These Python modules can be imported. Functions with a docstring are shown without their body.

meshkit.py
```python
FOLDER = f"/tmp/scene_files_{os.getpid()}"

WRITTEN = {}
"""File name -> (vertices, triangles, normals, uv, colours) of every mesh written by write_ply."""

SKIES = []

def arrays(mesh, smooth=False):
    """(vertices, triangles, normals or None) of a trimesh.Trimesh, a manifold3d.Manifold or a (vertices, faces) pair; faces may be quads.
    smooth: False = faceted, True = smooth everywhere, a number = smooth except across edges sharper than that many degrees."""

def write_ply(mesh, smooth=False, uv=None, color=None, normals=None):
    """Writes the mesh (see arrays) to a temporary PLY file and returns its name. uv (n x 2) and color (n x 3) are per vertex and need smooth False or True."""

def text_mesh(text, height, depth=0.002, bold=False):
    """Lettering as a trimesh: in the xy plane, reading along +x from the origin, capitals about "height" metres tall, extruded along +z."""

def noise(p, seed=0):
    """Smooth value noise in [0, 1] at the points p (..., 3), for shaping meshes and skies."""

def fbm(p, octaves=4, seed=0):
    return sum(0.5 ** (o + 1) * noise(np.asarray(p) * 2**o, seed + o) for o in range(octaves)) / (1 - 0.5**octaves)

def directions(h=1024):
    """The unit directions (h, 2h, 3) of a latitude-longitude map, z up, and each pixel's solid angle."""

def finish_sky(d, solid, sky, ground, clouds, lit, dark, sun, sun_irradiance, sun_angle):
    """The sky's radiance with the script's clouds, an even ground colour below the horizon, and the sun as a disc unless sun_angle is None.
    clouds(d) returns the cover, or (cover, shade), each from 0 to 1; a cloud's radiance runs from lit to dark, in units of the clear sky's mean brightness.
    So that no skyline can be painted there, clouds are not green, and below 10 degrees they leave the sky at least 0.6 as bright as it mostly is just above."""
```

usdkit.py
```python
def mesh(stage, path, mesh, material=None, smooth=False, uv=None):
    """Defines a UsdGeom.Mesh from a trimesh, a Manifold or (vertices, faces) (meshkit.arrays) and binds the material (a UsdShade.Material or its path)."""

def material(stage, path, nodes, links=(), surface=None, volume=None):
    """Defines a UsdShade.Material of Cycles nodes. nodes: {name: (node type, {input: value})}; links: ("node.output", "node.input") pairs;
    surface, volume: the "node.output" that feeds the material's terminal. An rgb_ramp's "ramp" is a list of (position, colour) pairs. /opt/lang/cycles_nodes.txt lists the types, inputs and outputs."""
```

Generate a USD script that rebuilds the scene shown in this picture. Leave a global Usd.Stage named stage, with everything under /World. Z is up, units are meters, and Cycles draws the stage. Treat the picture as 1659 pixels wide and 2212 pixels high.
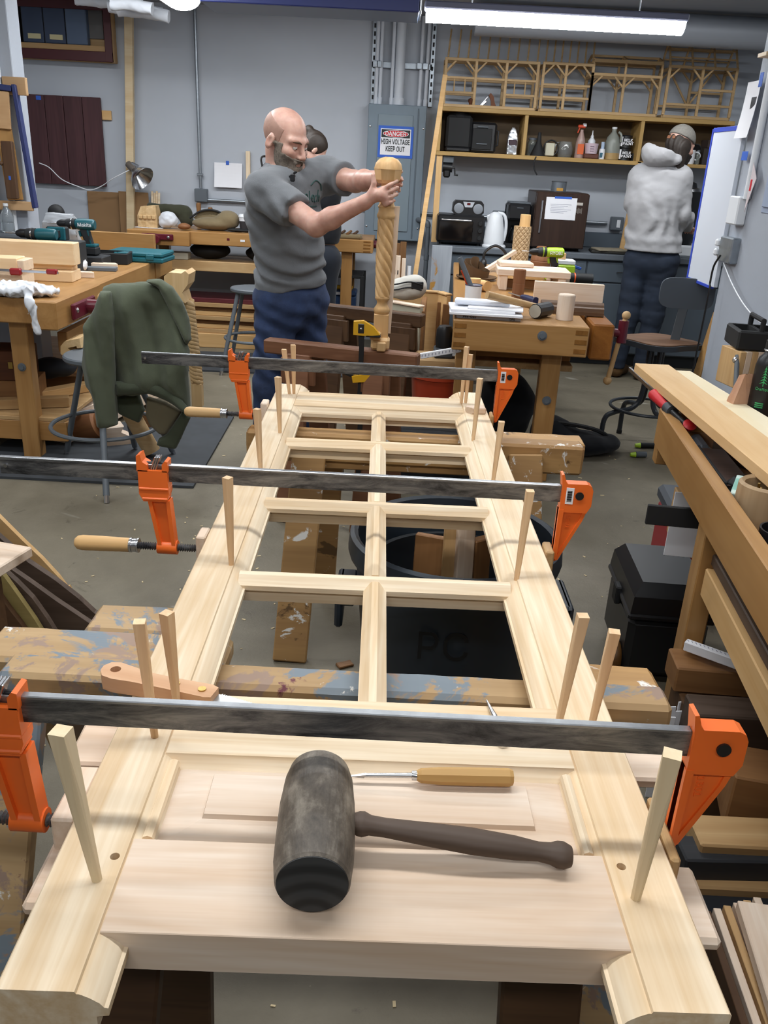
import math, random
import numpy as np, trimesh, usdkit, meshkit
from manifold3d import Manifold, Mesh as MMesh
from shapely.geometry import Polygon
from pxr import Usd, UsdGeom, UsdLux, Gf, Sdf, UsdShade
stage = Usd.Stage.CreateInMemory()
UsdGeom.SetStageUpAxis(stage, 'Z')
UsdGeom.SetStageMetersPerUnit(stage, 1.0)
UsdGeom.Xform.Define(stage, '/World')
rnd = random.Random(7)
PI = math.pi
# ------------------------------------------------------------------ camera
FPX, CX, CY = 1840.0, 829.5, 1106.0
EYE = np.array([0.0, 0.0, 1.47])
_p, _r = math.atan(761 / 1840.0), math.atan(229 / 4443.0)
FW = np.array([0, math.cos(_p), -math.sin(_p)])
_u0 = np.cross([1.0, 0, 0], FW)
RT = math.cos(_r) * np.array([1.0, 0, 0]) + math.sin(_r) * _u0
UP = math.cos(_r) * _u0 - math.sin(_r) * np.array([1.0, 0, 0])
cam = UsdGeom.Camera.Define(stage, '/World/camera')
cam.CreateHorizontalApertureAttr(36.0)
cam.CreateFocalLengthAttr(36.0 * FPX / 1659.0)
cam.CreateProjectionAttr('perspective')
cam.CreateClippingRangeAttr(Gf.Vec2f(0.02, 200.0))
cam.CreateExposureAttr(0.12)
_m = np.eye(4); _m[0, :3], _m[1, :3], _m[2, :3], _m[3, :3] = RT, UP, -FW, EYE
cam.AddTransformOp().Set(Gf.Matrix4d(*[float(v) for v in _m.ravel()]))
def spot(px, py, x=None, y=None, z=None):
 """The place in the room, on a plane of known x, y or z, that the photograph shows at a pixel."""
 r = FW * FPX + RT * (px - CX) - UP * (py - CY)
 k, v = (0, x) if x is not None else (1, y) if y is not None else (2, z)
 return EYE + r * ((v - EYE[k]) / r[k])
# ------------------------------------------------------------------ light of the room: fluorescent strips under the ceiling
def dome(strength, col):
 d = UsdLux.DomeLight.Define(stage, '/World/ambient_sky')
 d.CreateIntensityAttr(strength); d.CreateColorAttr(Gf.Vec3f(*col))
LAMPS = [  # centre x, y, z, length, width, radiance : ceiling strips over the benches, outside the picture
 (-0.10, 1.25, 2.44, 2.4, 0.16, 25), (0.1, -0.6, 2.44, 2.4, 0.16, 20), (-0.10, 3.3, 2.44, 2.4, 0.16, 22),
 (-2.4, 3.2, 2.44, 1.8, 0.16, 20), (2.4, 2.6, 2.44, 1.4, 0.16, 20), (-2.4, 0.8, 2.44, 2.0, 0.16, 14),
 (-1.5, 5.9, 2.46, 2.4, 0.16, 31), (1.5, 5.75, 2.46, 2.4, 0.16, 29)]
def strip_light(i, x, y, z, ln, w, power, col=(0.97, 0.99, 1.0)):
 l = UsdLux.RectLight.Define(stage, '/World/strip_lamp_%03d' % i)
 l.CreateWidthAttr(ln); l.CreateHeightAttr(w)
 l.CreateIntensityAttr(power); l.CreateColorAttr(Gf.Vec3f(*col))
 l.AddTranslateOp().Set(Gf.Vec3d(x, y, z))
for _i, _l in enumerate(LAMPS):
 strip_light(_i + 1, *_l)
dome(0.04, (0.80, 0.88, 1.0))
# ------------------------------------------------------------------ materials
def lin(s):
 v = [int(s[i:i + 2], 16) / 255.0 for i in (1, 3, 5)]
 return tuple(x / 12.92 if x <= 0.04045 else ((x + 0.055) / 1.055) ** 2.4 for x in v)
MATS = {}
def mat(name, build):
 if name not in MATS:
  MATS[name] = build('/World/Looks/' + name)
 return MATS[name]
def flat(name, col, rough=0.5, metal=0.0, var=0.0, scale=8.0, bump=0.0, bscale=200.0, **kw):
 """A plain finish with slight tonal mottling and fine relief."""
 def b(path):
  c = lin(col) if isinstance(col, str) else col
  n = {'p': ('principled_bsdf', dict(base_color=c, roughness=rough, metallic=metal, **kw))}
  l = []
  if var > 0 or bump > 0:
   n['t'] = ('texture_coordinate', {})
  if var > 0:
   n['n'] = ('noise_texture', dict(scale=scale, detail=5, roughness=0.6))
   n['r'] = ('rgb_ramp', dict(ramp=[(0.3, tuple(x * (1 - var) for x in c)), (0.7, tuple(min(1, x * (1 + var)) for x in c))]))
   l += [('t.object', 'n.vector'), ('n.fac', 'r.fac'), ('r.color', 'p.base_color')]
  if bump > 0:
   n['bn'] = ('noise_texture', dict(scale=bscale, detail=3))
   n['b'] = ('bump', dict(strength=bump, distance=0.002))
   l += [('t.object', 'bn.vector'), ('bn.fac', 'b.height'), ('b.normal', 'p.normal')]
  return usdkit.material(stage, path, n, l, surface='p.BSDF')
 return mat(name, b)
def wood(name, c1, c2, axis='x', rough=0.55, ring=9.0, fine=0.35, stain=None, coat=0.0, mix=0.5):
 """Wood with its grain along one axis of the piece; every piece is cut from another part of the tree."""
 def b(path):
  long_, cross = 0.7, ring
  sc = {'x': (long_, cross, cross), 'y': (cross, long_, cross), 'z': (cross, cross, long_)}[axis]
  sf = {'x': (4, 130, 130), 'y': (130, 4, 130), 'z': (130, 130, 4)}[axis]
  a, d = lin(c1), lin(c2)
  n = {'t': ('texture_coordinate', {}), 'o': ('object_info', {}),
    'cx': ('combine_xyz', {}), 'mu': ('math', dict(math_type='multiply', value2=53.0)),
    'ad': ('vector_math', dict(math_type='add')),
    'm1': ('mapping', dict(scale=sc)), 'm2': ('mapping', dict(scale=sf)),
    'n1': ('noise_texture', dict(scale=1.0, detail=3, roughness=0.55, distortion=1.4)),
    'w': ('math', dict(math_type='multiply', value2=5.0)), 'fr': ('math', dict(math_type='pingpong', value2=1.0)),
    'n2': ('noise_texture', dict(scale=1.0, detail=2, roughness=0.6)),
    'mx': ('math', dict(math_type='multiply', value2=fine)), 'sm': ('math', dict(math_type='multiply_add', value2=mix, value3=0.0)),
    'su': ('math', dict(math_type='add')),
    'r': ('rgb_ramp', dict(ramp=[(0.08, a), (0.5, tuple((p + q) / 2 for p, q in zip(a, d))), (0.85, d)])),
    'b': ('bump', dict(strength=0.12, distance=0.001)),
    'hv': ('hsv', {}), 'vv': ('map_range', dict(from_min=0, from_max=1, to_min=0.90, to_max=1.07)),
    'p': ('principled_bsdf', dict(roughness=rough, specular_ior_level=0.35, coat_weight=coat, coat_roughness=0.3))}
  l = [('o.random', 'mu.value1'), ('mu.value', 'cx.x'), ('mu.value', 'cx.y'), ('mu.value', 'cx.z'),
    ('t.object', 'ad.vector1'), ('cx.vector', 'ad.vector2'), ('ad.vector', 'm1.vector'), ('ad.vector', 'm2.vector'),
    ('m1.vector', 'n1.vector'), ('m2.vector', 'n2.vector'), ('n1.fac', 'w.value1'), ('w.value', 'fr.value1'),
    ('n2.fac', 'mx.value1'), ('fr.value', 'sm.value1'), ('mx.value', 'su.value1'), ('sm.value', 'su.value2'), ('su.value', 'r.fac'),
    ('o.random', 'vv.value'), ('vv.result', 'hv.value'), ('n2.fac', 'b.height'), ('b.normal', 'p.normal')]
  src = 'r.color'
  if stain:  # worn paint and grime with shapes of their own: (colour, threshold, scale)
   for i, (sc_, th, k) in enumerate(stain):
    n['s%d' % i] = ('noise_texture', dict(scale=k, detail=6, roughness=0.65, distortion=0.6))
    n['q%d' % i] = ('rgb_ramp', dict(ramp=[(th, (0, 0, 0)), (th + 0.035, (1, 1, 1))]))
    n['so%d' % i] = ('vector_math', dict(math_type='add', vector2=(7.3 * i, 3.1 * i, 1.7 * i)))
    n['x%d' % i] = ('mix', dict(color2=lin(sc_)))
    l += [('ad.vector', 'so%d.vector1' % i), ('so%d.vector' % i, 's%d.vector' % i), ('s%d.fac' % i, 'q%d.fac' % i), ('q%d.color' % i, 'x%d.fac' % i), (src, 'x%d.color1' % i)]
    src = 'x%d.color' % i
  l += [(src, 'hv.color'), ('hv.color', 'p.base_color')]
  return usdkit.material(stage, path, n, l, surface='p.BSDF')
 return mat(name + '_' + axis, b)
def emit(name, col, strength):
 return mat(name, lambda path: usdkit.material(stage, path, {'e': ('emission', dict(color=col, strength=strength))}, [], surface='e.emission'))
def glass(name, col, rough=0.05):
 return flat(name, col, rough, transmission_weight=0.9, ior=1.45)
pine = lambda a='y': wood('pine', '#d2b184', '#f0dfc4', a, ring=13, fine=0.62, mix=0.46)
bass = lambda a='x': wood('basswood', '#d3b598', '#ecdccb', a, ring=7, fine=0.55, mix=0.42)
bench_w = lambda a='x': wood('bench_maple', '#9c7140', '#b38955', a, rough=0.4, ring=7, coat=0.15)
bench_d = lambda a='x': wood('bench_dark', '#7c5222', '#9a6a32', a, rough=0.45, ring=7)
oak = lambda a='x': wood('plain_oak', '#b38d5e', '#cbaa7c', a, ring=9)
redoak = lambda a='z': wood('peg_oak', '#d3ab80', '#e6c69e', a, ring=20, fine=0.6)
dark = lambda a='x': wood('dark_brown_wood', '#4a3322', '#644830', a, ring=9)
brown = lambda a='x': wood('brown_fir', '#7a5432', '#936a42', a, ring=9)
walnut = lambda a='x': wood('walnut', '#4a3b30', '#66554a', a, ring=9)
painted = lambda a='x': wood('painted_fir', '#a98a62', '#c2a47a', a, ring=9, stain=[('#7c8790', 0.515, 7), ('#9c8474', 0.56, 10), ('#e4e2dc', 0.645, 17), ('#6e3a44', 0.675, 7)])
splash = lambda a='x': wood('splashed_fir', '#a07a4e', '#ba935f', a, ring=9, stain=[('#6b5134', 0.62, 6), ('#e9e7e2', 0.60, 11)])
softw = lambda a='x': wood('shop_pine', '#cfa46c', '#dfba86', a, ring=10)
red_saw = lambda a='x': wood('redwood_saw', '#6a4630', '#835a40', a, ring=9)
steel = mat('dark_steel', lambda path: usdkit.material(stage, path, {
 't': ('texture_coordinate', {}), 'm': ('mapping', dict(scale=(5, 5, 22))), 'n': ('noise_texture', dict(scale=1.6, detail=7, roughness=0.7, distortion=0.8)),
 'r': ('rgb_ramp', dict(ramp=[(0.34, lin('#3c3d40')), (0.5, lin('#6c6d70')), (0.64, lin('#9b9a98'))])), 'q': ('rgb_ramp', dict(ramp=[(0.35, (0.26, 0.26, 0.26)), (0.65, (0.5, 0.5, 0.5))])), 'p': ('principled_bsdf', dict(metallic=0.75))},
 [('t.object', 'm.vector'), ('m.vector', 'n.vector'), ('n.fac', 'r.fac'), ('r.color', 'p.base_color'), ('n.fac', 'q.fac'), ('q.color', 'p.roughness')], surface='p.BSDF'))
bright = flat('bright_steel', '#c9cbcf', 0.25, 1.0)
grey_metal = flat('grey_painted_steel', '#5d646b', 0.45, var=0.05)
orange = flat('orange_enamel', '#ea6c26', 0.4, var=0.05, scale=5)
black = flat('black_plastic', '#16171a', 0.4)
blackm = flat('black_matte', '#131416', 0.7)
white = flat('white_plastic', '#dfe3e8', 0.4)
paper = flat('paper_white', '#e8e9ee', 0.8)
tape = flat('blue_tape', '#2f5fc0', 0.6)
yellow = flat('yellow_plastic', '#d8a41c', 0.4)
maroon = flat('maroon_enamel', '#5a1424', 0.35)
# ------------------------------------------------------------------ shapes
def cat(*ms):
 ms = [m for m in ms if m is not None]
 return ms[0] if len(ms) == 1 else trimesh.util.concatenate(ms)
def RX(a): return trimesh.transformations.rotation_matrix(a, [1, 0, 0])
def RY(a): return trimesh.transformations.rotation_matrix(a, [0, 1, 0])
def RZ(a): return trimesh.transformations.rotation_matrix(a, [0, 0, 1])
def tr(m, loc=(0, 0, 0), rx=0, ry=0, rz=0):
 m = m.copy(); M = RZ(rz) @ RY(ry) @ RX(rx); M[:3, 3] = loc; m.apply_transform(M); return m
_cs = np.array([(sx * (1 - a * e), sy * (1 - b * e), sz * (1 - c * e)) for e in [0.2] for sx in (-1, 1) for sy in (-1, 1) for sz in (-1, 1) for a, b, c in ((0, 1, 1), (1, 0, 1), (1, 1, 0))])
_ch = trimesh.convex.convex_hull(_cs)
_ci = np.array([int(np.argmin(((_cs - v) ** 2).sum(1))) for v in _ch.vertices])
_csign = np.sign(_cs); _cin = (np.abs(np.abs(_cs) - 1) > 0.01).astype(float)
_cf = _ci[_ch.faces]
def bx(sx, sy, sz, c=(0, 0, 0), bev=0.003, rx=0, ry=0, rz=0):
 """A box with chamfered edges, centred on c."""
 h = np.array([sx, sy, sz]) / 2.0
 bv = min(bev, h.min() * 0.6)
 m = trimesh.Trimesh(_csign * (h - bv * _cin), _cf, process=False)
 return tr(m, c, rx, ry, rz)
def frame_to(p0, p1, up=(0, 0, 1)):
 p0, p1 = np.asarray(p0, float), np.asarray(p1, float)
 x = p1 - p0; L = np.linalg.norm(x); x = x / L
 u = np.asarray(up, float)
 if abs(np.dot(u, x)) > 0.98: u = np.array([0, 1.0, 0])
 y = np.cross(u, x); y /= np.linalg.norm(y); z = np.cross(x, y)
 M = np.eye(4); M[:3, 0], M[:3, 1], M[:3, 2], M[:3, 3] = x, y, z, (p0 + p1) / 2
 return M, L
def beam(p0, p1, w, h, bev=0.003, up=(0, 0, 1)):
 M, L = frame_to(p0, p1, up); m = bx(L, w, h, bev=bev); m.apply_transform(M); return m
def rod(p0, p1, r0, r1=None, n=14):
 r1 = r0 if r1 is None else r1
 M, L = frame_to(p0, p1)
 a = np.linspace(0, 2 * PI, n, endpoint=False)
 ring = lambda x, r: np.stack([np.full(n, x), r * np.cos(a), r * np.sin(a)], 1)
 v = np.vstack([ring(-L / 2, r0), ring(L / 2, r1), [[-L / 2, 0, 0], [L / 2, 0, 0]]])
 f = []
 for i in range(n):
  j = (i + 1) % n
  f += [[i, j, n + j], [i, n + j, n + i], [2 * n, j, i], [2 * n + 1, n + i, n + j]]
 m = trimesh.Trimesh(v, np.array(f)[:, ::-1], process=False); m.apply_transform(M)
 if m.volume < 0: m.invert()
 return m
def tube(pts, r, n=8, closed=False):
 P = np.asarray(pts, float); k = len(P)
 R = np.broadcast_to(np.asarray(r, float), (k,))
 T = np.gradient(P, axis=0) if not closed else np.roll(P, -1, 0) - np.roll(P, 1, 0)
 T /= np.maximum(np.linalg.norm(T, axis=1, keepdims=True), 1e-9)
 u = np.array([0, 0, 1.0]) if abs(T[0][2]) < 0.9 else np.array([1.0, 0, 0])
 a = np.linspace(0, 2 * PI, n, endpoint=False); V = []
 for i in range(k):
  u = u - T[i] * np.dot(u, T[i]); u /= np.linalg.norm(u); w = np.cross(T[i], u)
  V.append(P[i] + R[i] * (np.cos(a)[:, None] * u + np.sin(a)[:, None] * w))
 V = np.vstack(V); F = []
 for i in range(k if closed else k - 1):
  i2 = (i + 1) % k
  for j in range(n):
   j2 = (j + 1) % n
   F += [[i * n + j, i * n + j2, i2 * n + j2], [i * n + j, i2 * n + j2, i2 * n + j]]
 if not closed:
  V = np.vstack([V, P[:1], P[-1:]])
  for j in range(n):
   j2 = (j + 1) % n
   F += [[k * n, j2, j], [k * n + 1, (k - 1) * n + j, (k - 1) * n + j2]]
 return trimesh.Trimesh(V, np.array(F), process=False)
def curve(pts, n=24):
 """A smooth line through a few points."""
 P = np.asarray(pts, float); P = np.vstack([2 * P[0] - P[1], P, 2 * P[-1] - P[-2]]); out = []
 seg = len(P) - 3
 for s in np.linspace(0, seg - 1e-9, n):
  i = int(s); t = s - i; a, b, c, d = P[i:i + 4]
  out.append(0.5 * (2 * b + (c - a) * t + (2 * a - 5 * b + 4 * c - d) * t * t + (3 * b - a - 3 * c + d) * t ** 3))
 return np.array(out)
def lathe(prof, n=24):
 prof = [(max(r, 0.0), z) for r, z in prof]
 if prof[0][0] > 1e-6: prof = [(0, prof[0][1])] + prof
 if prof[-1][0] > 1e-6: prof = prof + [(0, prof[-1][1])]
 m = trimesh.creation.revolve(np.array(prof), sections=n)
 if m.volume < 0: m.invert()
 return m
def shell(prof, n=28):
 """A turned vessel whose profile runs up the outside and down the inside."""
 m = trimesh.creation.revolve(np.array(prof), sections=n)
 if m.volume < 0: m.invert()
 return m
def prism(poly, h, holes=None):
 m = trimesh.creation.extrude_polygon(Polygon(poly, holes), h, engine='earcut'); return m
def slab(poly, t):
 """An outline in x-z given thickness t along y, centred."""
 m = prism(poly, t); m.apply_transform(RX(PI / 2)); m.apply_translation([0, t / 2, 0]); return m
def along_y(poly, y0, y1):
 """An x-z section run along y."""
 m = prism(poly, y1 - y0); m.apply_transform(RX(PI / 2)); m.apply_translation([0, y1, 0]); return m
def along_x(poly, x0, x1):
 """A y-z section run along x."""
 m = prism(poly, x1 - x0)
 M = np.eye(4); M[:3, :3] = [[0, 0, 1], [1, 0, 0], [0, 1, 0]]; m.apply_transform(M); m.apply_translation([x0, 0, 0]); return m
def ball(r, c=(0, 0, 0), s=(1, 1, 1), sub=2):
 m = trimesh.creation.icosphere(sub, r); m.apply_scale(s); m.apply_translation(c); return m
def hull(pts): return trimesh.convex.convex_hull(np.asarray(pts, float))
def cut(a, *bs):
 mf = lambda m: Manifold(MMesh(np.asarray(m.vertices, np.float32), np.asarray(m.faces, np.uint32)))
 a = a.copy(); a.merge_vertices(); A = mf(a)
 for b in bs:
  b = b.copy(); b.merge_vertices(); A = A - mf(b)
 o = A.to_mesh(); return trimesh.Trimesh(o.vert_properties[:, :3], o.tri_verts, process=False)
def rough(m, amt, scale, seed=0):
 m = m.copy(); n = meshkit.fbm(np.asarray(m.vertices) * scale + 50, 3, seed) - 0.5
 m.vertices = m.vertices + m.vertex_normals * (n * 2 * amt)[:, None]; return m
def dice(m, h):
 m = m.copy(); v, f = trimesh.remesh.subdivide_to_size(m.vertices, m.faces, h, max_iter=12)
 m = trimesh.Trimesh(v, f, process=False); m.merge_vertices(); return m
# ---- soft bodies: a distance field meshed by surface nets
def smin(a, b, k):
 h = np.clip(0.5 + 0.5 * (b - a) / k, 0, 1); return b + (a - b) * h - k * h * (1 - h)
def sd_cap(P, a, b, r0, r1):
 a, b = np.asarray(a, float), np.asarray(b, float); d = b - a
 t = np.clip(((P - a) @ d) / (d @ d), 0, 1)
 return np.linalg.norm(P - a - t[..., None] * d, axis=-1) - (r0 + (r1 - r0) * t)
def sd_ell(P, c, s, R=None):
 q = P - np.asarray(c, float)
 if R is not None: q = q @ np.asarray(R)
 s = np.asarray(s, float); k0 = np.linalg.norm(q / s, axis=-1); k1 = np.linalg.norm(q / (s * s), axis=-1)
 return k0 * (k0 - 1) / np.maximum(k1, 1e-9)
def surfnet(fn, lo, hi, h):
 lo, hi = np.asarray(lo, float), np.asarray(hi, float)
 N = np.ceil((hi - lo) / h).astype(int) + 1
 ax = [lo[i] + h * np.arange(N[i]) for i in range(3)]
 P = np.stack(np.meshgrid(*ax, indexing='ij'), -1)
 D = fn(P.reshape(-1, 3)).reshape(N)
 S = D < 0
 cs = [(i, j, k) for i in (0, 1) for j in (0, 1) for k in (0, 1)]
 sl = lambda A, o: A[o[0]:N[0] - 1 + o[0], o[1]:N[1] - 1 + o[1], o[2]:N[2] - 1 + o[2]]
 cnt = sum(sl(S, o).astype(int) for o in cs); act = (cnt > 0) & (cnt < 8)
 acc, num = np.zeros(act.shape + (3,)), np.zeros(act.shape)
 for a in range(8):
  for b in range(a + 1, 8):
   if sum(abs(x - y) for x, y in zip(cs[a], cs[b])) != 1: continue
   da, db = sl(D, cs[a]), sl(D, cs[b]); x = ((da < 0) != (db < 0)) & act
   t = np.where(x, da / np.where(x, da - db, 1), 0)
   pa, pb = np.array(cs[a], float), np.array(cs[b], float)
   acc += np.where(x[..., None], pa + t[..., None] * (pb - pa), 0); num += x
 ids = -np.ones(act.shape, int); ids[act] = np.arange(act.sum())
 V = lo + h * (np.argwhere(act) + acc[act] / num[act][:, None]); F = []
 for d in range(3):
  e, f = [(1, 2), (2, 0), (0, 1)][d]
  s0 = [slice(0, n) for n in N]; s1 = [slice(0, n) for n in N]
  s0[d], s1[d] = slice(0, N[d] - 1), slice(1, N[d])
  A, B = S[tuple(s0)], S[tuple(s1)]
  for flip, hit in ((False, A & ~B), (True, ~A & B)):
   I = np.argwhere(hit); ok = (I[:, e] > 0) & (I[:, f] > 0) & (I[:, e] < N[e] - 1) & (I[:, f] < N[f] - 1); I = I[ok]
   de, df = np.eye(3, dtype=int)[e], np.eye(3, dtype=int)[f]
   q = [ids[tuple((I - x).T)] for x in (de + df, df, 0 * de, de)]
   q = q if not flip else q[::-1]
   F += [np.stack([q[0], q[1], q[2]], 1), np.stack([q[0], q[2], q[3]], 1)]
 F = np.vstack(F); F = F[(F >= 0).all(1)]
 m = trimesh.Trimesh(V, F, process=False)
 if m.volume < 0: m.invert()
 return m
def relax(m, it=6):
 """Gentle smoothing that keeps the volume."""
 from scipy import sparse
 m = m.copy(); e = m.edges_unique; n = len(m.vertices); o = np.ones(len(e))
 A = sparse.coo_matrix((np.r_[o, o], (np.r_[e[:, 0], e[:, 1]], np.r_[e[:, 1], e[:, 0]])), shape=(n, n)).tocsr()
 A = sparse.diags(1.0 / np.maximum(np.asarray(A.sum(1)).ravel(), 1)) @ A
 v = np.array(m.vertices)
 for _ in range(it):
  v = v + 0.5 * (A @ v - v); v = v - 0.52 * (A @ v - v)
 m.vertices = v; return m
# ------------------------------------------------------------------ things and parts
COUNT = {}
def fresh(parent, name):
 k = (parent, name); n = COUNT.get(k, 0); COUNT[k] = n + 1
 return parent + '/' + (name if n == 0 else '%s_%03d' % (name, n))
def meta(prim, label=None, category=None, group=None, kind=None):
 for k, v in (('label', label), ('category', category), ('group', group), ('kind', kind)):
  if v: prim.SetCustomDataByKey(k, v)
def put(x, loc, rz=0.0, R=None):
 M = np.eye(4) if R is None else np.array(R, float).copy()
 if R is None: M = RZ(rz)
 M[:3, 3] = loc
 x.AddTransformOp().Set(Gf.Matrix4d(*[float(v) for v in M.T.ravel()])); return M
class Thing:
 def __init__(s, name, label, category, loc=(0, 0, 0), rz=0.0, group=None, kind=None, R=None):
  s.path = fresh('/World', name); x = UsdGeom.Xform.Define(stage, s.path)
  s.M = put(x, loc, rz, R); s.inv = np.linalg.inv(s.M); meta(x.GetPrim(), label, category, group, kind)
 def add(s, name, m, material, smooth=None, label=None, parent=None, world=False, kind=None):
  p = fresh(parent or s.path, name)
  if world: m = m.copy(); m.apply_transform(s.inv)
  g = usdkit.mesh(stage, p, m, material, smooth=smooth)
  if label or kind: meta(g.GetPrim(), label, kind=kind)
  return p
def one(name, label, category, m, material, loc=(0, 0, 0), rz=0.0, smooth=None, group=None, kind=None, R=None):
 p = fresh('/World', name); g = usdkit.mesh(stage, p, m, material, smooth=smooth)
 put(g, loc, rz, R); meta(g.GetPrim(), label, category, group, kind); return p
def struct(name, m, material, parent=None, smooth=None, label=None):
 p = fresh(parent or '/World', name); g = usdkit.mesh(stage, p, m, material, smooth=smooth)
 if parent is None: meta(g.GetPrim(), label, kind='structure')
 return p
def copy(t, name, label, category, loc, rz=0.0, group=None, R=None):
 """Another of the same kind: refers to the first one's parts."""
 src = t if isinstance(t, str) else t.path
 p = fresh('/World', name); x = UsdGeom.Xform.Define(stage, p); pr = x.GetPrim()
 pr.GetReferences().AddInternalReference(src); pr.SetInstanceable(True)
 x.ClearXformOpOrder()
 M = RZ(rz) if R is None else np.array(R, float).copy(); M[:3, 3] = loc
 pr.CreateAttribute('xformOp:transform', Sdf.ValueTypeNames.Matrix4d).Set(Gf.Matrix4d(*[float(v) for v in M.T.ravel()]))
 pr.CreateAttribute('xformOpOrder', Sdf.ValueTypeNames.TokenArray).Set(['xformOp:transform'])
 meta(pr, label, category, group); return p
def lettering(text, height, depth=0.0006, bold=False):
 m = meshkit.text_mesh(text, height, depth, bold); m.apply_translation([-m.bounds[:, 0].mean(), -m.bounds[:, 1].mean(), 0]); return m
# ================================================================== THE ROOM
WALL_Y, COL_X = 7.50, 1.66
def floor_mat(path):
 n = {'g': ('geometry', {}),
   'a': ('noise_texture', dict(scale=0.9, detail=8, roughness=0.62, distortion=0.4)), 'ra': ('rgb_ramp', dict(ramp=[(0.30, lin('#575142')), (0.50, lin('#70695a')), (0.72, lin('#857e6d'))])),
   'b': ('noise_texture', dict(scale=6.5, detail=9, roughness=0.72, distortion=1.2)), 'rb': ('rgb_ramp', dict(ramp=[(0.60, (0, 0, 0)), (0.70, (1, 1, 1))])),
   'm1': ('mix', dict(color2=lin('#4a4439'))), 'f1': ('math', dict(math_type='multiply', value2=0.75)),
   'c': ('noise_texture', dict(scale=70, detail=4, roughness=0.7)), 'rc': ('rgb_ramp', dict(ramp=[(0.70, (0, 0, 0)), (0.735, (1, 1, 1))])), 'm2': ('mix', dict(color2=lin('#b8b1a0'))),
   'd': ('noise_texture', dict(scale=2.2, detail=6, distortion=2.0)), 'rd': ('rgb_ramp', dict(ramp=[(0.66, (0, 0, 0)), (0.74, (0.7, 0.7, 0.7))])), 'm3': ('mix', dict(color2=lin('#aaa79c'))),
   'bp': ('bump', dict(strength=0.25, distance=0.004)), 'p': ('principled_bsdf', dict(roughness=0.55, specular_ior_level=0.35))}
 l = [('g.position', 'a.vector'), ('a.fac', 'ra.fac'), ('g.position', 'b.vector'), ('b.fac', 'rb.fac'), ('rb.color', 'f1.value1'), ('f1.value', 'm1.fac'), ('ra.color', 'm1.color1'),
   ('g.position', 'd.vector'), ('d.fac', 'rd.fac'), ('rd.color', 'm3.fac'), ('m1.color', 'm3.color1'),
   ('g.position', 'c.vector'), ('c.fac', 'rc.fac'), ('rc.color', 'm2.fac'), ('m3.color', 'm2.color1'), ('m2.color', 'p.base_color'), ('c.fac', 'bp.height'), ('bp.normal', 'p.normal')]
 return usdkit.material(stage, path, n, l, surface='p.BSDF')
concrete = mat('concrete_floor', floor_mat)
wall_paint = flat('wall_paint', '#b2b8c1', 0.75, var=0.03, scale=1.5, bump=0.15, bscale=90)
col_paint = flat('column_paint', '#9fa5af', 0.75, var=0.03, scale=2, bump=0.15, bscale=90)
ceil_paint = flat('ceiling_paint', '#8d939c', 0.8)
struct('floor', bx(7.6, 12.2, 0.1, (0, 2.4, -0.05), 0.001), concrete)
struct('wall_back', bx(7.6, 0.1, 2.5, (0, WALL_Y + 0.05, 1.25), 0.001), wall_paint)
struct('wall_left', bx(0.1, 12.2, 2.5, (-3.85, 2.4, 1.25), 0.001), wall_paint)
struct('wall_right', bx(0.1, 12.2, 2.5, (3.85, 2.4, 1.25), 0.001), wall_paint)
struct('wall_front', bx(7.8, 0.1, 2.5, (0, -3.75, 1.25), 0.001), wall_paint)
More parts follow.
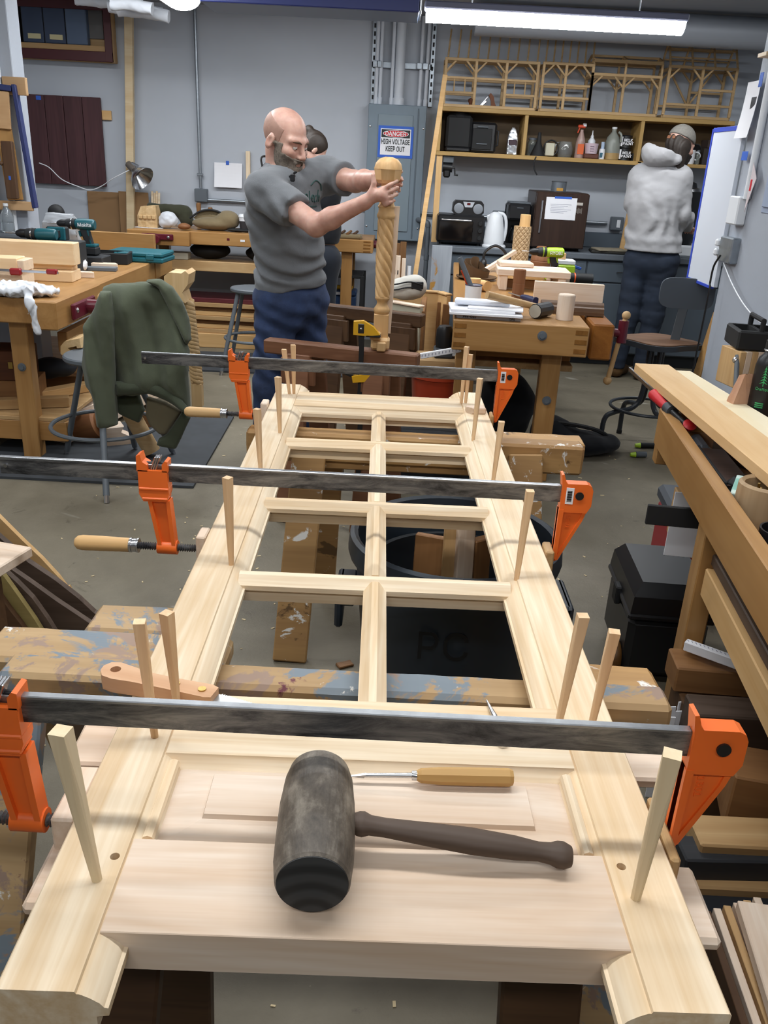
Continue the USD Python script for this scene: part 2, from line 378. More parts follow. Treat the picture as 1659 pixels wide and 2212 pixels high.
struct('ceiling', bx(7.8, 12.4, 0.1, (0, 2.4, 2.55), 0.001), ceil_paint)
_le = spot(47, 100, y=5.36)
struct('trim_1', bx(0.9, 0.16, 2.5, (_le[0] - 0.45, 5.28, 1.25), 0.004), col_paint)   # boxed column on the left
_re = spot(1548, 640, x=COL_X)
struct('trim_2', bx(0.5, _re[1] - 2.6, 2.5, (COL_X + 0.25, (_re[1] + 2.6) / 2, 1.25), 0.004), col_paint)   # pier on the right
# ================================================================== THE DOOR IN CLAMPS
DZ, DTH = 0.721, 0.0189
DR = RZ(DTH); DR[:3, 3] = (0.0066, 0.577, DZ)
def dw(x, y, z=0.0):
 """Door coordinates (across, along, above its top face) to the room."""
 return (DR @ [x, y, z, 1.0])[:3]
T = 0.052
door = Thing('panelled_door', 'pale unfinished pine door frame with eight open lights clamped flat on the sawhorses', 'door', R=DR, loc=(0.0066, 0.577, DZ))
st_sec = [(0.3555, -0.002), (0.3535, 0), (0.2790, 0), (0.2775, -0.003), (0.2750, -0.003), (0.2715, -0.0045), (0.2650, -0.008), (0.2560, -0.0145), (0.2520, -0.020), (0.2480, -0.021), (0.2480, -0.031), (0.2600, -0.033), (0.2600, -T), (0.3535, -T), (0.3555, -T + 0.002)]
HOLES = {-1: [0.222, 0.26], 1: [0.236]}
st_r = along_y(st_sec, 0, 2.378)
st_l = along_y([(-x, z) for x, z in reversed(st_sec)], 0, 2.378)
st_l = cut(st_l, tr(trimesh.creation.cylinder(0.0055, 0.06, sections=16), (-0.2900, 0.171, 0)))
st_r = cut(st_r, tr(trimesh.creation.cylinder(0.0055, 0.06, sections=16), (0.2950, 0.184, 0)))
door.add('stile', st_l, pine('y'), smooth=25); door.add('stile', st_r, pine('y'), smooth=25)
def rail(y0, y1, near=False, far=False, mould=0.018):
 """A rail's y-z section: flat top, with an ovolo on the side that faces a light."""
 p = [(y0, -T), (y0, -0.001), (y0 + 0.001, 0)] if not near else [(y0 + 0.012, -T), (y0 + 0.012, -0.033), (y0, -0.031), (y0, -0.020), (y0 + 0.006, -0.0145), (y0 + mould - 0.004, -0.0045), (y0 + mould - 0.002, 0)]
 q = [(y1 - 0.001, 0), (y1, -0.001), (y1, -T)] if not far else [(y1 - mould + 0.002, 0), (y1 - mould + 0.004, -0.0045), (y1 - 0.006, -0.0145), (y1, -0.020), (y1, -0.031), (y1 - 0.012, -0.033), (y1 - 0.012, -T)]
 return p + q
door.add('bottom_rail', along_x(rail(0.069, 0.200)[::-1], -0.2755, 0.2755), bass('x'), smooth=25)
lock = along_x(rail(0.340, 0.492, near=True)[::-1], -0.2755, 0.2755)
door.add('lock_rail', lock, pine('x'), smooth=25)
door.add('top_rail', along_x(rail(2.085, 2.281, near=True, mould=0.024)[::-1], -0.2755, 0.2755), pine('x'), smooth=25)
bar = [(-0.006, 0), (-0.009, -0.003), (-0.019, -0.012), (-0.022, -0.014), (-0.022, -0.024), (-0.013, -0.026), (-0.013, -T), (0.013, -T), (0.013, -0.026), (0.022, -0.024), (0.022, -0.014), (0.019, -0.012), (0.009, -0.003), (0.006, 0)]
MY = [0.898, 1.286, 1.754]
for ym in MY:
 door.add('glazing_bar', along_x([(ym + 1.25 * a, b) for a, b in bar], -0.262, 0.262), pine('x'), smooth=25)
ends = [0.492] + MY + [2.085]
for a, b in zip(ends[:-1], ends[1:]):
 door.add('upright_glazing_bar', along_y([(x, z - 0.0008) for x, z in bar], a + (0.0 if a == 0.492 else 0.014), b - (0.006 if b == 2.085 else 0.014)), pine('y'), smooth=25)
fx, fy0, fy1 = 0.205, 0.252, 0.325      # raised and fielded panel
px0, py0, py1 = 0.262, 0.198, 0.352
V = [(-px0, py0, -0.030), (px0, py0, -0.030), (px0, py1, -0.030), (-px0, py1, -0.030), (-px0, py0, -0.018), (px0, py0, -0.018), (px0, py1, -0.018), (-px0, py1, -0.018),
  (-fx - 0.002, fy0 - 0.002, -0.013), (fx + 0.002, fy0 - 0.002, -0.013), (fx + 0.002, fy1, -0.013), (-fx - 0.002, fy1, -0.013), (-fx, fy0, -0.007), (fx, fy0, -0.007), (fx, fy1, -0.007), (-fx, fy1, -0.007)]
Q = [(0, 3, 2, 1)] + [(a + i, a + (i + 1) % 4, a + 4 + (i + 1) % 4, a + 4 + i) for a in (0, 4, 8) for i in range(4)] + [(12, 13, 14, 15)]
door.add('raised_panel', (np.array(V), np.array(Q)), bass('x'))
for s in (-1, 1):   # the dark pencilled joint line and the ovolo stop beside the panel
 door.add('panel_moulding', tube([(s * 0.2625, 0.206, -0.009), (s * 0.2625, 0.346, -0.009)], 0.0075, 8), pine('y'), smooth=40)
# drawbore pegs standing in the joints: (foot x, foot y, top dx, top dy, length), in the room
PEGS = [(-0.295, 0.708, -0.024, 0.0, 0.195, 'nearest drawbore peg on the left stile, leaning left beside the mallet'),
  (0.303, 0.721, 0.006, 0.0, 0.200, 'nearest drawbore peg on the right stile, in front of the orange clamp head'),
  (-0.299, 0.960, -0.010, 0.0, 0.182, 'drawbore peg crossing behind the nearest clamp bar by the saw handle, leftmost one'),
  (-0.283, 1.022, -0.010, 0.0, 0.158, 'drawbore peg behind the saw handle, right one of the left pair'),
  (0.268, 1.030, 0.012, 0.0, 0.185, 'split-topped drawbore peg behind the nearest clamp bar, left one of the right pair'),
  (0.318, 1.036, 0.010, 0.0, 0.160, 'drawbore peg behind the nearest clamp bar, rightmost of the right pair'),
  (-0.294, 1.500, -0.004, 0.0, 0.182, 'long drawbore peg on the left stile just in front of the middle clamp bar'),
  (0.267, 1.504, 0.006, 0.0, 0.186, 'long drawbore peg on the right stile beside the middle orange clamp head'),
  (-0.318, 2.034, -0.010, 0.0, 0.164, 'drawbore peg on the left stile just behind the middle clamp bar'),
  (0.275, 2.053, 0.006, 0.0, 0.160, 'drawbore peg on the right stile just behind the middle clamp bar'),
  (-0.314, 2.373, -0.007, 0.0, 0.164, 'drawbore peg on the left stile in front of the farthest clamp bar'),
  (0.251, 2.402, 0.004, 0.0, 0.184, 'drawbore peg on the right stile next to the loose little block'),
  (-0.340, 2.815, -0.020, 0.0, 0.150, 'left one of the two far drawbore pegs at the top left corner of the door'),
  (-0.326, 2.820, -0.004, 0.0, 0.166, 'right one of the two far drawbore pegs at the top left corner of the door'),
  (0.242, 2.812, 0.003, 0.0, 0.191, 'taller of the two far drawbore pegs at the top right corner of the door'),
  (0.257, 2.816, 0.003, 0.0, 0.165, 'shorter of the two far drawbore pegs at the top right corner of the door')]
for i, (x, y, dx, dy, ln, lab) in enumerate(PEGS):
 r0, r1 = (0.0056, 0.0092) if i < 2 else (0.0050, 0.0076)
 ang = rnd.uniform(-0.5, 0.5); ca = np.linspace(0, 2 * PI, 8, endpoint=False) + PI / 8
 lo = [(r0 * math.cos(a), r0 * math.sin(a), -0.006) for a in ca]
 mid = [(r1 * 0.95 * (1.25 if k % 2 == 0 else 1.25) * math.cos(a) * 0.86, r1 * 1.02 * math.sin(a), ln * 0.6) for k, a in enumerate(ca)]
 q = [(r1 * sx + dx, r1 * sy, ln) for sx in (-1, 1) for sy in (-1, 1)]
 mm = hull(lo + [(p[0] + dx * 0.6, p[1], p[2]) for p in mid] + q)
 one('drawbore_peg', lab, 'wooden peg', mm, redoak('z') if i not in (0, 1) else wood('pale_peg', '#dcc39a', '#ead8b6', 'z', ring=14), (x, y, DZ), 0.0, group=None, R=RZ(ang))
# ---- bar clamps
def clamp(y, xr, xl, bar_l, zt, lab, tilt=0.0, num='1301', sticker=True):
 """xr: inner face of the fixed head, xl: right side of the sliding jaw, zt: top of the bar."""
 R = RY(tilt)
 t = Thing('bar_clamp', lab, 'clamp', (xr, y, zt), R=R)
 L = xr - bar_l
 sec = [(-0.0055, 0), (0.0055, 0), (0.0055, -0.0060), (0.0045, -0.0068), (0.0045, -0.036), (-0.0045, -0.036), (-0.0045, -0.0068), (-0.0055, -0.0060)]
 t.add('bar', along_x(sec[::-1], -L, 0.02), steel, smooth=30); t.add('bar_edge', along_x([(0.0056, -0.0030), (0.0056, -0.0002), (0.0042, 0.0010), (-0.0042, 0.0010), (-0.0056, -0.0002), (-0.0056, -0.0030)], -L, -0.002), flat('worn_steel_edge', '#9da0a4', 0.34, 0.9, var=0.15, scale=30), smooth=30, label='bright worn top edge')
 t.add('bar_pin', tr(trimesh.creation.cylinder(0.004, 0.016, sections=12), (-L + 0.012, 0, -0.018), rx=PI / 2), bright, smooth=40)
 W = 0.024
 head = [(0.000, -0.002), (-0.004, 0.026), (0.001, 0.027), (0.006, 0.012), (0.010, 0.007), (0.052, 0.007), (0.060, 0.003), (0.064, -0.006), (0.064, -0.040), (0.056, -0.056), (0.0, -0.056)]
 arm = [(-0.001, -0.05), (0.058, -0.05), (0.050, -0.074), (0.030, -0.118), (0.010, -0.166), (0.003, -0.170), (-0.001, -0.160)]
 rib = [(0.010, -0.058), (0.048, -0.058), (0.038, -0.088), (0.020, -0.125), (0.008, -0.150)]
 hd = cut(cat(slab(head, W)), slab([(0.062, -0.2), (0.062, -0.19), (0.061, -0.2)], 0.001))
 t.add('fixed_head', hd, orange, smooth=25)
 t.add('head_arm', cat(slab(arm, 0.012), slab([(-0.001, -0.05), (0.009, -0.05), (0.007, -0.166), (-0.001, -0.16)], 0.026), slab([(0.050, -0.05), (0.058, -0.05), (0.051, -0.074), (0.011, -0.166), (0.003, -0.170), (0.012, -0.145), (0.044, -0.074)], 0.018)), orange, smooth=25)
 t.add('rivet', cat(tr(trimesh.creation.cylinder(0.0085, W + 0.006, sections=20), (0.037, 0, -0.018), rx=PI / 2)), black, smooth=40)
 if num:
  n = tr(lettering(num, 0.009, 0.0014), (0.022, -0.0058, -0.078), rx=PI / 2); n.apply_transform(np.eye(4))
  c = n.bounds.mean(0); n.apply_translation(-c); n.apply_transform(RY(PI / 2)); n.apply_translation(c)
  t.add('cast_number', n, orange)
 if sticker:
  s = t.add('barcode_label', bx(0.016, 0.001, 0.036, (0.017, -W / 2 - 0.0005, -0.019), 0.0002), paper)
  bars = [bx(0.0095, 0.0006, 0.0006 + 0.0007 * ((k * 7) % 3), (0.0165, -W / 2 - 0.0012, -0.008 - 0.0017 * k), 0.0001) for k in range(14)]
  t.add('barcode', cat(*bars), black, parent=s)
 # sliding jaw
 j = xl - xr
 body = cat(slab([(j - 0.060, -0.010), (j, -0.010), (j + 0.002, -0.060), (j - 0.004, -0.078), (j - 0.052, -0.078), (j - 0.060, -0.062)], 0.030),
    slab([(j - 0.062, -0.012), (j - 0.062, 0.020), (j - 0.054, 0.024), (j - 0.050, 0.008), (j - 0.040, 0.002), (j - 0.040, -0.012)], 0.030),
    slab([(j - 0.010, -0.012), (j - 0.010, 0.004), (j - 0.004, 0.012), (j + 0.002, 0.010), (j + 0.002, -0.012)], 0.030),
    bx(0.062, 0.034, 0.006, (j - 0.029, 0, -0.050), 0.002), bx(0.054, 0.034, 0.006, (j - 0.028, 0, -0.072), 0.002))
 t.add('sliding_jaw', body, orange, smooth=25)
 a2 = cat(slab([(j - 0.040, -0.076), (j - 0.002, -0.076), (j + 0.004, -0.176), (j - 0.026, -0.176)], 0.012), slab([(j - 0.044, -0.076), (j - 0.036, -0.076), (j - 0.020, -0.178), (j - 0.028, -0.178)], 0.026), slab([(j - 0.006, -0.076), (j + 0.002, -0.076), (j + 0.009, -0.178), (j + 0.001, -0.178)], 0.026))
 t.add('jaw_arm', a2, orange, smooth=25)
 zs = -0.187
 t.add('screw_boss', tr(rod((-0.021, 0, 0), (0.021, 0, 0), 0.0155, n=20), (j - 0.010, 0, zs)), orange, smooth=40)
 t.add('clutch_plates', cat(*[bx(0.003, 0.020, 0.034, (j - 0.030 + 0.0045 * k, 0, 0.002), 0.001, ry=0.35) for k in range(3)]), bright)
 t.add('thumb_pin', rod((j - 0.052, 0, 0.001), (j - 0.006, 0, 0.001), 0.004, n=10), black, smooth=40)
 x0, x1 = j - 0.075, j + 0.062
 th = [(0.0072 + 0.0016 * (1 if k % 2 else -1), z) for k, z in enumerate(np.linspace(0, x1 - x0, 56))]
 sc = lathe([(0.0072, -0.001)] + th, 14); sc.apply_transform(RY(PI / 2)); sc.apply_translation([x0, 0, zs]); t.add('screw', sc, steel, smooth=30)
 pd = lathe([(0.006, 0), (0.012, 0.002), (0.016, 0.008), (0.016, 0.012)], 18); pd.apply_transform(RY(PI / 2)); pd.apply_translation([x1, 0, zs]); t.add('swivel_pad', pd, steel, smooth=40)
 fe = lathe([(0.0145, 0), (0.016, 0.002), (0.016, 0.006), (0.0145, 0.007), (0.0145, 0.016), (0.016, 0.018), (0.016, 0.021)], 20); fe.apply_transform(RY(PI / 2)); fe.apply_translation([x0 - 0.018, 0, zs]); t.add('ferrule', fe, bright, smooth=30)
 hp = [(0.0, -0.118), (0.009, -0.116), (0.0145, -0.110), (0.0165, -0.100), (0.0165, -0.06), (0.0155, -0.02), (0.0150, 0.002)]
 h = lathe(hp, 22); h.apply_transform(RY(PI / 2)); h.apply_translation([x0 - 0.018, 0, zs]); t.add('handle', h, softw('x'), smooth=50)
 return t
clamp(0.833, 0.373, -0.414, -0.62, 0.871, 'nearest bar clamp, orange head in front with a scuffed top and no barcode label', 0.0, sticker=False)
clamp(1.648, 0.362, -0.448, -0.795, 0.869, 'middle bar clamp with a barcode label, long bar reaching to the left edge', 0.0, num='4501')
clamp(2.660, 0.336, -0.452, -0.790, 0.873, 'farthest bar clamp with a barcode label, bar end in front of the olive sweatshirt', 0.0, num='4501')
# blocks between jaws and stiles
def between(y, side, xa, xb, h, lab, d=0.06):
 one('clamp_block', lab, 'wood block', bx(abs(xb - xa), d, h), oak('y') if side > 0 else bass('y'), ((xa + xb) / 2, y, 0.686), group=None)
between(0.833, 1, 0.3600, 0.3722, 0.075, 'small block pinched between the right stile and the nearest orange clamp head', 0.11)
between(0.850, -1, -0.384, -0.3545, 0.060, 'pale block between the left stile and the screw of the nearest clamp', 0.10)
between(1.648, 1, 0.3430, 0.3612, 0.085, 'small block between the right stile and the middle orange clamp head', 0.055)
between(1.648, -1, -0.392, -0.3715, 0.070, 'small block at the screw of the middle clamp beside the left stile', 0.055)
between(2.660, 1, 0.3240, 0.3352, 0.090, 'small block between the right stile and the farthest orange clamp head', 0.055)
between(2.660, -1, -0.412, -0.390, 0.095, 'small block at the screw of the farthest clamp beside the left stile', 0.055)
# cauls under the door
one('support_board', 'pale rounded-corner board under the near end of the door, nearest the bottom rail', 'board', bx(0.800, 0.115, 0.018, bev=0.006), bass('x'), (0.010, 0.772, 0.669 - 0.0095), 0.0)
one('support_board', 'pale board under the door below the nearest clamp bar, poking out on both sides', 'board', bx(0.870, 0.110, 0.018, bev=0.004), bass('x'), (0.004, 1.030, 0.669 - 0.0095), 0.035)
# ---- sawhorses
def sawhorse(y, x0, x1, top, lab, m, legs, yaw=0.0, h=0.095, w=0.075, extra=None, seed=1):
 c = ((x0 + x1) / 2, y, 0.0); L = x1 - x0
 t = Thing('sawhorse', lab, 'sawhorse', c, yaw)
 b = rough(dice(bx(L, w, h, (0, 0, top - 0.003 - h / 2), 0.008), 0.03), 0.0022, 22, seed)
 t.add('top_beam', b, m('x'))
 for lx, sp, lw, tz in legs:     # leg centre, splay to the camera (+ away), board width, top height
  t.add('leg', beam((lx, 0.052 * (1 if sp > 0 else -1), tz), (lx + 0.03 * (1 if lx > 0 else -1), sp, 0.0), 0.105, 0.032, 0.004, up=(0, 1, 0)), m('x'))
  for k in (-0.025, 0.025):
   t.add('bolt', ball(0.008, (lx + k, 0.069 * (1 if sp > 0 else -1) * 1.0, tz - 0.045), (1, 0.5, 1), 1), blackm)
 if extra: extra(t)
 return t
def ex_mid(t):
 t.add('side_plank', rough(dice(bx(0.42, 0.11, 0.040, (-0.405, 0.075, 0.640), 0.008), 0.03), 0.002, 20, 3), painted('x'))
 t.add('side_plank', rough(dice(bx(0.22, 0.10, 0.040, (-0.36, 0.180, 0.638), 0.008), 0.03), 0.002, 20, 4), painted('x'))
 t.add('side_plank', rough(dice(bx(0.16, 0.09, 0.055, (0.480, 0.072, 0.625), 0.010), 0.03), 0.002, 20, 5), splash('x'))
sawhorse(1.205, -0.620, 0.490, 0.669, 'paint-stained wooden sawhorse with grey and maroon paint under the middle of the door', painted, [(-0.52, -0.30, 0.1, 0.64), (0.44, -0.25, 0.1, 0.64), (-0.50, 0.34, 0.1, 0.60), (0.43, 0.34, 0.1, 0.60)], extra=ex_mid, w=0.068)
def ex_far(t):
 t.add('side_plank', rough(dice(bx(0.30, 0.10, 0.030, (0.40, 0.085, 0.640), 0.006), 0.03), 0.002, 20, 6), splash('x'))
 t.add('cross_brace', bx(0.62, 0.022, 0.10, (-0.03, -0.020, 0.60), 0.004), splash('x'))
sawhorse(2.590, -0.445, 0.620, 0.669, 'far wooden sawhorse splashed with white paint under the top end of the door', splash, [(-0.33, -0.30, 0.1, 0.62), (0.345, -0.26, 0.1, 0.64), (-0.28, 0.25, 0.1, 0.60), (0.33, 0.24, 0.1, 0.60)], extra=ex_far)
sawhorse(0.86, -0.36, 0.38, 0.650, 'dark brown sawhorse below the bottom rail, mostly hidden under the near end', dark, [(-0.31, -0.26, 0.1, 0.60), (0.22, -0.10, 0.1, 0.60), (-0.28, 0.14, 0.1, 0.60), (0.26, 0.14, 0.1, 0.60)], h=0.07, w=0.26)
# ---- mallet
mt = Thing('joiners_mallet', 'worn dark barrel-headed wooden mallet lying on the bottom rail', 'mallet', (-0.055, 0.674, DZ), rz=0.045)
mallet_wood = mat('mallet_wood', lambda path: usdkit.material(stage, path, {
 't': ('texture_coordinate', {}), 'ms': ('mapping', dict(scale=(1, 0.55, 1))), 'n': ('noise_texture', dict(scale=24, detail=8, roughness=0.7, distortion=0.15)), 'r': ('rgb_ramp', dict(ramp=[(0.32, lin('#35302b')), (0.5, lin('#5b534a')), (0.68, lin('#8c8478'))])),
 'm': ('mapping', dict(scale=(90, 5, 90))), 'n2': ('noise_texture', dict(scale=2, detail=3)), 'b': ('bump', dict(strength=0.4, distance=0.002)), 'p': ('principled_bsdf', dict(roughness=0.5, specular_ior_level=0.4))},
 [('t.object', 'ms.vector'), ('ms.vector', 'n.vector'), ('n.fac', 'r.fac'), ('r.color', 'p.base_color'), ('t.object', 'm.vector'), ('m.vector', 'n2.vector'), ('n2.fac', 'b.height'), ('b.normal', 'p.normal')], surface='p.BSDF'))
mallet_end = mat('mallet_end_grain', lambda path: usdkit.material(stage, path, {
 't': ('texture_coordinate', {}), 'w': ('wave_texture', dict(wave_type='rings', rings_direction='y', scale=14, distortion=9, detail=4)), 'r': ('rgb_ramp', dict(ramp=[(0.1, lin('#232425')), (0.8, lin('#3b3c3d'))])), 'b': ('bump', dict(strength=0.2, distance=0.0006)), 'p': ('principled_bsdf', dict(roughness=0.65))},
 [('t.object', 'w.vector'), ('w.fac', 'r.fac'), ('r.color', 'p.base_color'), ('w.fac', 'b.height'), ('b.normal', 'p.normal')], surface='p.BSDF'))
hl = 0.178
prof = [(0.0385, 0.0), (0.0405, 0.004), (0.0435, 0.03), (0.0445, 0.075), (0.0440, 0.115), (0.0410, 0.155), (0.0375, 0.171), (0.033, 0.177), (0.020, hl)]
hm = lathe(prof, 44); hm = rough(dice(hm, 0.012), 0.0006, 40, 9); hm.apply_transform(RX(-PI / 2)); hm.apply_translation([0, 0, 0.0448])
mt.add('head', hm, mallet_wood, smooth=40)
en = rough(dice(lathe([(0.0384, 0), (0.0380, 0.0016), (0.02, 0.003)], 40), 0.008), 0.0005, 60, 4); en.apply_transform(RX(PI / 2)); en.apply_translation([0, 0.0006, 0.0448])
mt.add('end_grain_face', en, mallet_end, smooth=60)
hn = lathe([(0.010, -0.012), (0.011, 0.0), (0.0150, 0.008), (0.0158, 0.014), (0.0125, 0.022), (0.0120, 0.04), (0.0150, 0.10), (0.0165, 0.14), (0.0150, 0.19), (0.0120, 0.218), (0.0135, 0.232), (0.0165, 0.240), (0.0168, 0.248), (0.013, 0.256)], 24)
hn.apply_scale([0.82, 1.0, 1.0])
M, _ = frame_to((0.036, 0.093, 0.043), (0.30, 0.072, 0.0165)); Q2 = M.copy(); Q2[:3, 0], Q2[:3, 1], Q2[:3, 2] = M[:3, 2], -M[:3, 1], M[:3, 0]; Q2[:3, 3] = (0.040, 0.093, 0.043)
hn.apply_transform(Q2)
mt.add('handle', hn, walnut('x'), smooth=50)
# ---- hand tools lying on the door
def turned(t, name, prof, m, p0, p1, n=18, smooth=40, label=None):
 """A turned piece with its axis running from p0 towards p1."""
 g = lathe(prof, n); p0, p1 = np.asarray(p0, float), np.asarray(p1, float); z = (p1 - p0) / np.linalg.norm(p1 - p0)
 x = np.cross([0, 0, 1.0], z); x = np.array([1.0, 0, 0]) if np.linalg.norm(x) < 1e-6 else x / np.linalg.norm(x)
 M = np.eye(4); M[:3, 0], M[:3, 1], M[:3, 2], M[:3, 3] = x, np.cross(z, x), z, p0
 g.apply_transform(M); return t.add(name, g, m, smooth=smooth, label=label)
a0, a1 = np.array([0.060, 0.899, DZ - 0.004]), np.array([0.188, 0.905, DZ - 0.004])
cz = Thing('carving_chisel', 'slim chisel with a pale octagonal handle lying at the edge of the lock rail', 'chisel', tuple(a0))
turned(cz, 'handle', [(0.0062, 0), (0.0095, 0.006), (0.0112, 0.03), (0.0118, 0.07), (0.0118, 0.122), (0.010, 0.127)], wood('chisel_ash', '#b98f55', '#cda86c', 'x', ring=16), (0, 0, 0.011), a1 - a0 + [0, 0, 0.011], n=8, smooth=None)
cz.add('ferrule', rod((-0.006, -0.0003, 0.011), (0.002, 0, 0.011), 0.0062), bright, smooth=40)
cz.add('blade', cat(rod((-0.068, -0.003, 0.0095), (-0.005, 0, 0.011), 0.0027, 0.0034), hull([(-0.068, -0.0065, 0.0075), (-0.068, 0.0005, 0.0075), (-0.066, -0.0055, 0.012), (-0.066, -0.001, 0.012), (-0.088, -0.0055, 0.0078), (-0.088, -0.0025, 0.0078)])), bright, smooth=40)
g0, g1 = np.array([0.180, 1.020, DZ]), np.array([0.172, 1.10, DZ])
sp = Thing('marking_awl', 'small bright steel marking tool lying under the nearest clamp bar on the lock rail', 'tool', tuple(g0))
sp.add('shank', cat(rod((0, -0.03, 0.006), (-0.004, 0.020, 0.006), 0.0055, 0.0048), rod((-0.004, 0.020, 0.006), (-0.011, 0.062, 0.004), 0.0046, 0.0008)), bright, smooth=40)
sp.add('finger_loop', tr(trimesh.creation.torus(0.006, 0.0018, 16, 8), (0.002, -0.040, 0.005)), bright, smooth=40)
# drywall saw on the left stile
h0, h1, tip = spot(222, 1450, z=0.738), spot(466, 1503, z=0.738), spot(690, 1540, z=0.738)
dx = (h1 - h0); ang = math.atan2(dx[1], dx[0]); Lh = np.linalg.norm(dx[:2])
sw = Thing('jab_saw', 'small handsaw with a drilled light wooden handle lying behind the nearest clamp bar', 'handsaw', (h0[0], h0[1], DZ), rz=ang)
o = [(0.0, 0.004), (0.006, 0.016), (0.02, 0.020), (0.045, 0.016), (0.07, 0.011), (0.12, 0.011), (Lh - 0.012, 0.014), (Lh, 0.010), (Lh, -0.016), (Lh - 0.01, -0.019), (0.11, -0.019), (0.06, -0.020), (0.03, -0.023), (0.012, -0.020), (0.002, -0.008)]
cirp = lambda cx, cy, r, n=14: [(cx + r * math.cos(a), cy + r * math.sin(a)) for a in np.linspace(0, 2 * PI, n, endpoint=False)]
sw.add('handle', tr(prism(o, 0.024, [cirp(0.022, 0.001, 0.008)]), (0, 0, 0.001)), wood('saw_beech', '#c89a74', '#d8b08c', 'x', ring=12), smooth=25)
for bxp in (Lh - 0.020, Lh - 0.062):
 sw.add('bolt', tr(trimesh.creation.cylinder(0.006, 0.027, sections=16), (bxp, -0.003, 0.0135)), flat('brass', '#b59a5a', 0.35, 1.0), smooth=40)
Lb = np.linalg.norm((tip - h1)[:2]); teeth = []
for k in range(46):
 teeth += [(Lh + 0.004 + Lb * k / 46, 0.010 - 0.016 * k / 46), (Lh + 0.004 + Lb * (k + 0.5) / 46, 0.0128 - 0.016 * (k + 0.5) / 46)]
bl = [(Lh - 0.02, 0.006)] + teeth + [(Lh + Lb, -0.008), (Lh + Lb - 0.004, -0.013), (Lh - 0.02, -0.015)]
sw.add('blade', tr(prism(bl, 0.0012), (0, 0, 0.0125)), flat('saw_steel', '#b9bdc0', 0.35, 0.9), smooth=None)
# loose block on the right stile at the far end
q = spot(1022, 893, z=DZ)
one('loose_block', 'small loose pale block lying on the right stile near the farthest clamp', 'wood block', cut(bx(0.062, 0.040, 0.020), bx(0.05, 0.05, 0.05, (-0.040, -0.028, 0), rz=0.7)), bass('x'), (q[0] + 0.008, q[1] + 0.01, DZ + 0.0102), 0.15)
# ================================================================== BACK OF THE ROOM
def rect(l, t, r, b, y):
 """x0, x1, z0, z1 on the plane y of what lies between four pixel edges."""
 mx, my = (l + r) / 2, (t + b) / 2
 return spot(l, my, y=y)[0], spot(r, my, y=y)[0], spot(mx, b, y=y)[2], spot(mx, t, y=y)[2]
def pbox(l, t, r, b, y, d, bev=0.003):
 """A box whose front face fills those pixel edges at y and which goes back by d."""
 x0, x1, z0, z1 = rect(l, t, r, b, y)
 return bx(x1 - x0, d, z1 - z0, ((x0 + x1) / 2, y + d / 2, (z0 + z1) / 2), bev)
def cen(m): return m.bounds.mean(0)
def base(m): c = m.bounds.mean(0); return (c[0], c[1], m.bounds[0][2])
galv = flat('galvanised_steel', '#9aa1a8', 0.35, 0.8, var=0.1, scale=20)
panel_paint = flat('panel_paint', '#71808c', 0.45, var=0.03)
# conduit and boxes on the back wall
g1, g2 = spot(419.5, 20, y=7.46), spot(433, 406, y=7.46)
cd = Thing('steel_conduit', 'thin steel conduit running down the back wall to a square box beside the pinned paper', 'conduit', (g2[0], 7.47, g2[2]))
cd.add('pipe', rod((g1[0], 7.47, 2.49), (g2[0], 7.47, g2[2]), 0.013), galv, smooth=40, world=True)
cd.add('strap', bx(0.05, 0.02, 0.02, (spot(432, 377, y=7.46)[0], 7.465, spot(432, 377, y=7.46)[2])), galv, world=True)
jb = pbox(420, 408, 447, 436, 7.44, 0.06, 0.004)
cd.add('junction_box', jb, grey_metal, world=True)
c2 = spot(447, 432, y=7.47); c3 = spot(790, 452, y=7.47)
cd.add('horizontal_pipe', rod((c2[0], 7.475, c2[2]), (c3[0], 7.475, c2[2]), 0.013), galv, smooth=40, world=True)
# cabinet of binders
CBY = 7.38
x0, x1, z0, z1 = rect(20, -30, 239, 129, CBY)
cb = Thing('binder_cabinet', 'maroon-framed open wall cabinet holding blue binders high on the back wall', 'cabinet', ((x0 + x1) / 2, CBY + 0.14, z0))
mar = flat('maroon_paint', '#4a1c20', 0.5)
zt = 2.47; xl = x0 - 0.15
cb.add('frame_rail', bx(x1 - xl, 0.02, 0.070, ((xl + x1) / 2, CBY, z0 + 0.035)), mar, world=True)
cb.add('frame_rail', bx(x1 - xl, 0.02, 0.060, ((xl + x1) / 2, CBY, zt - 0.03)), mar, world=True)
cb.add('frame_stile', bx(0.055, 0.021, zt - z0, (x1 - 0.0275, CBY, (zt + z0) / 2)), mar, world=True)
cb.add('back', bx(x1 - xl, 0.012, zt - z0, ((xl + x1) / 2, 7.49, (zt + z0) / 2)), oak('x'), world=True)
cb.add('floor_board', bx(x1 - xl - 0.06, 0.10, 0.04, ((xl + x1) / 2, CBY + 0.06, z0 + 0.09)), oak('x'), world=True)
cb.add('side', bx(0.02, 0.10, zt - z0, (x1 - 0.012, CBY + 0.06, (zt + z0) / 2)), oak('z'), world=True)
cb.add('back_panel', pbox(184, 18, 222, 84, CBY + 0.085, 0.015), flat('grey_panel', '#6c6a68', 0.7), world=True)
bind = flat('binder_blue', '#39455c', 0.5, var=0.06)
zfl = z0 + 0.111
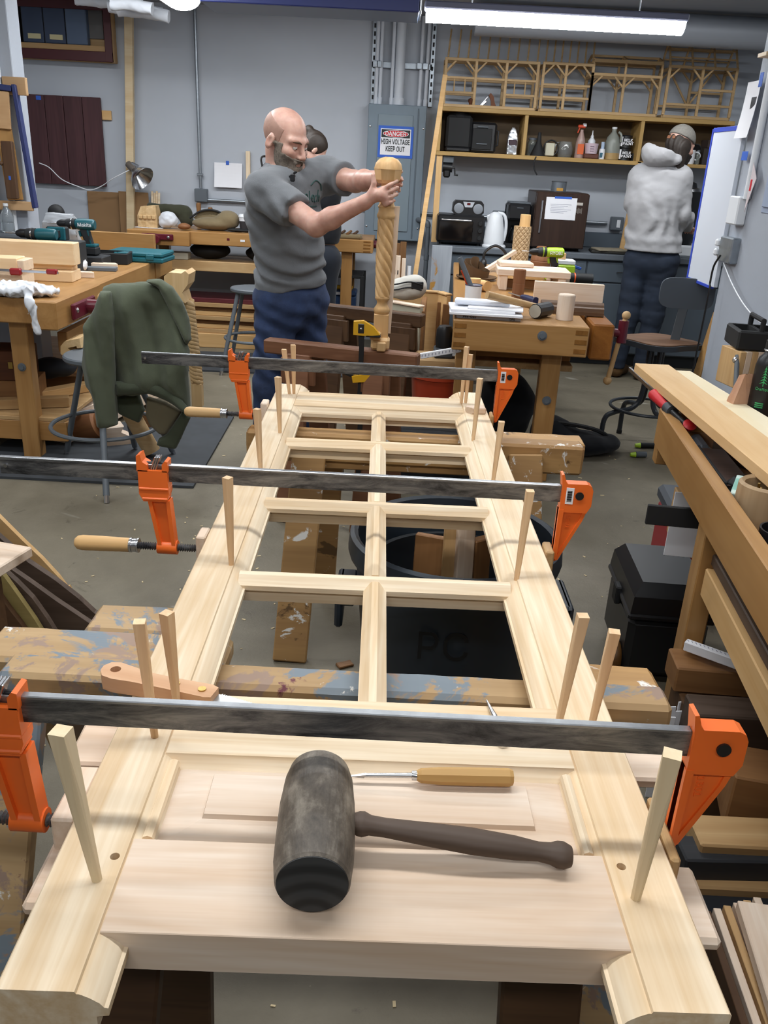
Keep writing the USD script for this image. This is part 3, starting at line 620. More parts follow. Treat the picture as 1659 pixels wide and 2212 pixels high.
for l, r, lab, tag in ((45, 94, 'leftmost blue ring binder with a cream label, high in the maroon-framed cabinet', 1), (92, 141, 'middle blue ring binder with a cream label, high in the maroon-framed cabinet', 1), (139, 188, 'rightmost paler blue ring binder without a label, in the maroon-framed cabinet', 0)):
 a, b = spot(l, 60, y=CBY + 0.02)[0], spot(r, 60, y=CBY + 0.02)[0]
 t = Thing('ring_binder', lab, 'binder', ((a + b) / 2, CBY + 0.06, zfl))
 t.add('cover', bx(b - a - 0.012, 0.07, 0.34, (0, 0, 0.17), 0.006), bind if tag else flat('binder_pale', '#52627a', 0.5))
 t.add('hinge', bx(0.006, 0.072, 0.34, (-(b - a) / 2 + 0.010, 0, 0.17), 0.002), black)
 if tag: t.add('spine_label', bx(0.10, 0.002, 0.035, (0.01, -0.0365, 0.045), 0.0005), flat('cream_label', '#cfc59a', 0.7))
t = one('book', 'dark thin book standing left of the blue binders in the maroon-framed cabinet', 'book', bx(0.035, 0.07, 0.34, (0, 0, 0.17), 0.004), black, (spot(45, 60, y=CBY + 0.02)[0] - 0.035, CBY + 0.06, zfl))
# timber post
pa, pb_ = spot(279, 100, y=7.40), spot(283, 490, y=7.40)
pk = (pb_[0] - pa[0]) / (pb_[2] - pa[2])
one('timber_post', 'tall bare timber post standing floor to ceiling against the back wall', 'post', beam((pb_[0] + pk * (0.0 - pb_[2]), 7.40, 0.0), (pb_[0] + pk * (2.49 - pb_[2]), 7.40, 2.49), 0.062, 0.05, 0.003, up=(0, 1, 0)), wood('post_pine', '#cdb28a', '#decba8', 'x', ring=8), (0, 0, 0))
# dark board shutter
x0, x1, z0, z1 = rect(62, 207, 222, 399, 7.44)
sh = Thing('board_shutter', 'dark red-brown plank shutter of four boards hung on the back wall', 'shutter', ((x0 + x1) / 2, 7.46, z0))
rb = wood('red_brown_board', '#40272a', '#523336', 'z', ring=12)
w4 = (x1 - x0) / 4
for k in range(4):
 sh.add('plank', bx(w4 - 0.004, 0.022 + 0.003 * (k % 2), z1 - z0, (x0 + w4 * (k + 0.5) + 0.0, 7.462, (z0 + z1) / 2), 0.003), rb, world=True)
sh.add('batten', bx(x1 - x0 + 0.05, 0.018, 0.07, ((x0 + x1) / 2 + 0.045, 7.485, spot(226, 249, y=7.48)[2])), softw('x'), world=True)
sh.add('tape_scrap', bx(0.04, 0.001, 0.03, (spot(82, 210, y=7.44)[0], 7.448, spot(82, 211, y=7.44)[2]), 0.0003), tape, world=True)
# pinned paper and stick
def sheet(w, h, bend=0.01, n=8, th=0.0008):
 u = np.linspace(-w / 2, w / 2, n); v = np.linspace(-h / 2, h / 2, n); U, W = np.meshgrid(u, v, indexing='ij')
 Y = -bend * (W / h - 0.5) ** 2 - bend * 0.5 * (U / w) ** 2
 top = np.stack([U, Y, W], -1).reshape(-1, 3); bot = top + [0, th, 0]; F = []
 for i in range(n - 1):
  for j in range(n - 1):
   a, b, c, d = i * n + j, (i + 1) * n + j, (i + 1) * n + j + 1, i * n + j + 1
   F += [[a, b, c], [a, c, d], [n * n + a, n * n + c, n * n + b], [n * n + a, n * n + d, n * n + c]]
 rim = [i * n for i in range(n)] + [(n - 1) * n + j for j in range(1, n)] + [i * n + n - 1 for i in range(n - 2, -1, -1)] + [j for j in range(n - 2, 0, -1)]
 for a, b in zip(rim, rim[1:] + rim[:1]): F += [[a, n * n + a, n * n + b], [a, n * n + b, b]]
 m = trimesh.Trimesh(np.vstack([top, bot]), np.array(F), process=False)
 if m.volume < 0: m.invert()
 return m
x0, x1, z0, z1 = rect(463, 352, 523, 405, 7.48)
pp = Thing('pinned_drawing', 'white sheet with a faint drawing taped to the back wall beside the bald man', 'paper', ((x0 + x1) / 2, 7.494, (z0 + z1) / 2))
pp.add('sheet', tr(sheet(x1 - x0, z1 - z0, 0.03), (0, -0.002, 0)), paper)
pp.add('tape', bx(0.025, 0.002, 0.03, (-0.005, -0.007, (z1 - z0) / 2), 0.0004), tape)
x0, x1, z0, z1 = rect(530, 335, 541, 400, 7.46)
one('wood_strip', 'short pale strip of wood leaning on the back wall just left of the bald man', 'strip', bx(0.035, 0.02, z1 - 0.88 + 0.03, (0, 0, (z1 - 0.88 + 0.03) / 2), 0.002), pine('z'), ((x0 + x1) / 2, 7.475, 0.88))
# electrical panel with danger sign
x0, x1, z0, z1 = rect(791, 226, 914, 519, 7.38)
ep = Thing('electrical_panel', 'grey-blue electrical panel with a red and white danger sign on the back wall', 'electrical panel', ((x0 + x1) / 2, 7.44, z0))
pw, ph = x1 - x0, z1 - z0
ep.add('cabinet', bx(pw, 0.12, ph, (0, 0, ph / 2), 0.004), panel_paint)
ep.add('door', bx(pw * 0.60, 0.008, ph * 0.86, (-0.012, -0.064, ph * 0.50), 0.002), flat('panel_door', '#76858f', 0.45))
ep.add('hinge_strip', bx(0.010, 0.006, ph * 0.96, (pw * 0.36, -0.062, ph * 0.5), 0.001), flat('panel_dark', '#56636e', 0.5))
for sx in (-1, 1):
 for zz in (0.10, 0.84): ep.add('screw', ball(0.008, (sx * pw * 0.46, -0.062, ph * zz), (1, 0.5, 1), 1), bright)
SX, SZ = -0.005, ph * 0.735
ep_s = ep.add('danger_sign', bx(0.278, 0.002, 0.232, (SX, -0.0695, SZ), 0.0004), tape)
ep.add('sign_face', bx(0.240, 0.0012, 0.192, (SX, -0.0709, SZ), 0.0003), paper, parent=ep_s)
ep.add('sign_header', bx(0.226, 0.0010, 0.058, (SX, -0.0717, SZ + 0.060), 0.0003), black, parent=ep_s)
ov = lambda a, b: [(a * math.cos(k), b * math.sin(k)) for k in np.linspace(0, 2 * PI, 40, endpoint=False)]
def face_on(m, c): m = m.copy(); m.apply_transform(RX(PI / 2)); m.apply_translation(c); return m
ep.add('oval', face_on(prism(ov(0.102, 0.026), 0.0008), (SX, -0.0719, SZ + 0.060)), paper, parent=ep_s)
ep.add('red_oval', face_on(prism(ov(0.097, 0.023), 0.0008), (SX, -0.0725, SZ + 0.060)), flat('sign_red', '#c4202c', 0.4), parent=ep_s)
for txt, dz, hh, mm in (('DANGER', 0.060, 0.030, paper), ('HIGH VOLTAGE', 0.002, 0.036, black), ('KEEP OUT', -0.050, 0.036, black)):
 g = lettering(txt, hh, 0.0008, True); wmax = {'DANGER': 0.165, 'HIGH VOLTAGE': 0.225, 'KEEP OUT': 0.150}[txt]
 g.apply_scale([wmax / (g.bounds[1][0] - g.bounds[0][0]), 1, 1]); ep.add('lettering', face_on(g, (SX, -0.0730, SZ + dz)), mm, parent=ep_s)
# conduits and strut frame above the panel
zb = z1
pc = Thing('conduit_rack', 'rack of white electrical conduits strapped to steel channel above the electrical panel', 'conduit', ((x0 + x1) / 2, 7.46, zb))
wh = flat('white_conduit', '#c3c9d2', 0.5)
for px_, r in ((811, 0.014), (819.5, 0.014), (844.5, 0.014), (860, 0.038), (905, 0.014), (918, 0.014)):
 a = spot(px_ + 0.5, 222, y=7.44)[0]
 pc.add('conduit', rod((a, 7.44, zb), (a, 7.44, 2.49), r, n=16), wh, smooth=40, world=True)
 pc.add('connector', rod((a, 7.44, zb), (a, 7.44, zb + 0.05), r * 1.25, n=16), wh, smooth=40, world=True)
for px_ in (804.5, 929):
 a = spot(px_, 222, y=7.47)[0]
 pc.add('strut_channel', bx(0.035, 0.035, 2.49 - zb, (a, 7.475, (zb + 2.49) / 2), 0.002), galv, world=True)
 pc.add('slots', cat(*[bx(0.014, 0.003, 0.030, (a, 7.4565, zb + 0.05 + 0.055 * k), 0.001) for k in range(int((2.45 - zb) / 0.055))]), blackm, world=True)
zm = spot(868, 142, y=7.46)[2]; xa, xb = spot(803, 139, y=7.46)[0], spot(933, 146, y=7.46)[0]
pc.add('cross_channel', bx(xb - xa, 0.035, 0.042, ((xa + xb) / 2, 7.475, zm), 0.002), galv, world=True)
for px_ in (812, 820, 907, 920): pc.add('strap', bx(0.04, 0.02, 0.045, (spot(px_, 142, y=7.44)[0] - 0.004, 7.425, zm), 0.003), galv, world=True)
# cardboard leaning behind the rear bench
card = flat('cardboard', '#8a6a48', 0.85, var=0.05, scale=4)
for l, r, t_, b_, yy, lab in ((186, 262, 415, 495, 7.42, 'left one of the two cardboard sheets leaning on the back wall behind the rear bench'), (256, 320, 415, 495, 7.40, 'right one of the two cardboard sheets leaning on the wall behind the timber post')):
 x0, x1, z0, z1 = rect(l, t_, r, b_, yy)
 one('cardboard_sheet', lab, 'cardboard', bx(x1 - x0, 0.012, z1, (0, 0, z1 / 2), 0.002), card, ((x0 + x1) / 2, yy + 0.06 - (0.03 if l > 200 else 0), 0.0))
for k, l in enumerate((319, 324, 329, 334)):
 a = spot(l, 420, y=7.30);
 one('wood_strip', ['leftmost', 'second', 'third', 'rightmost'][k] + ' of the four thin pale sticks standing beside the cardboard', 'strip', beam((a[0] - 0.03, 7.31, 0.0), (a[0], 7.44, a[2] + 0.02 - 0.012 * (k % 2)), 0.016, 0.010, 0.001), pine('x'))
# clamp lamp on the post
c = spot(308, 386, y=7.25)
cl = Thing('clamp_lamp', 'clamp lamp with a dented aluminium reflector fixed to the timber post', 'lamp', tuple(c))
refl = trimesh.creation.revolve(np.array([(0.0, 0.078), (0.022, 0.078), (0.032, 0.062), (0.062, 0.030), (0.080, 0.0), (0.078, -0.002), (0.058, 0.028), (0.028, 0.058), (0, 0.060)]), sections=28)
_z = -np.array([0.72, -0.40, -0.57]); _z /= np.linalg.norm(_z); _x = np.cross([0, 1.0, 0], _z); _x /= np.linalg.norm(_x); tilt = np.eye(4); tilt[:3, 0], tilt[:3, 1], tilt[:3, 2] = _x * 1.3, np.cross(_z, _x) * 1.3, _z * 1.3
def tl(m): m = m.copy(); m.apply_transform(tilt); return m
cl.add('reflector', tl(refl), flat('spun_aluminium', '#c8c9cc', 0.22, 1.0, var=0.2, scale=30), smooth=35)
cl.add('socket', tl(lathe([(0.020, 0.075), (0.022, 0.10), (0.020, 0.14), (0.008, 0.15)], 18)), flat('brown_socket', '#5e564e', 0.5), smooth=40)
cl.add('clamp', cat(bx(0.06, 0.03, 0.02, (-0.07, 0.06, 0.10), 0.003, ry=0.4), bx(0.05, 0.03, 0.012, (-0.075, 0.06, 0.06), 0.003, ry=-0.2)), bright)
P = [spot(*q, y=7.30) for q in ((78, 352), (100, 362), (128, 388), (165, 404), (190, 411), (215, 402), (245, 385), (290, 362))]
cl.add('cord', tube(curve([(p[0], 7.36 if i < 6 else 7.30, p[2]) for i, p in enumerate(P)], 40), 0.004, 6), white, world=True, smooth=40)
# ---------------- open shelf unit over the kitchen counter
SY, SD = 7.17, 0.31
xl, xr, zt, zbm = spot(948, 240, y=SY)[0], spot(1588, 265, y=SY)[0], 1.848, 1.535
ply = lambda a='x': wood('shelf_ply', '#a5854f', '#b99860', a, ring=6, rough=0.5)
plyd = wood('shelf_back', '#5e4b31', '#705a3e', 'x', ring=5)
su = Thing('storage_shelf', 'long plywood wall shelf with a back and dividers above the kitchen counter', 'shelf', ((xl + xr) / 2, SY + SD / 2, zbm - 0.012))
xm1, xm2 = spot(1135, 290, y=SY)[0], spot(1385, 300, y=SY)[0]
su.add('top_board', bx(xr - xl, SD, 0.030, ((xl + xr) / 2, SY + SD / 2, zt), 0.002), ply('x'), world=True)
su.add('bottom_board', bx(xm2 + 0.03 - xl, SD, 0.030, ((xl + xm2 + 0.03) / 2, SY + SD / 2, zbm), 0.002), ply('x'), world=True)
su.add('bottom_board', bx(xr - xm2, SD, 0.026, ((xr + xm2) / 2, SY + SD / 2, zbm - 0.0), 0.002), ply('x'), world=True)
for xx in (xl + 0.014, xm1, xm2, xr - 0.014):
 su.add('divider', bx(0.028, SD - 0.01, zt - zbm - 0.03, (xx, SY + SD / 2, (zt + zbm) / 2), 0.002), ply('z'), world=True)
su.add('back', bx(xr - xl, 0.012, zt - zbm, ((xl + xr) / 2, SY + SD - 0.006, (zt + zbm) / 2), 0.001), plyd, world=True)
CT = 0.872
pl = Thing('shelf_prop', 'slim pale timber prop holding up the left end of the wall shelf', 'prop', (xl + 0.03, SY + 0.04, CT))
xx = spot(946, 400, y=SY)[0]
pl.add('post', bx(0.045, 0.05, zbm - 0.014 - CT, (xl + 0.03, SY + 0.04, (zbm - 0.014 + CT) / 2), 0.002), softw('z'), world=True)
xx0, xx1 = spot(1386, 355, y=SY - 0.02)[0], spot(1346, 538, y=SY - 0.02)[0]
one('shelf_prop', 'wide timber prop standing on the counter under the shelf beside the hooded person', 'prop', beam((xx1, SY - 0.012, CT), (xx0, SY - 0.012, zbm + 0.0), 0.020, 0.060, 0.002, up=(1, 0, 0)), softw('x'))
# ---------------- timber-frame models on top of the shelf
ZT = zt + 0.0155
mw = lambda a: wood('model_timber', '#a98c62', '#bfa076', a, ring=10)
def timber(t, part, p0, p1, s=0.020):
 t.add(part, beam(p0, p1, s, s, 0.0015), mw('x'), world=True)
def model(label, l, r, posts, zplate, girts, rafters=None, ridge=None, braces=True, depth=0.22, second=None):
 x0, x1 = spot(l, 200, y=SY)[0], spot(r, 200, y=SY)[0]
 t = Thing('timber_frame_model', label, 'model', ((x0 + x1) / 2, SY + 0.13, ZT)); yf, yb = SY + 0.012, SY + depth
 X = [x0 + (x1 - x0) * p for p in posts]
 for y in (yf, yb):
  timber(t, 'sill', (x0, y, ZT + 0.010), (x1, y, ZT + 0.010))
  timber(t, 'wall_plate', (x0 - 0.01, y, zplate), (x1 + 0.01, y, zplate))
  for x in X:
   timber(t, 'corner_post', (x, y, ZT + 0.02), (x, y, zplate - 0.008))
  if braces:
   for i, x in enumerate(X):
    for sg in (-1, 1):
     if (i == 0 and sg < 0) or (i == len(X) - 1 and sg > 0): continue
     timber(t, 'knee_brace', (x, y, zplate - 0.085), (x + sg * 0.075, y, zplate - 0.008), 0.013)
  for a, b, z in girts:
   timber(t, 'girt', (X[a], y, ZT + z), (X[b], y, ZT + z), 0.016)
 for x in (X[0], X[-1]):
  timber(t, 'tie_beam', (x, yf, zplate - 0.016), (x, yb, zplate - 0.016)); timber(t, 'tie_beam', (x, yf, ZT + 0.010), (x, yb, ZT + 0.010))
 if rafters:
  n, zr = rafters
  for k in range(n):
   x = x0 + (x1 - x0) * (k + 0.15) / (n - 0.7)
   timber(t, 'rafter', (x, yf + 0.004, zplate + 0.01), (x + 0.016, (yf + yb) / 2, zr - 0.05 * ((k * 3) % 2) * 0), 0.012)
 if ridge:
  zr, n = ridge; ym = (yf + yb) / 2
  timber(t, 'ridge', (x0, ym, zr), (x1, ym, zr), 0.014)
  for k in range(n):
   x = x0 + (x1 - x0) * k / (n - 1)
   timber(t, 'rafter', (x, yf - 0.01, zplate), (x, ym, zr), 0.013); timber(t, 'rafter', (x, yb + 0.01, zplate), (x, ym, zr), 0.013)
  for f in (0.35, 0.68):
   for y, yo in ((yf, 1), (yb, -1)): timber(t, 'purlin', (x0, y + yo * (ym - yf) * f, zplate + (zr - zplate) * f), (x1, y + yo * (ym - yf) * f, zplate + (zr - zplate) * f), 0.012)
 return t, X, yf, yb
zp = lambda px, py: spot(px, py, y=SY)[2]
t, X, yf, yb = model('leftmost timber-frame model on the shelf top, four bays wide with tall thin rafters', 960, 1158, [0, 0.33, 0.66, 1], zp(1060, 131), [(0, 1, 0.10), (2, 3, 0.10), (0, 3, 0.20)], rafters=(10, zp(1060, 62)))
for a in (0.07, 0.15): timber(t, 'stud', (X[0] + a, yf, ZT + 0.10), (X[0] + a, yf, ZT + 0.20), 0.010); timber(t, 'stud', (X[2] + a, yf, ZT + 0.10), (X[2] + a, yf, ZT + 0.20), 0.010)
model('second timber-frame model from the left on the shelf top, narrow with thin rafters', 1170, 1276, [0, 0.46, 1], zp(1225, 138), [(0, 2, 0.10), (0, 2, 0.185)], rafters=(7, zp(1225, 82)))
t, X, yf, yb = model('low flat-topped timber-frame model on the shelf top, third from the left', 1276, 1424, [0, 0.47, 1], zp(1350, 163), [], depth=0.24)
for y in (yf, yb):
 timber(t, 'upper_plate', (X[0], y, zp(1350, 133)), (X[-1], y, zp(1350, 133)), 0.024)
 for x in X: timber(t, 'upper_post', (x, y, zp(1350, 163)), (x, y, zp(1350, 133)), 0.016)
timber(t, 'ridge', (X[0], (yf + yb) / 2, zp(1350, 119)), (X[-1], (yf + yb) / 2, zp(1350, 119)), 0.016)
for x in X: timber(t, 'rafter', (x, yf, zp(1350, 130)), (x, (yf + yb) / 2, zp(1350, 119)), 0.014); timber(t, 'rafter', (x, yb, zp(1350, 130)), (x, (yf + yb) / 2, zp(1350, 119)), 0.014)
t, X, yf, yb = model('rightmost gabled timber-frame model on the shelf top with a ridge and purlins', 1440, 1585, [0, 0.5, 1], zp(1510, 146), [(0, 2, 0.095), (1, 2, 0.20)], ridge=(zp(1520, 84), 4), braces=True, depth=0.27)
timber(t, 'long_brace', (X[1], yb, ZT + 0.10), (X[0] + 0.08, yb, zp(1510, 150)), 0.014); timber(t, 'long_brace', (X[1], yb, ZT + 0.10), (X[2] - 0.10, yb, zp(1510, 150)), 0.014)
# hand plane on the shelf top
c = spot(1047, 220, y=SY + 0.02)
pn = Thing('hand_plane', 'metal bench plane with a wooden tote sitting on the shelf top in the leftmost model', 'hand plane', (c[0], SY + 0.125, ZT))
pn.add('sole', bx(0.25, 0.055, 0.022, (0, 0, 0.011), 0.004), flat('plane_iron', '#6d7278', 0.4, 0.7))
pn.add('blade', cat(bx(0.09, 0.04, 0.006, (0.0, 0, 0.055), 0.001, ry=-0.85), bx(0.07, 0.042, 0.02, (-0.005, 0, 0.035), 0.004, ry=-0.7)), bright)
pn.add('tote', slab([(0.06, 0.02), (0.055, 0.06), (0.035, 0.10), (0.05, 0.115), (0.075, 0.09), (0.085, 0.05), (0.10, 0.02)], 0.024), wood('rosewood', '#6a3c24', '#7c4a2e', 'z'))
pn.add('knob', tr(lathe([(0.010, 0), (0.012, 0.015), (0.020, 0.03), (0.018, 0.045), (0.005, 0.052)], 16), (-0.10, 0, 0.021)), wood('rosewood', '#6a3c24', '#7c4a2e', 'z'), smooth=40)
# ---------------- things on the shelf
SB = zbm + 0.0152; YS = SY + 0.02
def at(px, py=330): return spot(px, py, y=SY + 0.10)[0]
hgt = lambda px, t_: spot(px, t_, y=SY + 0.08)[2] - SB
# dark coffee machine
x = at(990, 290); km = Thing('coffee_machine', 'black pod coffee machine with chrome lid ring at the left end of the shelf', 'coffee machine', (x, SY + 0.155, SB))
km.add('body', bx(0.20, 0.24, 0.24, (0, 0.0, 0.14), 0.02), blackm); km.add('base', bx(0.19, 0.25, 0.035, (0, -0.005, 0.018), 0.01), black)
km.add('head', tr(lathe([(0.09, 0), (0.10, 0.02), (0.085, 0.05)], 24), (0, -0.02, 0.225)), black, smooth=40)
km.add('lid_ring', tr(lathe([(0.05, 0), (0.052, 0.008), (0.038, 0.016)], 24), (0, -0.03, 0.262)), bright, smooth=40); km.add('lid_knob', tr(lathe([(0.034, 0), (0.034, 0.018), (0.026, 0.024)], 20), (0, -0.03, 0.272)), grey_metal, smooth=40)
x = at(1043, 295); tl_ = Thing('tool_case', 'black latched plastic case standing on end beside the coffee machine on the shelf', 'case', (x, SY + 0.15, SB))
tl_.add('body', bx(0.205, 0.20, 0.22, (0, 0, 0.11), 0.018), black); tl_.add('lid_panel', bx(0.15, 0.012, 0.15, (-0.01, -0.104, 0.10), 0.004), blackm)
for zz in (0.065, 0.185): tl_.add('latch', bx(0.085, 0.012, 0.010, (-0.01, -0.112, zz), 0.003), grey_metal)
tl_.add('handle', tube([(0.085, -0.08, 0.05), (0.115, -0.08, 0.06), (0.115, -0.08, 0.16), (0.085, -0.08, 0.17)], 0.008, 8), black, smooth=40)
x = at(1107, 305); h = 0.195
bag = surfnet(lambda P: np.maximum(np.maximum(np.abs(P[:, 0]) - (0.040 - 0.030 * np.clip((P[:, 2] - 0.10) / 0.10, 0, 1) ** 2), np.abs(P[:, 1]) - (0.030 - 0.026 * np.clip((P[:, 2] - 0.09) / 0.10, 0, 1))), np.maximum(P[:, 2] - h, -P[:, 2])) + 0.004 * (meshkit.noise(P * 60) - 0.5), (-0.06, -0.06, -0.01), (0.06, 0.06, h + 0.01), 0.006)
fb = Thing('foil_coffee_bag', 'silver foil coffee bag with a dark band standing alone on the left of the shelf', 'bag', (x, SY + 0.10, SB))
fb.add('bag', bag, flat('foil', '#c6cad0', 0.25, 0.7), smooth=40); fb.add('label_band', bx(0.083, 0.064, 0.055, (0, 0, 0.085), 0.012), flat('plum_band', '#3a2430', 0.4))
x = at(1147, 310)
def jar(name, lab, px, r, h, m, capm, yy=0.12, cap=0.012, neck=0.6):
 t = Thing(name, lab, 'jar', (at(px, 315), SY + yy, SB))
 t.add('body', lathe([(r * 0.96, 0), (r, 0.006), (r, h * 0.8), (r * neck, h * 0.93), (r * neck, h)], 22), m, smooth=40)
 if cap: t.add('lid', tr(lathe([(r * neck * 1.15, 0), (r * neck * 1.15, cap), (r * neck * 0.9, cap + 0.004)], 20), (0, 0, h)), capm, smooth=40)
 return t
gl = flat('bottle_glass', '#aeb6b2', 0.08, transmission_weight=0.75, ior=1.45)
j = jar('glass_jar', 'small glass jar with a dark chalk label beside the black funnel on the shelf', 1150, 0.038, 0.115, gl, grey_metal, neck=0.75)
j.add('label', bx(0.05, 0.004, 0.06, (0, -0.038, 0.05), 0.001), flat('chalk_label', '#3b4040', 0.7))
fu = Thing('black_funnel', 'tall black cone funnel upside down on the shelf with a cord below it', 'funnel', (at(1162, 310), SY + 0.06, SB))
fu.add('cone', lathe([(0.058, 0), (0.058, 0.006), (0.020, 0.095), (0.012, 0.165), (0.008, 0.17)], 22), blackm, smooth=40)
q = [spot(1158, 338, y=SY - 0.01), spot(1153, 352, y=SY - 0.015), spot(1155, 368, y=SY - 0.015), spot(1160, 378, y=SY - 0.015)]
fu.add('cord', tube(curve([(a[0], SY - 0.018 + 0.004 * 0, a[2]) for a in q], 14), 0.005, 6), black, world=True, smooth=40)
cm = Thing('cream_clock', 'round dark-rimmed device with a cream face standing on the shelf beside the funnel', 'clock', (at(1190, 320), SY + 0.10, SB))
cm.add('rim', tr(trimesh.creation.torus(0.056, 0.006, 28, 8), (0, 0, 0.062), rx=PI / 2), black, smooth=40)
cm.add('face', bx(0.072, 0.018, 0.092, (-0.008, -0.004, 0.052), 0.010), flat('cream_plastic', '#c9c6b2', 0.5))
cj = Thing('glass_carafe', 'clear glass carafe between the cream-faced device and the spray bottle on the shelf', 'carafe', (at(1222, 322), SY + 0.13, SB))
cj.add('vessel', shell([(0, 0.003), (0.05, 0.0), (0.062, 0.03), (0.06, 0.07), (0.045, 0.115), (0.043, 0.115), (0.057, 0.07), (0.059, 0.03), (0.045, 0.006), (0, 0.006)]), glass('carafe_glass', '#e2e6e6'), smooth=40)
cj.add('handle', tube(curve([(-0.045, -0.01, 0.11), (-0.075, -0.02, 0.10), (-0.08, -0.02, 0.06), (-0.06, -0.01, 0.03)], 14), 0.005, 8), bright, smooth=40)
sp_ = Thing('spray_bottle', 'spray bottle with an orange and white trigger head on the shelf', 'bottle', (at(1255, 305), SY + 0.11, SB))
sp_.add('body', lathe([(0.036, 0), (0.038, 0.01), (0.036, 0.11), (0.030, 0.14), (0.013, 0.19), (0.012, 0.205)], 22), flat('spray_body', '#c9a9a0', 0.3, transmission_weight=0.4), smooth=40)
sp_.add('label', bx(0.05, 0.006, 0.075, (0, -0.035, 0.065), 0.002), flat('spray_label', '#d4622e', 0.5))
sp_.add('trigger_head', cat(bx(0.06, 0.022, 0.024, (-0.004, 0, 0.228), 0.006), bx(0.010, 0.014, 0.04, (-0.026, 0, 0.198), 0.003, ry=0.3)), flat('trigger_orange', '#cc4a28', 0.4))
sp_.add('nozzle_cap', bx(0.030, 0.024, 0.028, (0.016, 0, 0.238), 0.006), white)
sq = Thing('squeeze_bottle', 'white squeeze bottle with a pointed cap standing in the pink tub on the shelf', 'bottle', (at(1281, 305), SY + 0.15, SB))
sq.add('body', lathe([(0.028, 0), (0.029, 0.13), (0.014, 0.15)], 20), white, smooth=40); sq.add('nozzle', tr(lathe([(0.013, 0), (0.013, 0.012), (0.006, 0.024), (0.003, 0.055)], 16), (0, 0, 0.15)), white, smooth=40)
tb = Thing('measuring_tub', 'pinkish measuring tub over a rusty brown tin between spray bottle and small white bottle', 'tub', (at(1275, 325), SY + 0.065, SB))
tb.add('tin', bx(0.11, 0.075, 0.035, (0, 0, 0.018), 0.006), flat('rust_brown', '#5a3226', 0.6)); tb.add('tub', tr(lathe([(0.044, 0), (0.052, 0.075)], 22), (0, 0, 0.0352)), flat('pink_tub', '#c7b3bd', 0.4), smooth=40)
for k in range(3): tb.add('mark', bx(0.03, 0.002, 0.004, (-0.005, -0.0505 + 0.0016 * (2 - k), 0.055 + 0.016 * k), 0.0005), flat('mark_grey', '#7a6a78', 0.5))
bt = Thing('white_bottle', 'small white bottle with a blue-topped cap left of the big clear jug on the shelf', 'bottle', (at(1299, 325), SY + 0.07, SB))
bt.add('body', lathe([(0.022, 0), (0.023, 0.06), (0.020, 0.075)], 20), white, smooth=40); bt.add('cap', tr(lathe([(0.014, 0), (0.013, 0.05)], 16), (0, 0, 0.075)), flat('cap_blue_white', '#a9bcd4', 0.4), smooth=40)
bt.add('label', bx(0.02, 0.004, 0.035, (-0.008, -0.0225, 0.03), 0.001), flat('teal_label', '#2f5f73', 0.5))
jg = Thing('plastic_jug', 'cloudy gallon jug with some amber liquid on the shelf', 'jug', (at(1324, 315), SY + 0.12, SB))
jg.add('body', lathe([(0.055, 0), (0.060, 0.012), (0.060, 0.115), (0.045, 0.165), (0.018, 0.20), (0.017, 0.225)], 26), flat('cloudy_plastic', '#9fa49c', 0.35, transmission_weight=0.35), smooth=40)
jg.add('cap', tr(lathe([(0.020, 0), (0.020, 0.014)], 18), (0, 0, 0.222)), white, smooth=40)
jg.add('liquid', lathe([(0.0607, 0.003), (0.0612, 0.05)], 26), flat('amber_liquid', '#a68a5c', 0.3), smooth=40)
jg.add('handle', tube(curve([(0.03, -0.03, 0.20), (0.048, -0.045, 0.18), (0.052, -0.045, 0.13)], 10), 0.009, 8), flat('cloudy_plastic', '#9fa49c', 0.35, transmission_weight=0.35), smooth=40)
for k, lab in enumerate(('lower black tin of a stack of two milk paint tins on the shelf', 'upper black tin of a stack of two milk paint tins on the shelf')):
 t = Thing('paint_tin', lab, 'tin', (at(1351, 325), SY + 0.11, SB + 0.0905 * k))
 t.add('can', lathe([(0.042, 0), (0.043, 0.003), (0.042, 0.006), (0.042, 0.083), (0.043, 0.087), (0.040, 0.090)], 24), black, smooth=30)
 t.add('side_label', bx(0.012, 0.03, 0.070, (-0.040, -0.012, 0.045), 0.001), paper)
 for i, w in enumerate(('MILK', 'PAINT')): t.add('lettering', face_on(lettering(w, 0.019, 0.012, True), (0.006, -0.033, 0.055 - 0.024 * i)), paper)
one('small_black_tin', 'small round black lid beside the stacked milk paint tins on the shelf', 'tin', lathe([(0.03, 0), (0.03, 0.04), (0.026, 0.055)], 18), blackm, (at(1371, 340), SY + 0.13, SB), smooth=40)
# crank pencil sharpener under the shelf
x = spot(968, 350, y=SY + 0.05)
ps = Thing('pencil_sharpener', 'black hand-cranked sharpener hanging under the left end of the wall shelf', 'sharpener', (x[0], SY + 0.06, zbm - 0.015))
ps.add('bracket', bx(0.085, 0.06, 0.05, (0, 0, -0.026), 0.004), grey_metal); ps.add('body', cat(rod((-0.04, 0, -0.085), (0.035, 0, -0.085), 0.036, n=18), bx(0.055, 0.06, 0.06, (-0.005, 0, -0.13), 0.012)), black, smooth=40)
ps.add('crank', cat(rod((0.035, 0, -0.085), (0.055, 0, -0.085), 0.007), beam((0.055, 0, -0.085), (0.06, 0, -0.135), 0.01, 0.006), rod((0.055, 0, -0.135), (0.085, 0, -0.138), 0.007)), black)
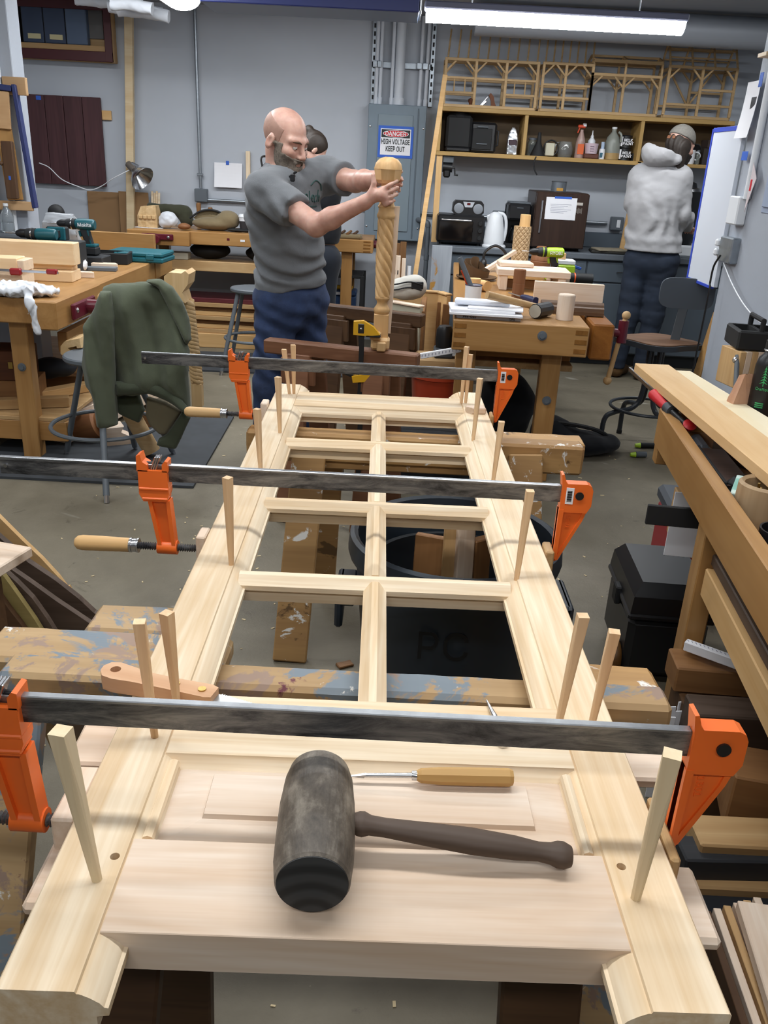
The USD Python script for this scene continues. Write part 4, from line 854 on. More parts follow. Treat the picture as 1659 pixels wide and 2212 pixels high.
# right section of shelf
mg = Thing('white_mug', 'white mug with its handle out standing in the right section of the shelf', 'mug', (spot(1490, 335, y=SY + 0.08)[0], SY + 0.08, zbm + 0.0132))
mg.add('cup', shell([(0, 0.0), (0.036, 0), (0.040, 0.01), (0.041, 0.105), (0.037, 0.105), (0.036, 0.01), (0, 0.008)]), white, smooth=40); mg.add('handle', tr(trimesh.creation.torus(0.028, 0.006, 20, 8), (0.052, 0, 0.06), rx=PI / 2), white, smooth=40)
gj = jar('glass_jar', 'small clear jar at the right end of the shelf beside the white mug', 1510, 0.020, 0.085, gl, grey_metal, yy=0.09)
bb = Thing('dark_box_stack', 'dark boxes piled at the right end of the shelf behind the hooded person', 'box', (spot(1540, 330, y=SY + 0.16)[0], SY + 0.17, zbm + 0.0132))
bb.add('lower_box', bx(0.20, 0.2, 0.12, (0, 0, 0.06), 0.004), flat('dark_box', '#2c2624', 0.7)); bb.add('upper_box', bx(0.17, 0.18, 0.06, (0.01, 0, 0.151), 0.004), flat('dark_box2', '#352a28', 0.7))
# ---------------- kitchen counter
CF = 6.88
kx0, kx1 = spot(935, 560, y=CF)[0] + 0.05, 3.2
kc = Thing('kitchen_counter', 'long slate-grey counter with grey drawer fronts along the back wall', 'counter', ((kx0 + kx1) / 2, 7.2, 0))
slate = flat('slate_paint', '#4e565f', 0.5, var=0.04); slate2 = flat('slate_front', '#525c66', 0.45, var=0.03)
kc.add('worktop', bx(kx1 - kx0, 7.48 - CF, 0.045, ((kx0 + kx1) / 2, (7.48 + CF) / 2, CT - 0.0225), 0.006), flat('worktop', '#5f666e', 0.5, var=0.05), world=True)
kc.add('carcass', bx(kx1 - kx0 - 0.02, 0.56, CT - 0.145, ((kx0 + kx1) / 2, 7.20, 0.10 + (CT - 0.145) / 2), 0.003), slate, world=True)
kc.add('plinth', bx(kx1 - kx0 - 0.02, 0.50, 0.10, ((kx0 + kx1) / 2, 7.23, 0.05), 0.002), flat('plinth_dark', '#23262a', 0.7), world=True)
struct('trim_3', bx(kx1 - kx0, 0.02, 0.12, ((kx0 + kx1) / 2, 7.489, CT + 0.061), 0.003), slate2)
n = 5; wd = (kx1 - kx0 - 0.06) / n
for k in range(n):
 xc = kx0 + 0.03 + wd * (k + 0.5)
 d = kc.add('drawer', bx(wd - 0.012, 0.018, 0.15, (xc, 6.912, CT - 0.135), 0.003), slate2, world=True)
 kc.add('pull', tube([(xc - 0.045, 6.902, CT - 0.13), (xc - 0.045, 6.88, CT - 0.13), (xc + 0.045, 6.88, CT - 0.13), (xc + 0.045, 6.902, CT - 0.13)], 0.005, 8), bright, parent=d, world=True, smooth=40)
 kc.add('cupboard_door', bx(wd - 0.012, 0.018, CT - 0.33, (xc, 6.912, 0.11 + (CT - 0.33) / 2), 0.003), slate2, world=True)
def onc(px, py, dy=0.10): return spot(px, py, y=CF + dy)[0]
# toaster oven + radio
x0, x1, z0, z1 = rect(944, 470, 1047, 530, CF + 0.10)
ov_ = Thing('toaster_oven', 'black toaster oven at the left end of the counter', 'oven', ((x0 + x1) / 2, CF + 0.27, CT))
W, H = x1 - x0, 0.225
ov_.add('case', bx(W, 0.30, H - 0.02, (0, 0, 0.02 + (H - 0.02) / 2), 0.012), black); ov_.add('door_glass', bx(W * 0.72, 0.01, H * 0.66, (-W * 0.11, -0.154, H * 0.48), 0.004), flat('dark_glass', '#0c0d0f', 0.08))
ov_.add('door_handle', rod((-W * 0.42, -0.175, H * 0.84), (W * 0.20, -0.175, H * 0.84), 0.008), bright, smooth=40)
for k in range(3): ov_.add('knob', tr(lathe([(0.018, 0), (0.016, 0.018)], 16), (W * 0.40, -0.150, H * (0.28 + 0.24 * k)), rx=PI / 2), blackm, smooth=40)
for sx in (-1, 1): ov_.add('foot', rod((sx * W * 0.4, -0.1, 0), (sx * W * 0.4, -0.1, 0.022), 0.015), blackm)
rx_ = (spot(1011, 455, y=CF + 0.2)[0])
ra = Thing('portable_radio', 'small black and silver portable stereo sitting on the toaster oven', 'radio', (rx_, CF + 0.24, CT + H + 0.0005))
ra.add('case', hull([(sx * a, y, z) for sx in (-1, 1) for y in (-0.07, 0.07) for a, z in ((0.10, 0.0), (0.122, 0.02), (0.118, 0.085), (0.10, 0.105))]), black)
for sx in (-1, 1): ra.add('speaker', tr(lathe([(0.038, 0), (0.038, 0.004), (0.03, 0.007)], 24), (sx * 0.075, -0.069, 0.048), rx=PI / 2), flat('speaker_grey', '#8a9098', 0.5, 0.3), smooth=40)
pan = ra.add('control_panel', slab([(-0.045, 0.098), (0.045, 0.098), (0.028, 0.058), (-0.028, 0.058)], 0.146), flat('silver_plastic', '#b9bec6', 0.35))
ra.add('display', bx(0.026, 0.004, 0.016, (0, -0.0735, 0.082), 0.001), flat('red_display', '#5a1418', 0.3), parent=pan)
# kettle
c = onc(1067, 525, 0.14)
kt = Thing('electric_kettle', 'tall white electric kettle between the toaster oven and coffee maker', 'kettle', (c, CF + 0.14, CT))
kt.add('base', lathe([(0.092, 0), (0.094, 0.012), (0.085, 0.022)], 28), white, smooth=40)
kt.add('body', tr(lathe([(0.078, 0), (0.082, 0.02), (0.072, 0.12), (0.055, 0.20), (0.045, 0.225), (0.02, 0.24)], 28), (-0.005, 0, 0.0225)), white, smooth=50)
kt.add('handle', tube(curve([(0.01, 0, 0.255), (0.055, 0, 0.245), (0.078, 0, 0.20), (0.082, 0, 0.12), (0.072, 0, 0.05)], 20), 0.013, 10), white, smooth=50)
kt.add('spout', hull([(-0.04, -0.02, 0.22), (-0.04, 0.02, 0.22), (-0.075, 0, 0.235), (-0.06, 0, 0.16), (-0.03, 0, 0.25)]), white)
# coffee maker
x0, x1, z0, z1 = rect(1095, 447, 1145, 530, CF + 0.12)
cf = Thing('coffee_maker', 'black drip coffee maker with its glass pot beside the brown fridge', 'coffee maker', ((x0 + x1) / 2, CF + 0.24, CT)); W = x1 - x0
cf.add('base', bx(W, 0.24, 0.035, (0, 0, 0.0175), 0.008), black); cf.add('tower', bx(W, 0.10, 0.33, (0, 0.07, 0.165), 0.012), black); cf.add('head', bx(W, 0.22, 0.12, (0, -0.01, 0.27), 0.015), black); cf.add('lid', bx(W * 0.9, 0.2, 0.012, (0, -0.01, 0.336), 0.005), grey_metal)
pot = cf.add('pot', tr(lathe([(0.05, 0), (0.065, 0.03), (0.06, 0.08), (0.045, 0.115), (0.05, 0.13)], 24), (0, -0.045, 0.036)), flat('pot_glass', '#101214', 0.06), smooth=40)
cf.add('pot_handle', tube(curve([(0.0, -0.095, 0.15), (0.0, -0.135, 0.14), (0.0, -0.135, 0.07), (0, -0.105, 0.06)], 14), 0.009, 8), black, parent=pot, smooth=40)
cf.add('logo_strip', bx(0.05, 0.003, 0.006, (0, -0.1215, 0.30), 0.0008), grey_metal)
# mini fridge
x0, x1, z0, z1 = rect(1154, 416, 1268, 541, CF + 0.05)
fr = Thing('mini_fridge', 'dark brown mini fridge with a taped paper notice standing on the counter', 'fridge', ((x0 + x1) / 2, CF + 0.30, CT)); W, H = x1 - x0, z1 - CT
frm = flat('fridge_brown', '#33261f', 0.4, var=0.05)
fr.add('body', bx(W, 0.44, H - 0.02, (0, 0.02, 0.02 + (H - 0.02) / 2), 0.006), frm); fr.add('door', bx(W - 0.004, 0.045, H - 0.03, (0, -0.225, 0.025 + (H - 0.03) / 2), 0.006), wood('fridge_door', '#2f221c', '#3d2c24', 'z', ring=14, rough=0.4))
fr.add('handle', beam((-W / 2 + 0.045, -0.255, 0.13), (-W / 2 + 0.045, -0.255, H - 0.06), 0.012, 0.014, 0.003), bright)
nt = fr.add('notice', bx(0.235, 0.0015, 0.16, (-0.010, -0.2495, H - 0.115), 0.0004), paper)
fr.add('notice_text', cat(*[bx(0.16 - 0.03 * (k % 3), 0.0006, 0.003, (-0.012 - 0.012 * (k % 3), -0.2506, H - 0.085 - 0.012 * k), 0.0002) for k in range(6)]), flat('print_grey', '#9a9cab', 0.7), parent=nt)
fr.add('tape', bx(0.13, 0.0015, 0.016, (0.0, -0.2512, H - 0.036), 0.0003), tape, parent=nt)
fr.add('brand_plate', bx(0.075, 0.002, 0.020, (W / 2 - 0.085, -0.2490, H - 0.075), 0.0005), flat('plate_cream', '#b9b3ac', 0.5))
fr.add('worn_sticker', cat(*[bx(0.007, 0.0012, 0.028 + 0.014 * ((k * 5) % 3) / 2, (W / 2 - 0.115 + 0.009 * k, -0.2488, H - 0.125), 0.0003) for k in range(8)]), flat('sticker_grey', '#6a625c', 0.7))
for sx in (-1, 1):
 for sy in (-0.15, 0.2): fr.add('foot', rod((sx * W * 0.42, sy, 0), (sx * W * 0.42, sy, 0.021), 0.014), blackm)
ti = Thing('snack_tin', 'grey metal snack tin sitting on top of the mini fridge', 'tin', (onc(1208, 405, 0.2), CF + 0.22, CT + H + 0.0005))
ti.add('can', lathe([(0.058, 0), (0.060, 0.003), (0.058, 0.006), (0.058, 0.070), (0.061, 0.074), (0.056, 0.078)], 26), flat('tin_grey', '#7f868e', 0.3, 0.6), smooth=30)
ti.add('label', bx(0.05, 0.005, 0.022, (0.0, -0.0575, 0.018), 0.002), flat('tin_orange', '#b98a3a', 0.5))
# outlets behind
zo = spot(1312, 482, y=7.46)
wc = Thing('counter_conduit', 'steel conduit with two outlet boxes along the wall behind the counter', 'conduit', (zo[0], 7.47, zo[2] - 0.05))
xa = spot(905, 462, y=7.47)[0]
wc.add('pipe', rod((xa, 7.465, zo[2]), (zo[0], 7.465, zo[2]), 0.012), galv, smooth=40, world=True)
for px_, py_ in ((1078, 468), (1333, 484)):
 a = spot(px_, py_, y=7.44); b = wc.add('outlet_box', bx(0.105, 0.055, 0.105, (a[0], 7.462, zo[2]), 0.006), grey_metal, world=True)
 wc.add('socket', bx(0.03, 0.006, 0.06, (a[0] + 0.01, 7.433, zo[2]), 0.004), white, parent=b, world=True)
# magazines, plates on counter
mz = [('newspaper', 'folded newspaper on the untidy pile beside the fridge on the counter', 0.26, 0.18, 0.012, '#8f8674', 0.15), ('tray', 'flat dark tray under the newspaper beside the fridge on the counter', 0.30, 0.22, 0.018, '#26241f', -0.1)]
xx = onc(1320, 552, 0.12)
one('dark_tray', mz[1][1], 'tray', bx(0.32, 0.22, 0.018, bev=0.006), flat('tray_dark', '#26241f', 0.5), (xx, CF + 0.16, CT + 0.0092), -0.1)
one('folded_newspaper', mz[0][1], 'newspaper', rough(dice(bx(0.24, 0.18, 0.014), 0.02), 0.003, 20, 2), flat('newsprint', '#948b78', 0.8, var=0.15), (xx - 0.01, CF + 0.15, CT + 0.0262), 0.2)
# black pot/bin with lid and white sink at the right end
c = spot(1490, 420, y=CF + 0.15)
po = Thing('black_brewer', 'tall black coffee urn with a chrome lid on the counter behind the hooded person', 'urn', (c[0] + 0.02, CF + 0.25, CT))
po.add('base', lathe([(0.10, 0), (0.11, 0.03)], 24), blackm, smooth=40); po.add('body', tr(lathe([(0.085, 0), (0.095, 0.25), (0.115, 0.42), (0.12, 0.45)], 26), (0, 0, 0.03)), black, smooth=40); po.add('lid', tr(lathe([(0.10, 0), (0.09, 0.02), (0.05, 0.03)], 24), (0, 0, 0.48)), bright, smooth=40)
po.add('lid_cap', tr(lathe([(0.06, 0), (0.05, 0.035), (0.02, 0.045)], 20), (0, 0, 0.505)), black, smooth=40)
wb = Thing('white_dish_rack', 'white plastic washing-up bowl at the right end of the counter', 'bowl', (spot(1497, 500, y=CF + 0.1)[0] + 0.05, CF + 0.16, CT))
wb.add('bowl', cut(bx(0.36, 0.26, 0.10, (0, 0, 0.05), 0.02), bx(0.33, 0.23, 0.10, (0, 0, 0.06), 0.015)), white)
# ---------------- fluorescent lights, blue filter box, ceiling pipes
LY = 5.2
def fixture(l, r, lab, xa=None, xb=None):
 x0 = xa if xa is not None else spot(l, 35, y=LY)[0]; x1 = xb if xb is not None else spot(r, 50, y=LY)[0]
 zc = 2.185
 t = Thing('fluorescent_light', lab, 'light', ((x0 + x1) / 2, LY, zc + 0.04))
 t.add('housing', bx(x1 - x0, 0.14, 0.035, ((x0 + x1) / 2, LY, zc + 0.045), 0.006), flat('fixture_grey', '#767a90', 0.5), world=True)
 sec = [(LY + 0.062 * math.cos(a), zc + 0.028 + 0.060 * math.sin(a)) for a in np.linspace(PI, 2 * PI, 12)]
 t.add('diffuser', along_x(sec, x0 + 0.01, x1 - 0.01), emit('tube_glow', (0.93, 0.97, 1.0), 26.0), world=True)
 for s in ((x0 + 0.25), (x1 - 0.25)): t.add('hanger', rod((s, LY, zc + 0.06), (s, LY, 2.49), 0.003, n=6), galv, world=True)
 return x0, x1
fxa, fxb = fixture(916, 1480, 'long glowing fluorescent strip light in the upper right, over the shelf models')
bxl = spot(432, 12, y=5.0)[0]
fl2 = Thing('fluorescent_light', 'fluorescent strip light at the top left beside the blue box, only its end in view', 'light', (-1.23, 4.65, 2.22))
fl2.add('housing', bx(0.22, 1.3, 0.035, (-1.23, 4.66, 2.236), 0.006), flat('fixture_grey', '#767a90', 0.5), world=True)
fl2.add('diffuser', along_y([(-1.23 + 0.098 * math.cos(a), 2.219 + 0.058 * math.sin(a)) for a in np.linspace(PI, 2 * PI, 12)][::-1], 4.03, 5.29), emit('tube_glow', (0.93, 0.97, 1.0), 26.0), world=True)
for q in (4.3, 5.0): fl2.add('hanger', rod((-1.23, q, 2.25), (-1.23, q, 2.49), 0.003, n=6), galv, world=True)
BZ = 2.165
bl_ = Thing('blue_filter_box', 'long dark blue air filter box hanging between the two strip lights', 'air filter', ((bxl + fxa) / 2, 5.18, BZ))
bl_.add('front_panel', bx(fxa - 0.03 - bxl, 0.02, 0.30, ((bxl + fxa - 0.03) / 2, 5.00, BZ + 0.155), 0.004), flat('blue_enamel', '#24306e', 0.4), world=True)
bl_.add('casing', bx(fxa - 0.03 - bxl, 0.36, 0.28, ((bxl + fxa - 0.03) / 2, 5.19, BZ + 0.145), 0.004), flat('casing_blue_grey', '#5b6980', 0.45), world=True)
bl_.add('end_grille', bx(0.012, 0.34, 0.27, (fxa - 0.022, 5.19, BZ + 0.15), 0.003), bright, world=True)
for s in (bxl + 0.2, fxa - 0.25): bl_.add('hanger', rod((s, 5.19, BZ + 0.27), (s, 5.19, 2.49), 0.005, n=6), galv, world=True)
foam = flat('foam_wrap', '#c9ced6', 0.9, var=0.05)
fp = Thing('wrapped_pipes', 'bundle of lumpy white wrapped pipes under the ceiling at the top left', 'pipes', (spot(270, 15, y=6.6)[0], 6.6, 2.38))
for k, (l, r, py, yy) in enumerate(((165, 330, -2, 6.9), (235, 350, 14, 6.75), (255, 365, 22, 6.6), (240, 330, 8, 6.45))):
 a, b = spot(l, py, y=yy), spot(r, py + (r - l) * 0.13, y=yy)
 m = dice(tube(curve([a, (a + b) / 2 + [0, 0, 0.01], b], 12), 0.040, 12), 0.03)
 fp.add('pipe', rough(m, 0.012, 16, k), foam, world=True, smooth=50)
fp.add('hanger', cat(*[rod((p[0], yy, p[2]), (p[0], yy, 2.49), 0.004, n=6) for p, yy in ((spot(200, 2, y=6.9), 6.9), (spot(290, 20, y=6.75), 6.75), (spot(310, 28, y=6.6), 6.6), (spot(290, 14, y=6.45), 6.45))]), galv, world=True)
# wall lamp strip above models: pale batten light and rod along the top of the wall
b0, b1 = spot(1225, 64, y=7.42), spot(1380, 68, y=7.42)
one('ceiling_track', 'thin pale track fixed under the ceiling above the timber-frame models', 'track', bx(b1[0] - b0[0], 0.06, 0.035, bev=0.005), white, ((b0[0] + b1[0]) / 2, 7.40, b0[2] - 0.015))
b0, b1 = spot(1400, 64, y=7.42), spot(1550, 66, y=7.42)
one('ceiling_rail', 'dark bar under the ceiling at the right above the gabled model', 'rail', cat(bx(b1[0] - b0[0], 0.03, 0.02), bx(0.05, 0.06, 0.06, ((b1[0] - b0[0]) / 2, 0, 0))), grey_metal, ((b0[0] + b1[0]) / 2, 7.42, b0[2] - 0.01))
dz_ = spot(1400, 66, y=6.95)[2]
one('round_duct', 'big round grey duct running under the ceiling in the top right corner', 'duct', rod((0.45, 6.70, 2.385), (3.8, 6.70, 2.385), 0.10, n=32), flat('duct_grey', '#8b9098', 0.5, 0.2), smooth=40)
# ================================================================== LEFT SIDE
def bench(label, x0, x1, y0, y1, top, th, m, legs, yaw=0, apron=0.0, shelf=None, bolt=True):
 t = Thing('workbench', label, 'workbench', ((x0 + x1) / 2, (y0 + y1) / 2, 0), yaw)
 W, D = x1 - x0, y1 - y0
 long_y = D > W
 t.add('top', bx(W, D, th, (0, 0, top - th / 2), 0.005), m('y' if long_y else 'x'))
 for lx, ly in legs:
  l = t.add('leg', bx(0.085, 0.075, top - th, (lx, ly, (top - th) / 2), 0.004), m('z'))
  if bolt: t.add('bolt', tr(lathe([(0.020, 0), (0.020, 0.003), (0.012, 0.004), (0.012, 0.010)], 16), (lx, ly - 0.0375, (top - th) * 0.68), rx=PI / 2), grey_metal, parent=l, smooth=30)
 if shelf:
  for sy in (-1, 1): t.add('stretcher', bx(W - 0.10, 0.04, 0.10, (0, sy * (D / 2 - 0.10), shelf - 0.06), 0.003), m('x'))
  t.add('shelf_board', bx(W - 0.12, D - 0.16, 0.02, (0, 0, shelf), 0.002), oak('x'))
 return t
def fingers(t, x, y, top, th, n=3, w=0.035, face='y'):
 """Finger joint ends showing darker on a face."""
 for k in range(n):
  z = top - th * (k + 0.5) / n
  t.add('finger_joint', bx(w if face == 'y' else 0.002, 0.002 if face == 'y' else w, th / n * 0.5, (x, y, z), 0.0006), bench_d('y'))
LT = 0.80
LX1, LY0, LY1 = -1.545, 3.96, 6.05
lb = bench('big golden workbench on the left carrying timbers, drills and a white rag', -2.55, LX1, LY0, LY1, LT, 0.115, bench_w, [(0.275, -0.955), (-0.42, -0.955), (0.40, 0.90), (-0.42, 0.90)], apron=0.1, shelf=0.20)
cx_, cy_ = (-2.55 + LX1) / 2, (LY0 + LY1) / 2
lb.add('tail_block', bx(0.60, 0.05, 0.125, (-2.17 - cx_, LY0 - 0.028 - cy_, LT - 0.0605), 0.006), bench_w('x'))
fingers(lb, -1.895 - cx_, LY0 - 0.0535 - cy_, LT + 0.002, 0.125, 3, 0.05)
v0 = spot(66, 655, y=3.94)[0]
vj = lb.add('vise_jaw', bx(LX1 - v0, 0.62, 0.130, ((LX1 + v0) / 2 - cx_ + 0.012, 3.90 + 0.30 - cy_, LT - 0.062), 0.006), bench_w('y'))
lb.add('dark_joint', bx(0.006, 0.012, 0.115, (LX1 + 0.0005 - cx_, 5.61 - cy_, LT - 0.058), 0.001), bench_d('z'))
lb.add('dog_hole', tr(trimesh.creation.cylinder(0.012, 0.008, sections=16), (LX1 + 0.0005 - cx_, 4.60 - cy_, LT - 0.045), ry=PI / 2), blackm)
vs = lb.add('vise_bracket', cat(bx(0.02, 0.30, 0.075, (LX1 + 0.035 - cx_, 4.18 - cy_, LT - 0.065), 0.008), rod((LX1 + 0.02 - cx_, 4.22 - cy_, LT - 0.065), (LX1 + 0.10 - cx_, 4.22 - cy_, LT - 0.065), 0.035, n=18)), maroon, label='maroon cast iron vise bracket')
for yy in (4.07, 4.30): lb.add('vise_screw_head', ball(0.012, (LX1 + 0.046 - cx_, yy - cy_, LT - 0.06), (0.5, 1, 1), 1), bright, parent=vs)
lb.add('vise_knob', ball(0.026, (LX1 + 0.115 - cx_, 4.23 - cy_, LT - 0.022)), softw('x'), parent=vs, smooth=True)
lb.add('rail', bx(0.05, 1.7, 0.10, (0.42, 0.02, LT - 0.24), 0.004), bench_w('y'))
# timbers on the bench
knotp = lambda a: wood('knotty_pine', '#e2bf92', '#f0d6b0', a, ring=7, stain=[('#b07a4a', 0.735, 4)])
endg = flat('sawn_end_grain', '#d9c3a8', 0.75, var=0.08, scale=40)
def plank_at(name, lab, l, t_, r, b_, y, d, m, z=None, rz=0.0, left=None):
 x0, x1, z0, z1 = rect(l, t_, r, b_, y)
 if left is not None: x0 = left
 z0 = z if z is not None else z0
 return one(name, lab, 'timber', bx(x1 - x0, d, z1 - z0, (0, 0, (z1 - z0) / 2), 0.004), m, ((x0 + x1) / 2, y + d / 2, z0), rz)
p_ = spot(156, 600, y=4.50); zt1 = spot(80, 587, y=4.50)[2]
tA = Thing('pine_timber', 'rebated pine timber at the bottom of the stack on the left workbench', 'timber', (-2.0, 4.56, LT + 0.0005), rz=0.05)
xr_ = spot(150, 612, y=4.48)[0] + 2.0
tA.add('body', bx(1.3 , 0.15, 0.054, (xr_ - 0.65, 0.02, 0.027), 0.003), knotp('x')); tA.add('raised_back', bx(1.28, 0.09, 0.026, (xr_ - 0.65 - 0.004, 0.05, 0.0671), 0.003), knotp('x'))
zA = LT + 0.0808
xr2 = spot(157, 560, y=4.53)[0]
one('pine_timber', 'big knotty pine beam lying on top of the stack on the left workbench', 'timber', bx(1.45, 0.10, 0.112, (-0.725, 0, 0.056), 0.004), knotp('x'), (xr2, 4.60, zA + 0.0005), 0.05)
xk = spot(133, 575, y=4.54)
xr3 = spot(50, 600, y=4.28)[0]
tB = Thing('pine_timber', 'short stepped pine block clamped by the red bar at the left edge on the workbench', 'timber', (xr3, 4.30, LT + 0.0005), rz=0.04)
tB.add('lower', bx(0.60, 0.16, 0.080, (-0.29, 0.02, 0.04), 0.003), endg); tB.add('upper', bx(0.60, 0.12, 0.062, (-0.31, 0.0, 0.1112), 0.003), knotp('x')); tB.add('end_face', bx(0.05, 0.135, 0.052, (-0.005, 0.015, 0.1062), 0.003), endg)
rc = Thing('red_clamp', 'small red quick clamp biting the stepped pine block at the left edge', 'clamp', (spot(40, 580, y=4.20)[0], 4.215, LT + 0.088))
rc.add('bar', bx(0.33, 0.006, 0.012, (0.02, 0, 0.0), 0.001), bright); rc.add('jaw', bx(0.055, 0.03, 0.032, (-0.02, -0.002, -0.004), 0.006), flat('clamp_red', '#8a1a20', 0.35)); rc.add('far_jaw', bx(0.05, 0.03, 0.024, (0.155, 0.0, 0.004), 0.005), flat('clamp_red', '#8a1a20', 0.35))
# white rag
def blob(fn, lo, hi, h): return surfnet(fn, lo, hi, h)
rc0 = spot(35, 632, y=4.02); hang = spot(62, 680, y=3.90)
def ragf(P):
 a = sd_ell(P, (-0.02, 0.02, 0.018), (0.20, 0.10, 0.036))
 b = sd_cap(P, (0.075, -0.07, 0.025), (0.095, -0.118, -0.02), 0.028, 0.022); c = sd_cap(P, (0.095, -0.118, -0.02), (0.118, -0.125, -0.15), 0.026, 0.012)
 d = smin(smin(a, b, 0.03), c, 0.02)
 return d + 0.030 * (np.abs(meshkit.fbm(P * np.array([20, 20, 11]), 3, 3) - 0.5) * 2 - 0.25) + 0.008 * np.abs(np.sin(P[:, 0] * 55 + P[:, 1] * 60 + 9 * meshkit.noise(P * 14)))
rag = blob(ragf, (-0.26, -0.19, -0.21), (0.22, 0.16, 0.10), 0.0055)
one('white_rag', 'crumpled white rag hanging over the end of the left workbench', 'rag', rag, flat('white_cloth', '#d9dde4', 0.85), (rc0[0] + 0.02, 4.01, LT + 0.012), 0.0, smooth=True)
# makita drills etc
teal = flat('teal_plastic', '#14525c', 0.4); rubber = flat('dark_rubber', '#1a1d20', 0.65)
def drill(label, col, word, loc, R=None, rz=0.0, wm=white, bit=0.06, lite=None):
 t = Thing('cordless_drill', label, 'drill', loc, rz, R=R)
 t.add('motor_body', cat(tr(lathe([(0.024, 0), (0.031, 0.010), (0.033, 0.05), (0.031, 0.10), (0.026, 0.112)], 22), (0.10, 0, 0.17), ry=-PI / 2)), col, smooth=40)
 t.add('gear_collar', tr(lathe([(0.030, 0), (0.031, 0.02), (0.027, 0.05), (0.024, 0.055)], 22), (-0.012, 0, 0.17), ry=-PI / 2), rubber, smooth=40)
 t.add('collar_band', tr(lathe([(0.0318, 0), (0.0318, 0.006)], 22), (-0.030, 0, 0.17), ry=-PI / 2), lite or bright, smooth=40)
 t.add('chuck', tr(lathe([(0.023, 0), (0.023, 0.03), (0.015, 0.05), (0.010, 0.056)], 20), (-0.066, 0, 0.17), ry=-PI / 2), black, smooth=40)
 t.add('bit', rod((-0.12, 0, 0.17), (-0.12 - bit, 0, 0.17), 0.0035, 0.002), bright, smooth=40)
 t.add('handle', hull([(x, y, z) for x, z in ((0.012, 0.145), (0.062, 0.145), (0.085, 0.045), (0.045, 0.045)) for y in (-0.016, 0.016)] + [(0.035, -0.021, 0.1), (0.035, 0.021, 0.1), (0.07, -0.021, 0.1), (0.07, 0.021, 0.1)]), rubber, smooth=30)
 t.add('grip_flash', bx(0.012, 0.040, 0.085, (0.066, 0, 0.10), 0.004, ry=-0.22), col)
 t.add('trigger', bx(0.014, 0.022, 0.035, (0.010, 0, 0.118), 0.004, ry=-0.2), col if lite is None else lite)
 t.add('battery', bx(0.115, 0.075, 0.048, (0.052, 0, 0.025), 0.008), col if lite is not None else rubber); t.add('battery_shoe', bx(0.10, 0.070, 0.018, (0.055, 0, 0.055), 0.005), rubber if lite is not None else col)
 g = lettering(word, 0.019, 0.001, True); t.add('lettering', face_on(g, (0.048, -0.0325, 0.170)), wm)
 return t
dp = spot(197, 553, y=5.35)
dr = drill('upright teal cordless drill standing on its battery behind the pine timbers', teal, 'Makita', (spot(185, 485, y=5.20)[0] - 0.045, 5.20, LT + 0.0655), R=None, rz=0.0)
one('dark_flat_case', 'flat dark case under the upright teal drill on the left workbench', 'case', bx(0.20, 0.16, 0.064, (0, 0, 0.032), 0.006), flat('box_charcoal', '#23262a', 0.6), (spot(185, 485, y=5.20)[0] + 0.01, 5.20, LT + 0.0005))
d2 = spot(98, 507, y=5.6)
dz2 = lathe([(0.024, 0), (0.031, 0.010), (0.033, 0.05), (0.031, 0.10), (0.026, 0.112)], 22)
db2 = Thing('tool_box', 'dark low box behind the timbers with the second drill resting on it', 'box', (spot(98, 507, y=4.88)[0], 4.88, LT + 0.0005))
zd2 = spot(98, 507, y=4.85)[2]
db2.add('body', bx(0.36, 0.24, zd2 - 0.034 - LT, (0, 0, (zd2 - 0.034 - LT) / 2), 0.006), flat('box_charcoal', '#23262a', 0.6))
drill('second teal cordless drill lying behind the big pine beam, nose to the left', teal, 'Makita', (spot(98, 507, y=4.80)[0] - 0.05, 5.00, zd2 - 0.002), R=RX(PI / 2 - 0.03))
# clear bottle and plastic bag
bo = spot(51, 510, y=5.3); clear = glass('clear_plastic', '#e6eef2', 0.1)
wbx = Thing('water_bottle', 'empty clear plastic water bottle at the left behind the pine timbers', 'bottle', (bo[0], 5.10, LT + 0.18))
one('grey_case', 'grey hard case the clear bottle stands on behind the pine timbers', 'case', bx(0.5, 0.3, 0.178, (0, 0, 0.089), 0.01), flat('case_grey', '#4a4f55', 0.6), (bo[0] - 0.08, 5.10, LT + 0.0005))
wbx.add('body', lathe([(0.028, 0), (0.036, 0.004), (0.036, 0.05), (0.033, 0.055), (0.036, 0.06), (0.036, 0.09), (0.024, 0.118), (0.012, 0.135), (0.012, 0.142)], 22), clear, smooth=40); wbx.add('cap', tr(lathe([(0.014, 0), (0.014, 0.014)], 16), (0, 0, 0.1425)), white, smooth=30)
pbg = spot(120, 495, y=5.85)
one('plastic_bag', 'crumpled clear plastic bag standing behind the drills on the left workbench', 'bag', rough(dice(hull([(sx * a, sy * b, z) for sx in (-1, 1) for sy in (-1, 1) for a, b, z in ((0.12, 0.06, 0), (0.10, 0.05, 0.18), (0.085, 0.02, 0.235))]), 0.03), 0.016, 18, 8), flat('bag_film', '#b4b9bf', 0.3, transmission_weight=0.3), (pbg[0] + 0.03, 5.87, LT + 0.006), 0.1, smooth=50)
hs = Thing('battery_charger', 'black rounded charger behind the plastic bag at the back of the left workbench', 'charger', (spot(122, 460, y=5.98)[0] + 0.0, 5.985, LT + 0.001))
hs.add('base', bx(0.11, 0.08, 0.20, (0, 0, 0.10), 0.02), flat('box_charcoal', '#23262a', 0.6)); hs.add('head', rough(ball(0.06, (0, -0.01, 0.235), (0.95, 0.7, 0.9)), 0.004, 20), blackm, smooth=True)
tc = spot(302, 562, y=5.55)
tcs = Thing('teal_case', 'teal plastic tool case lying flat near the far end of the left workbench', 'case', (tc[0] - 0.01, 5.62, LT + 0.0005), rz=-0.05)
tl2 = flat('teal_case', '#17606c', 0.45)
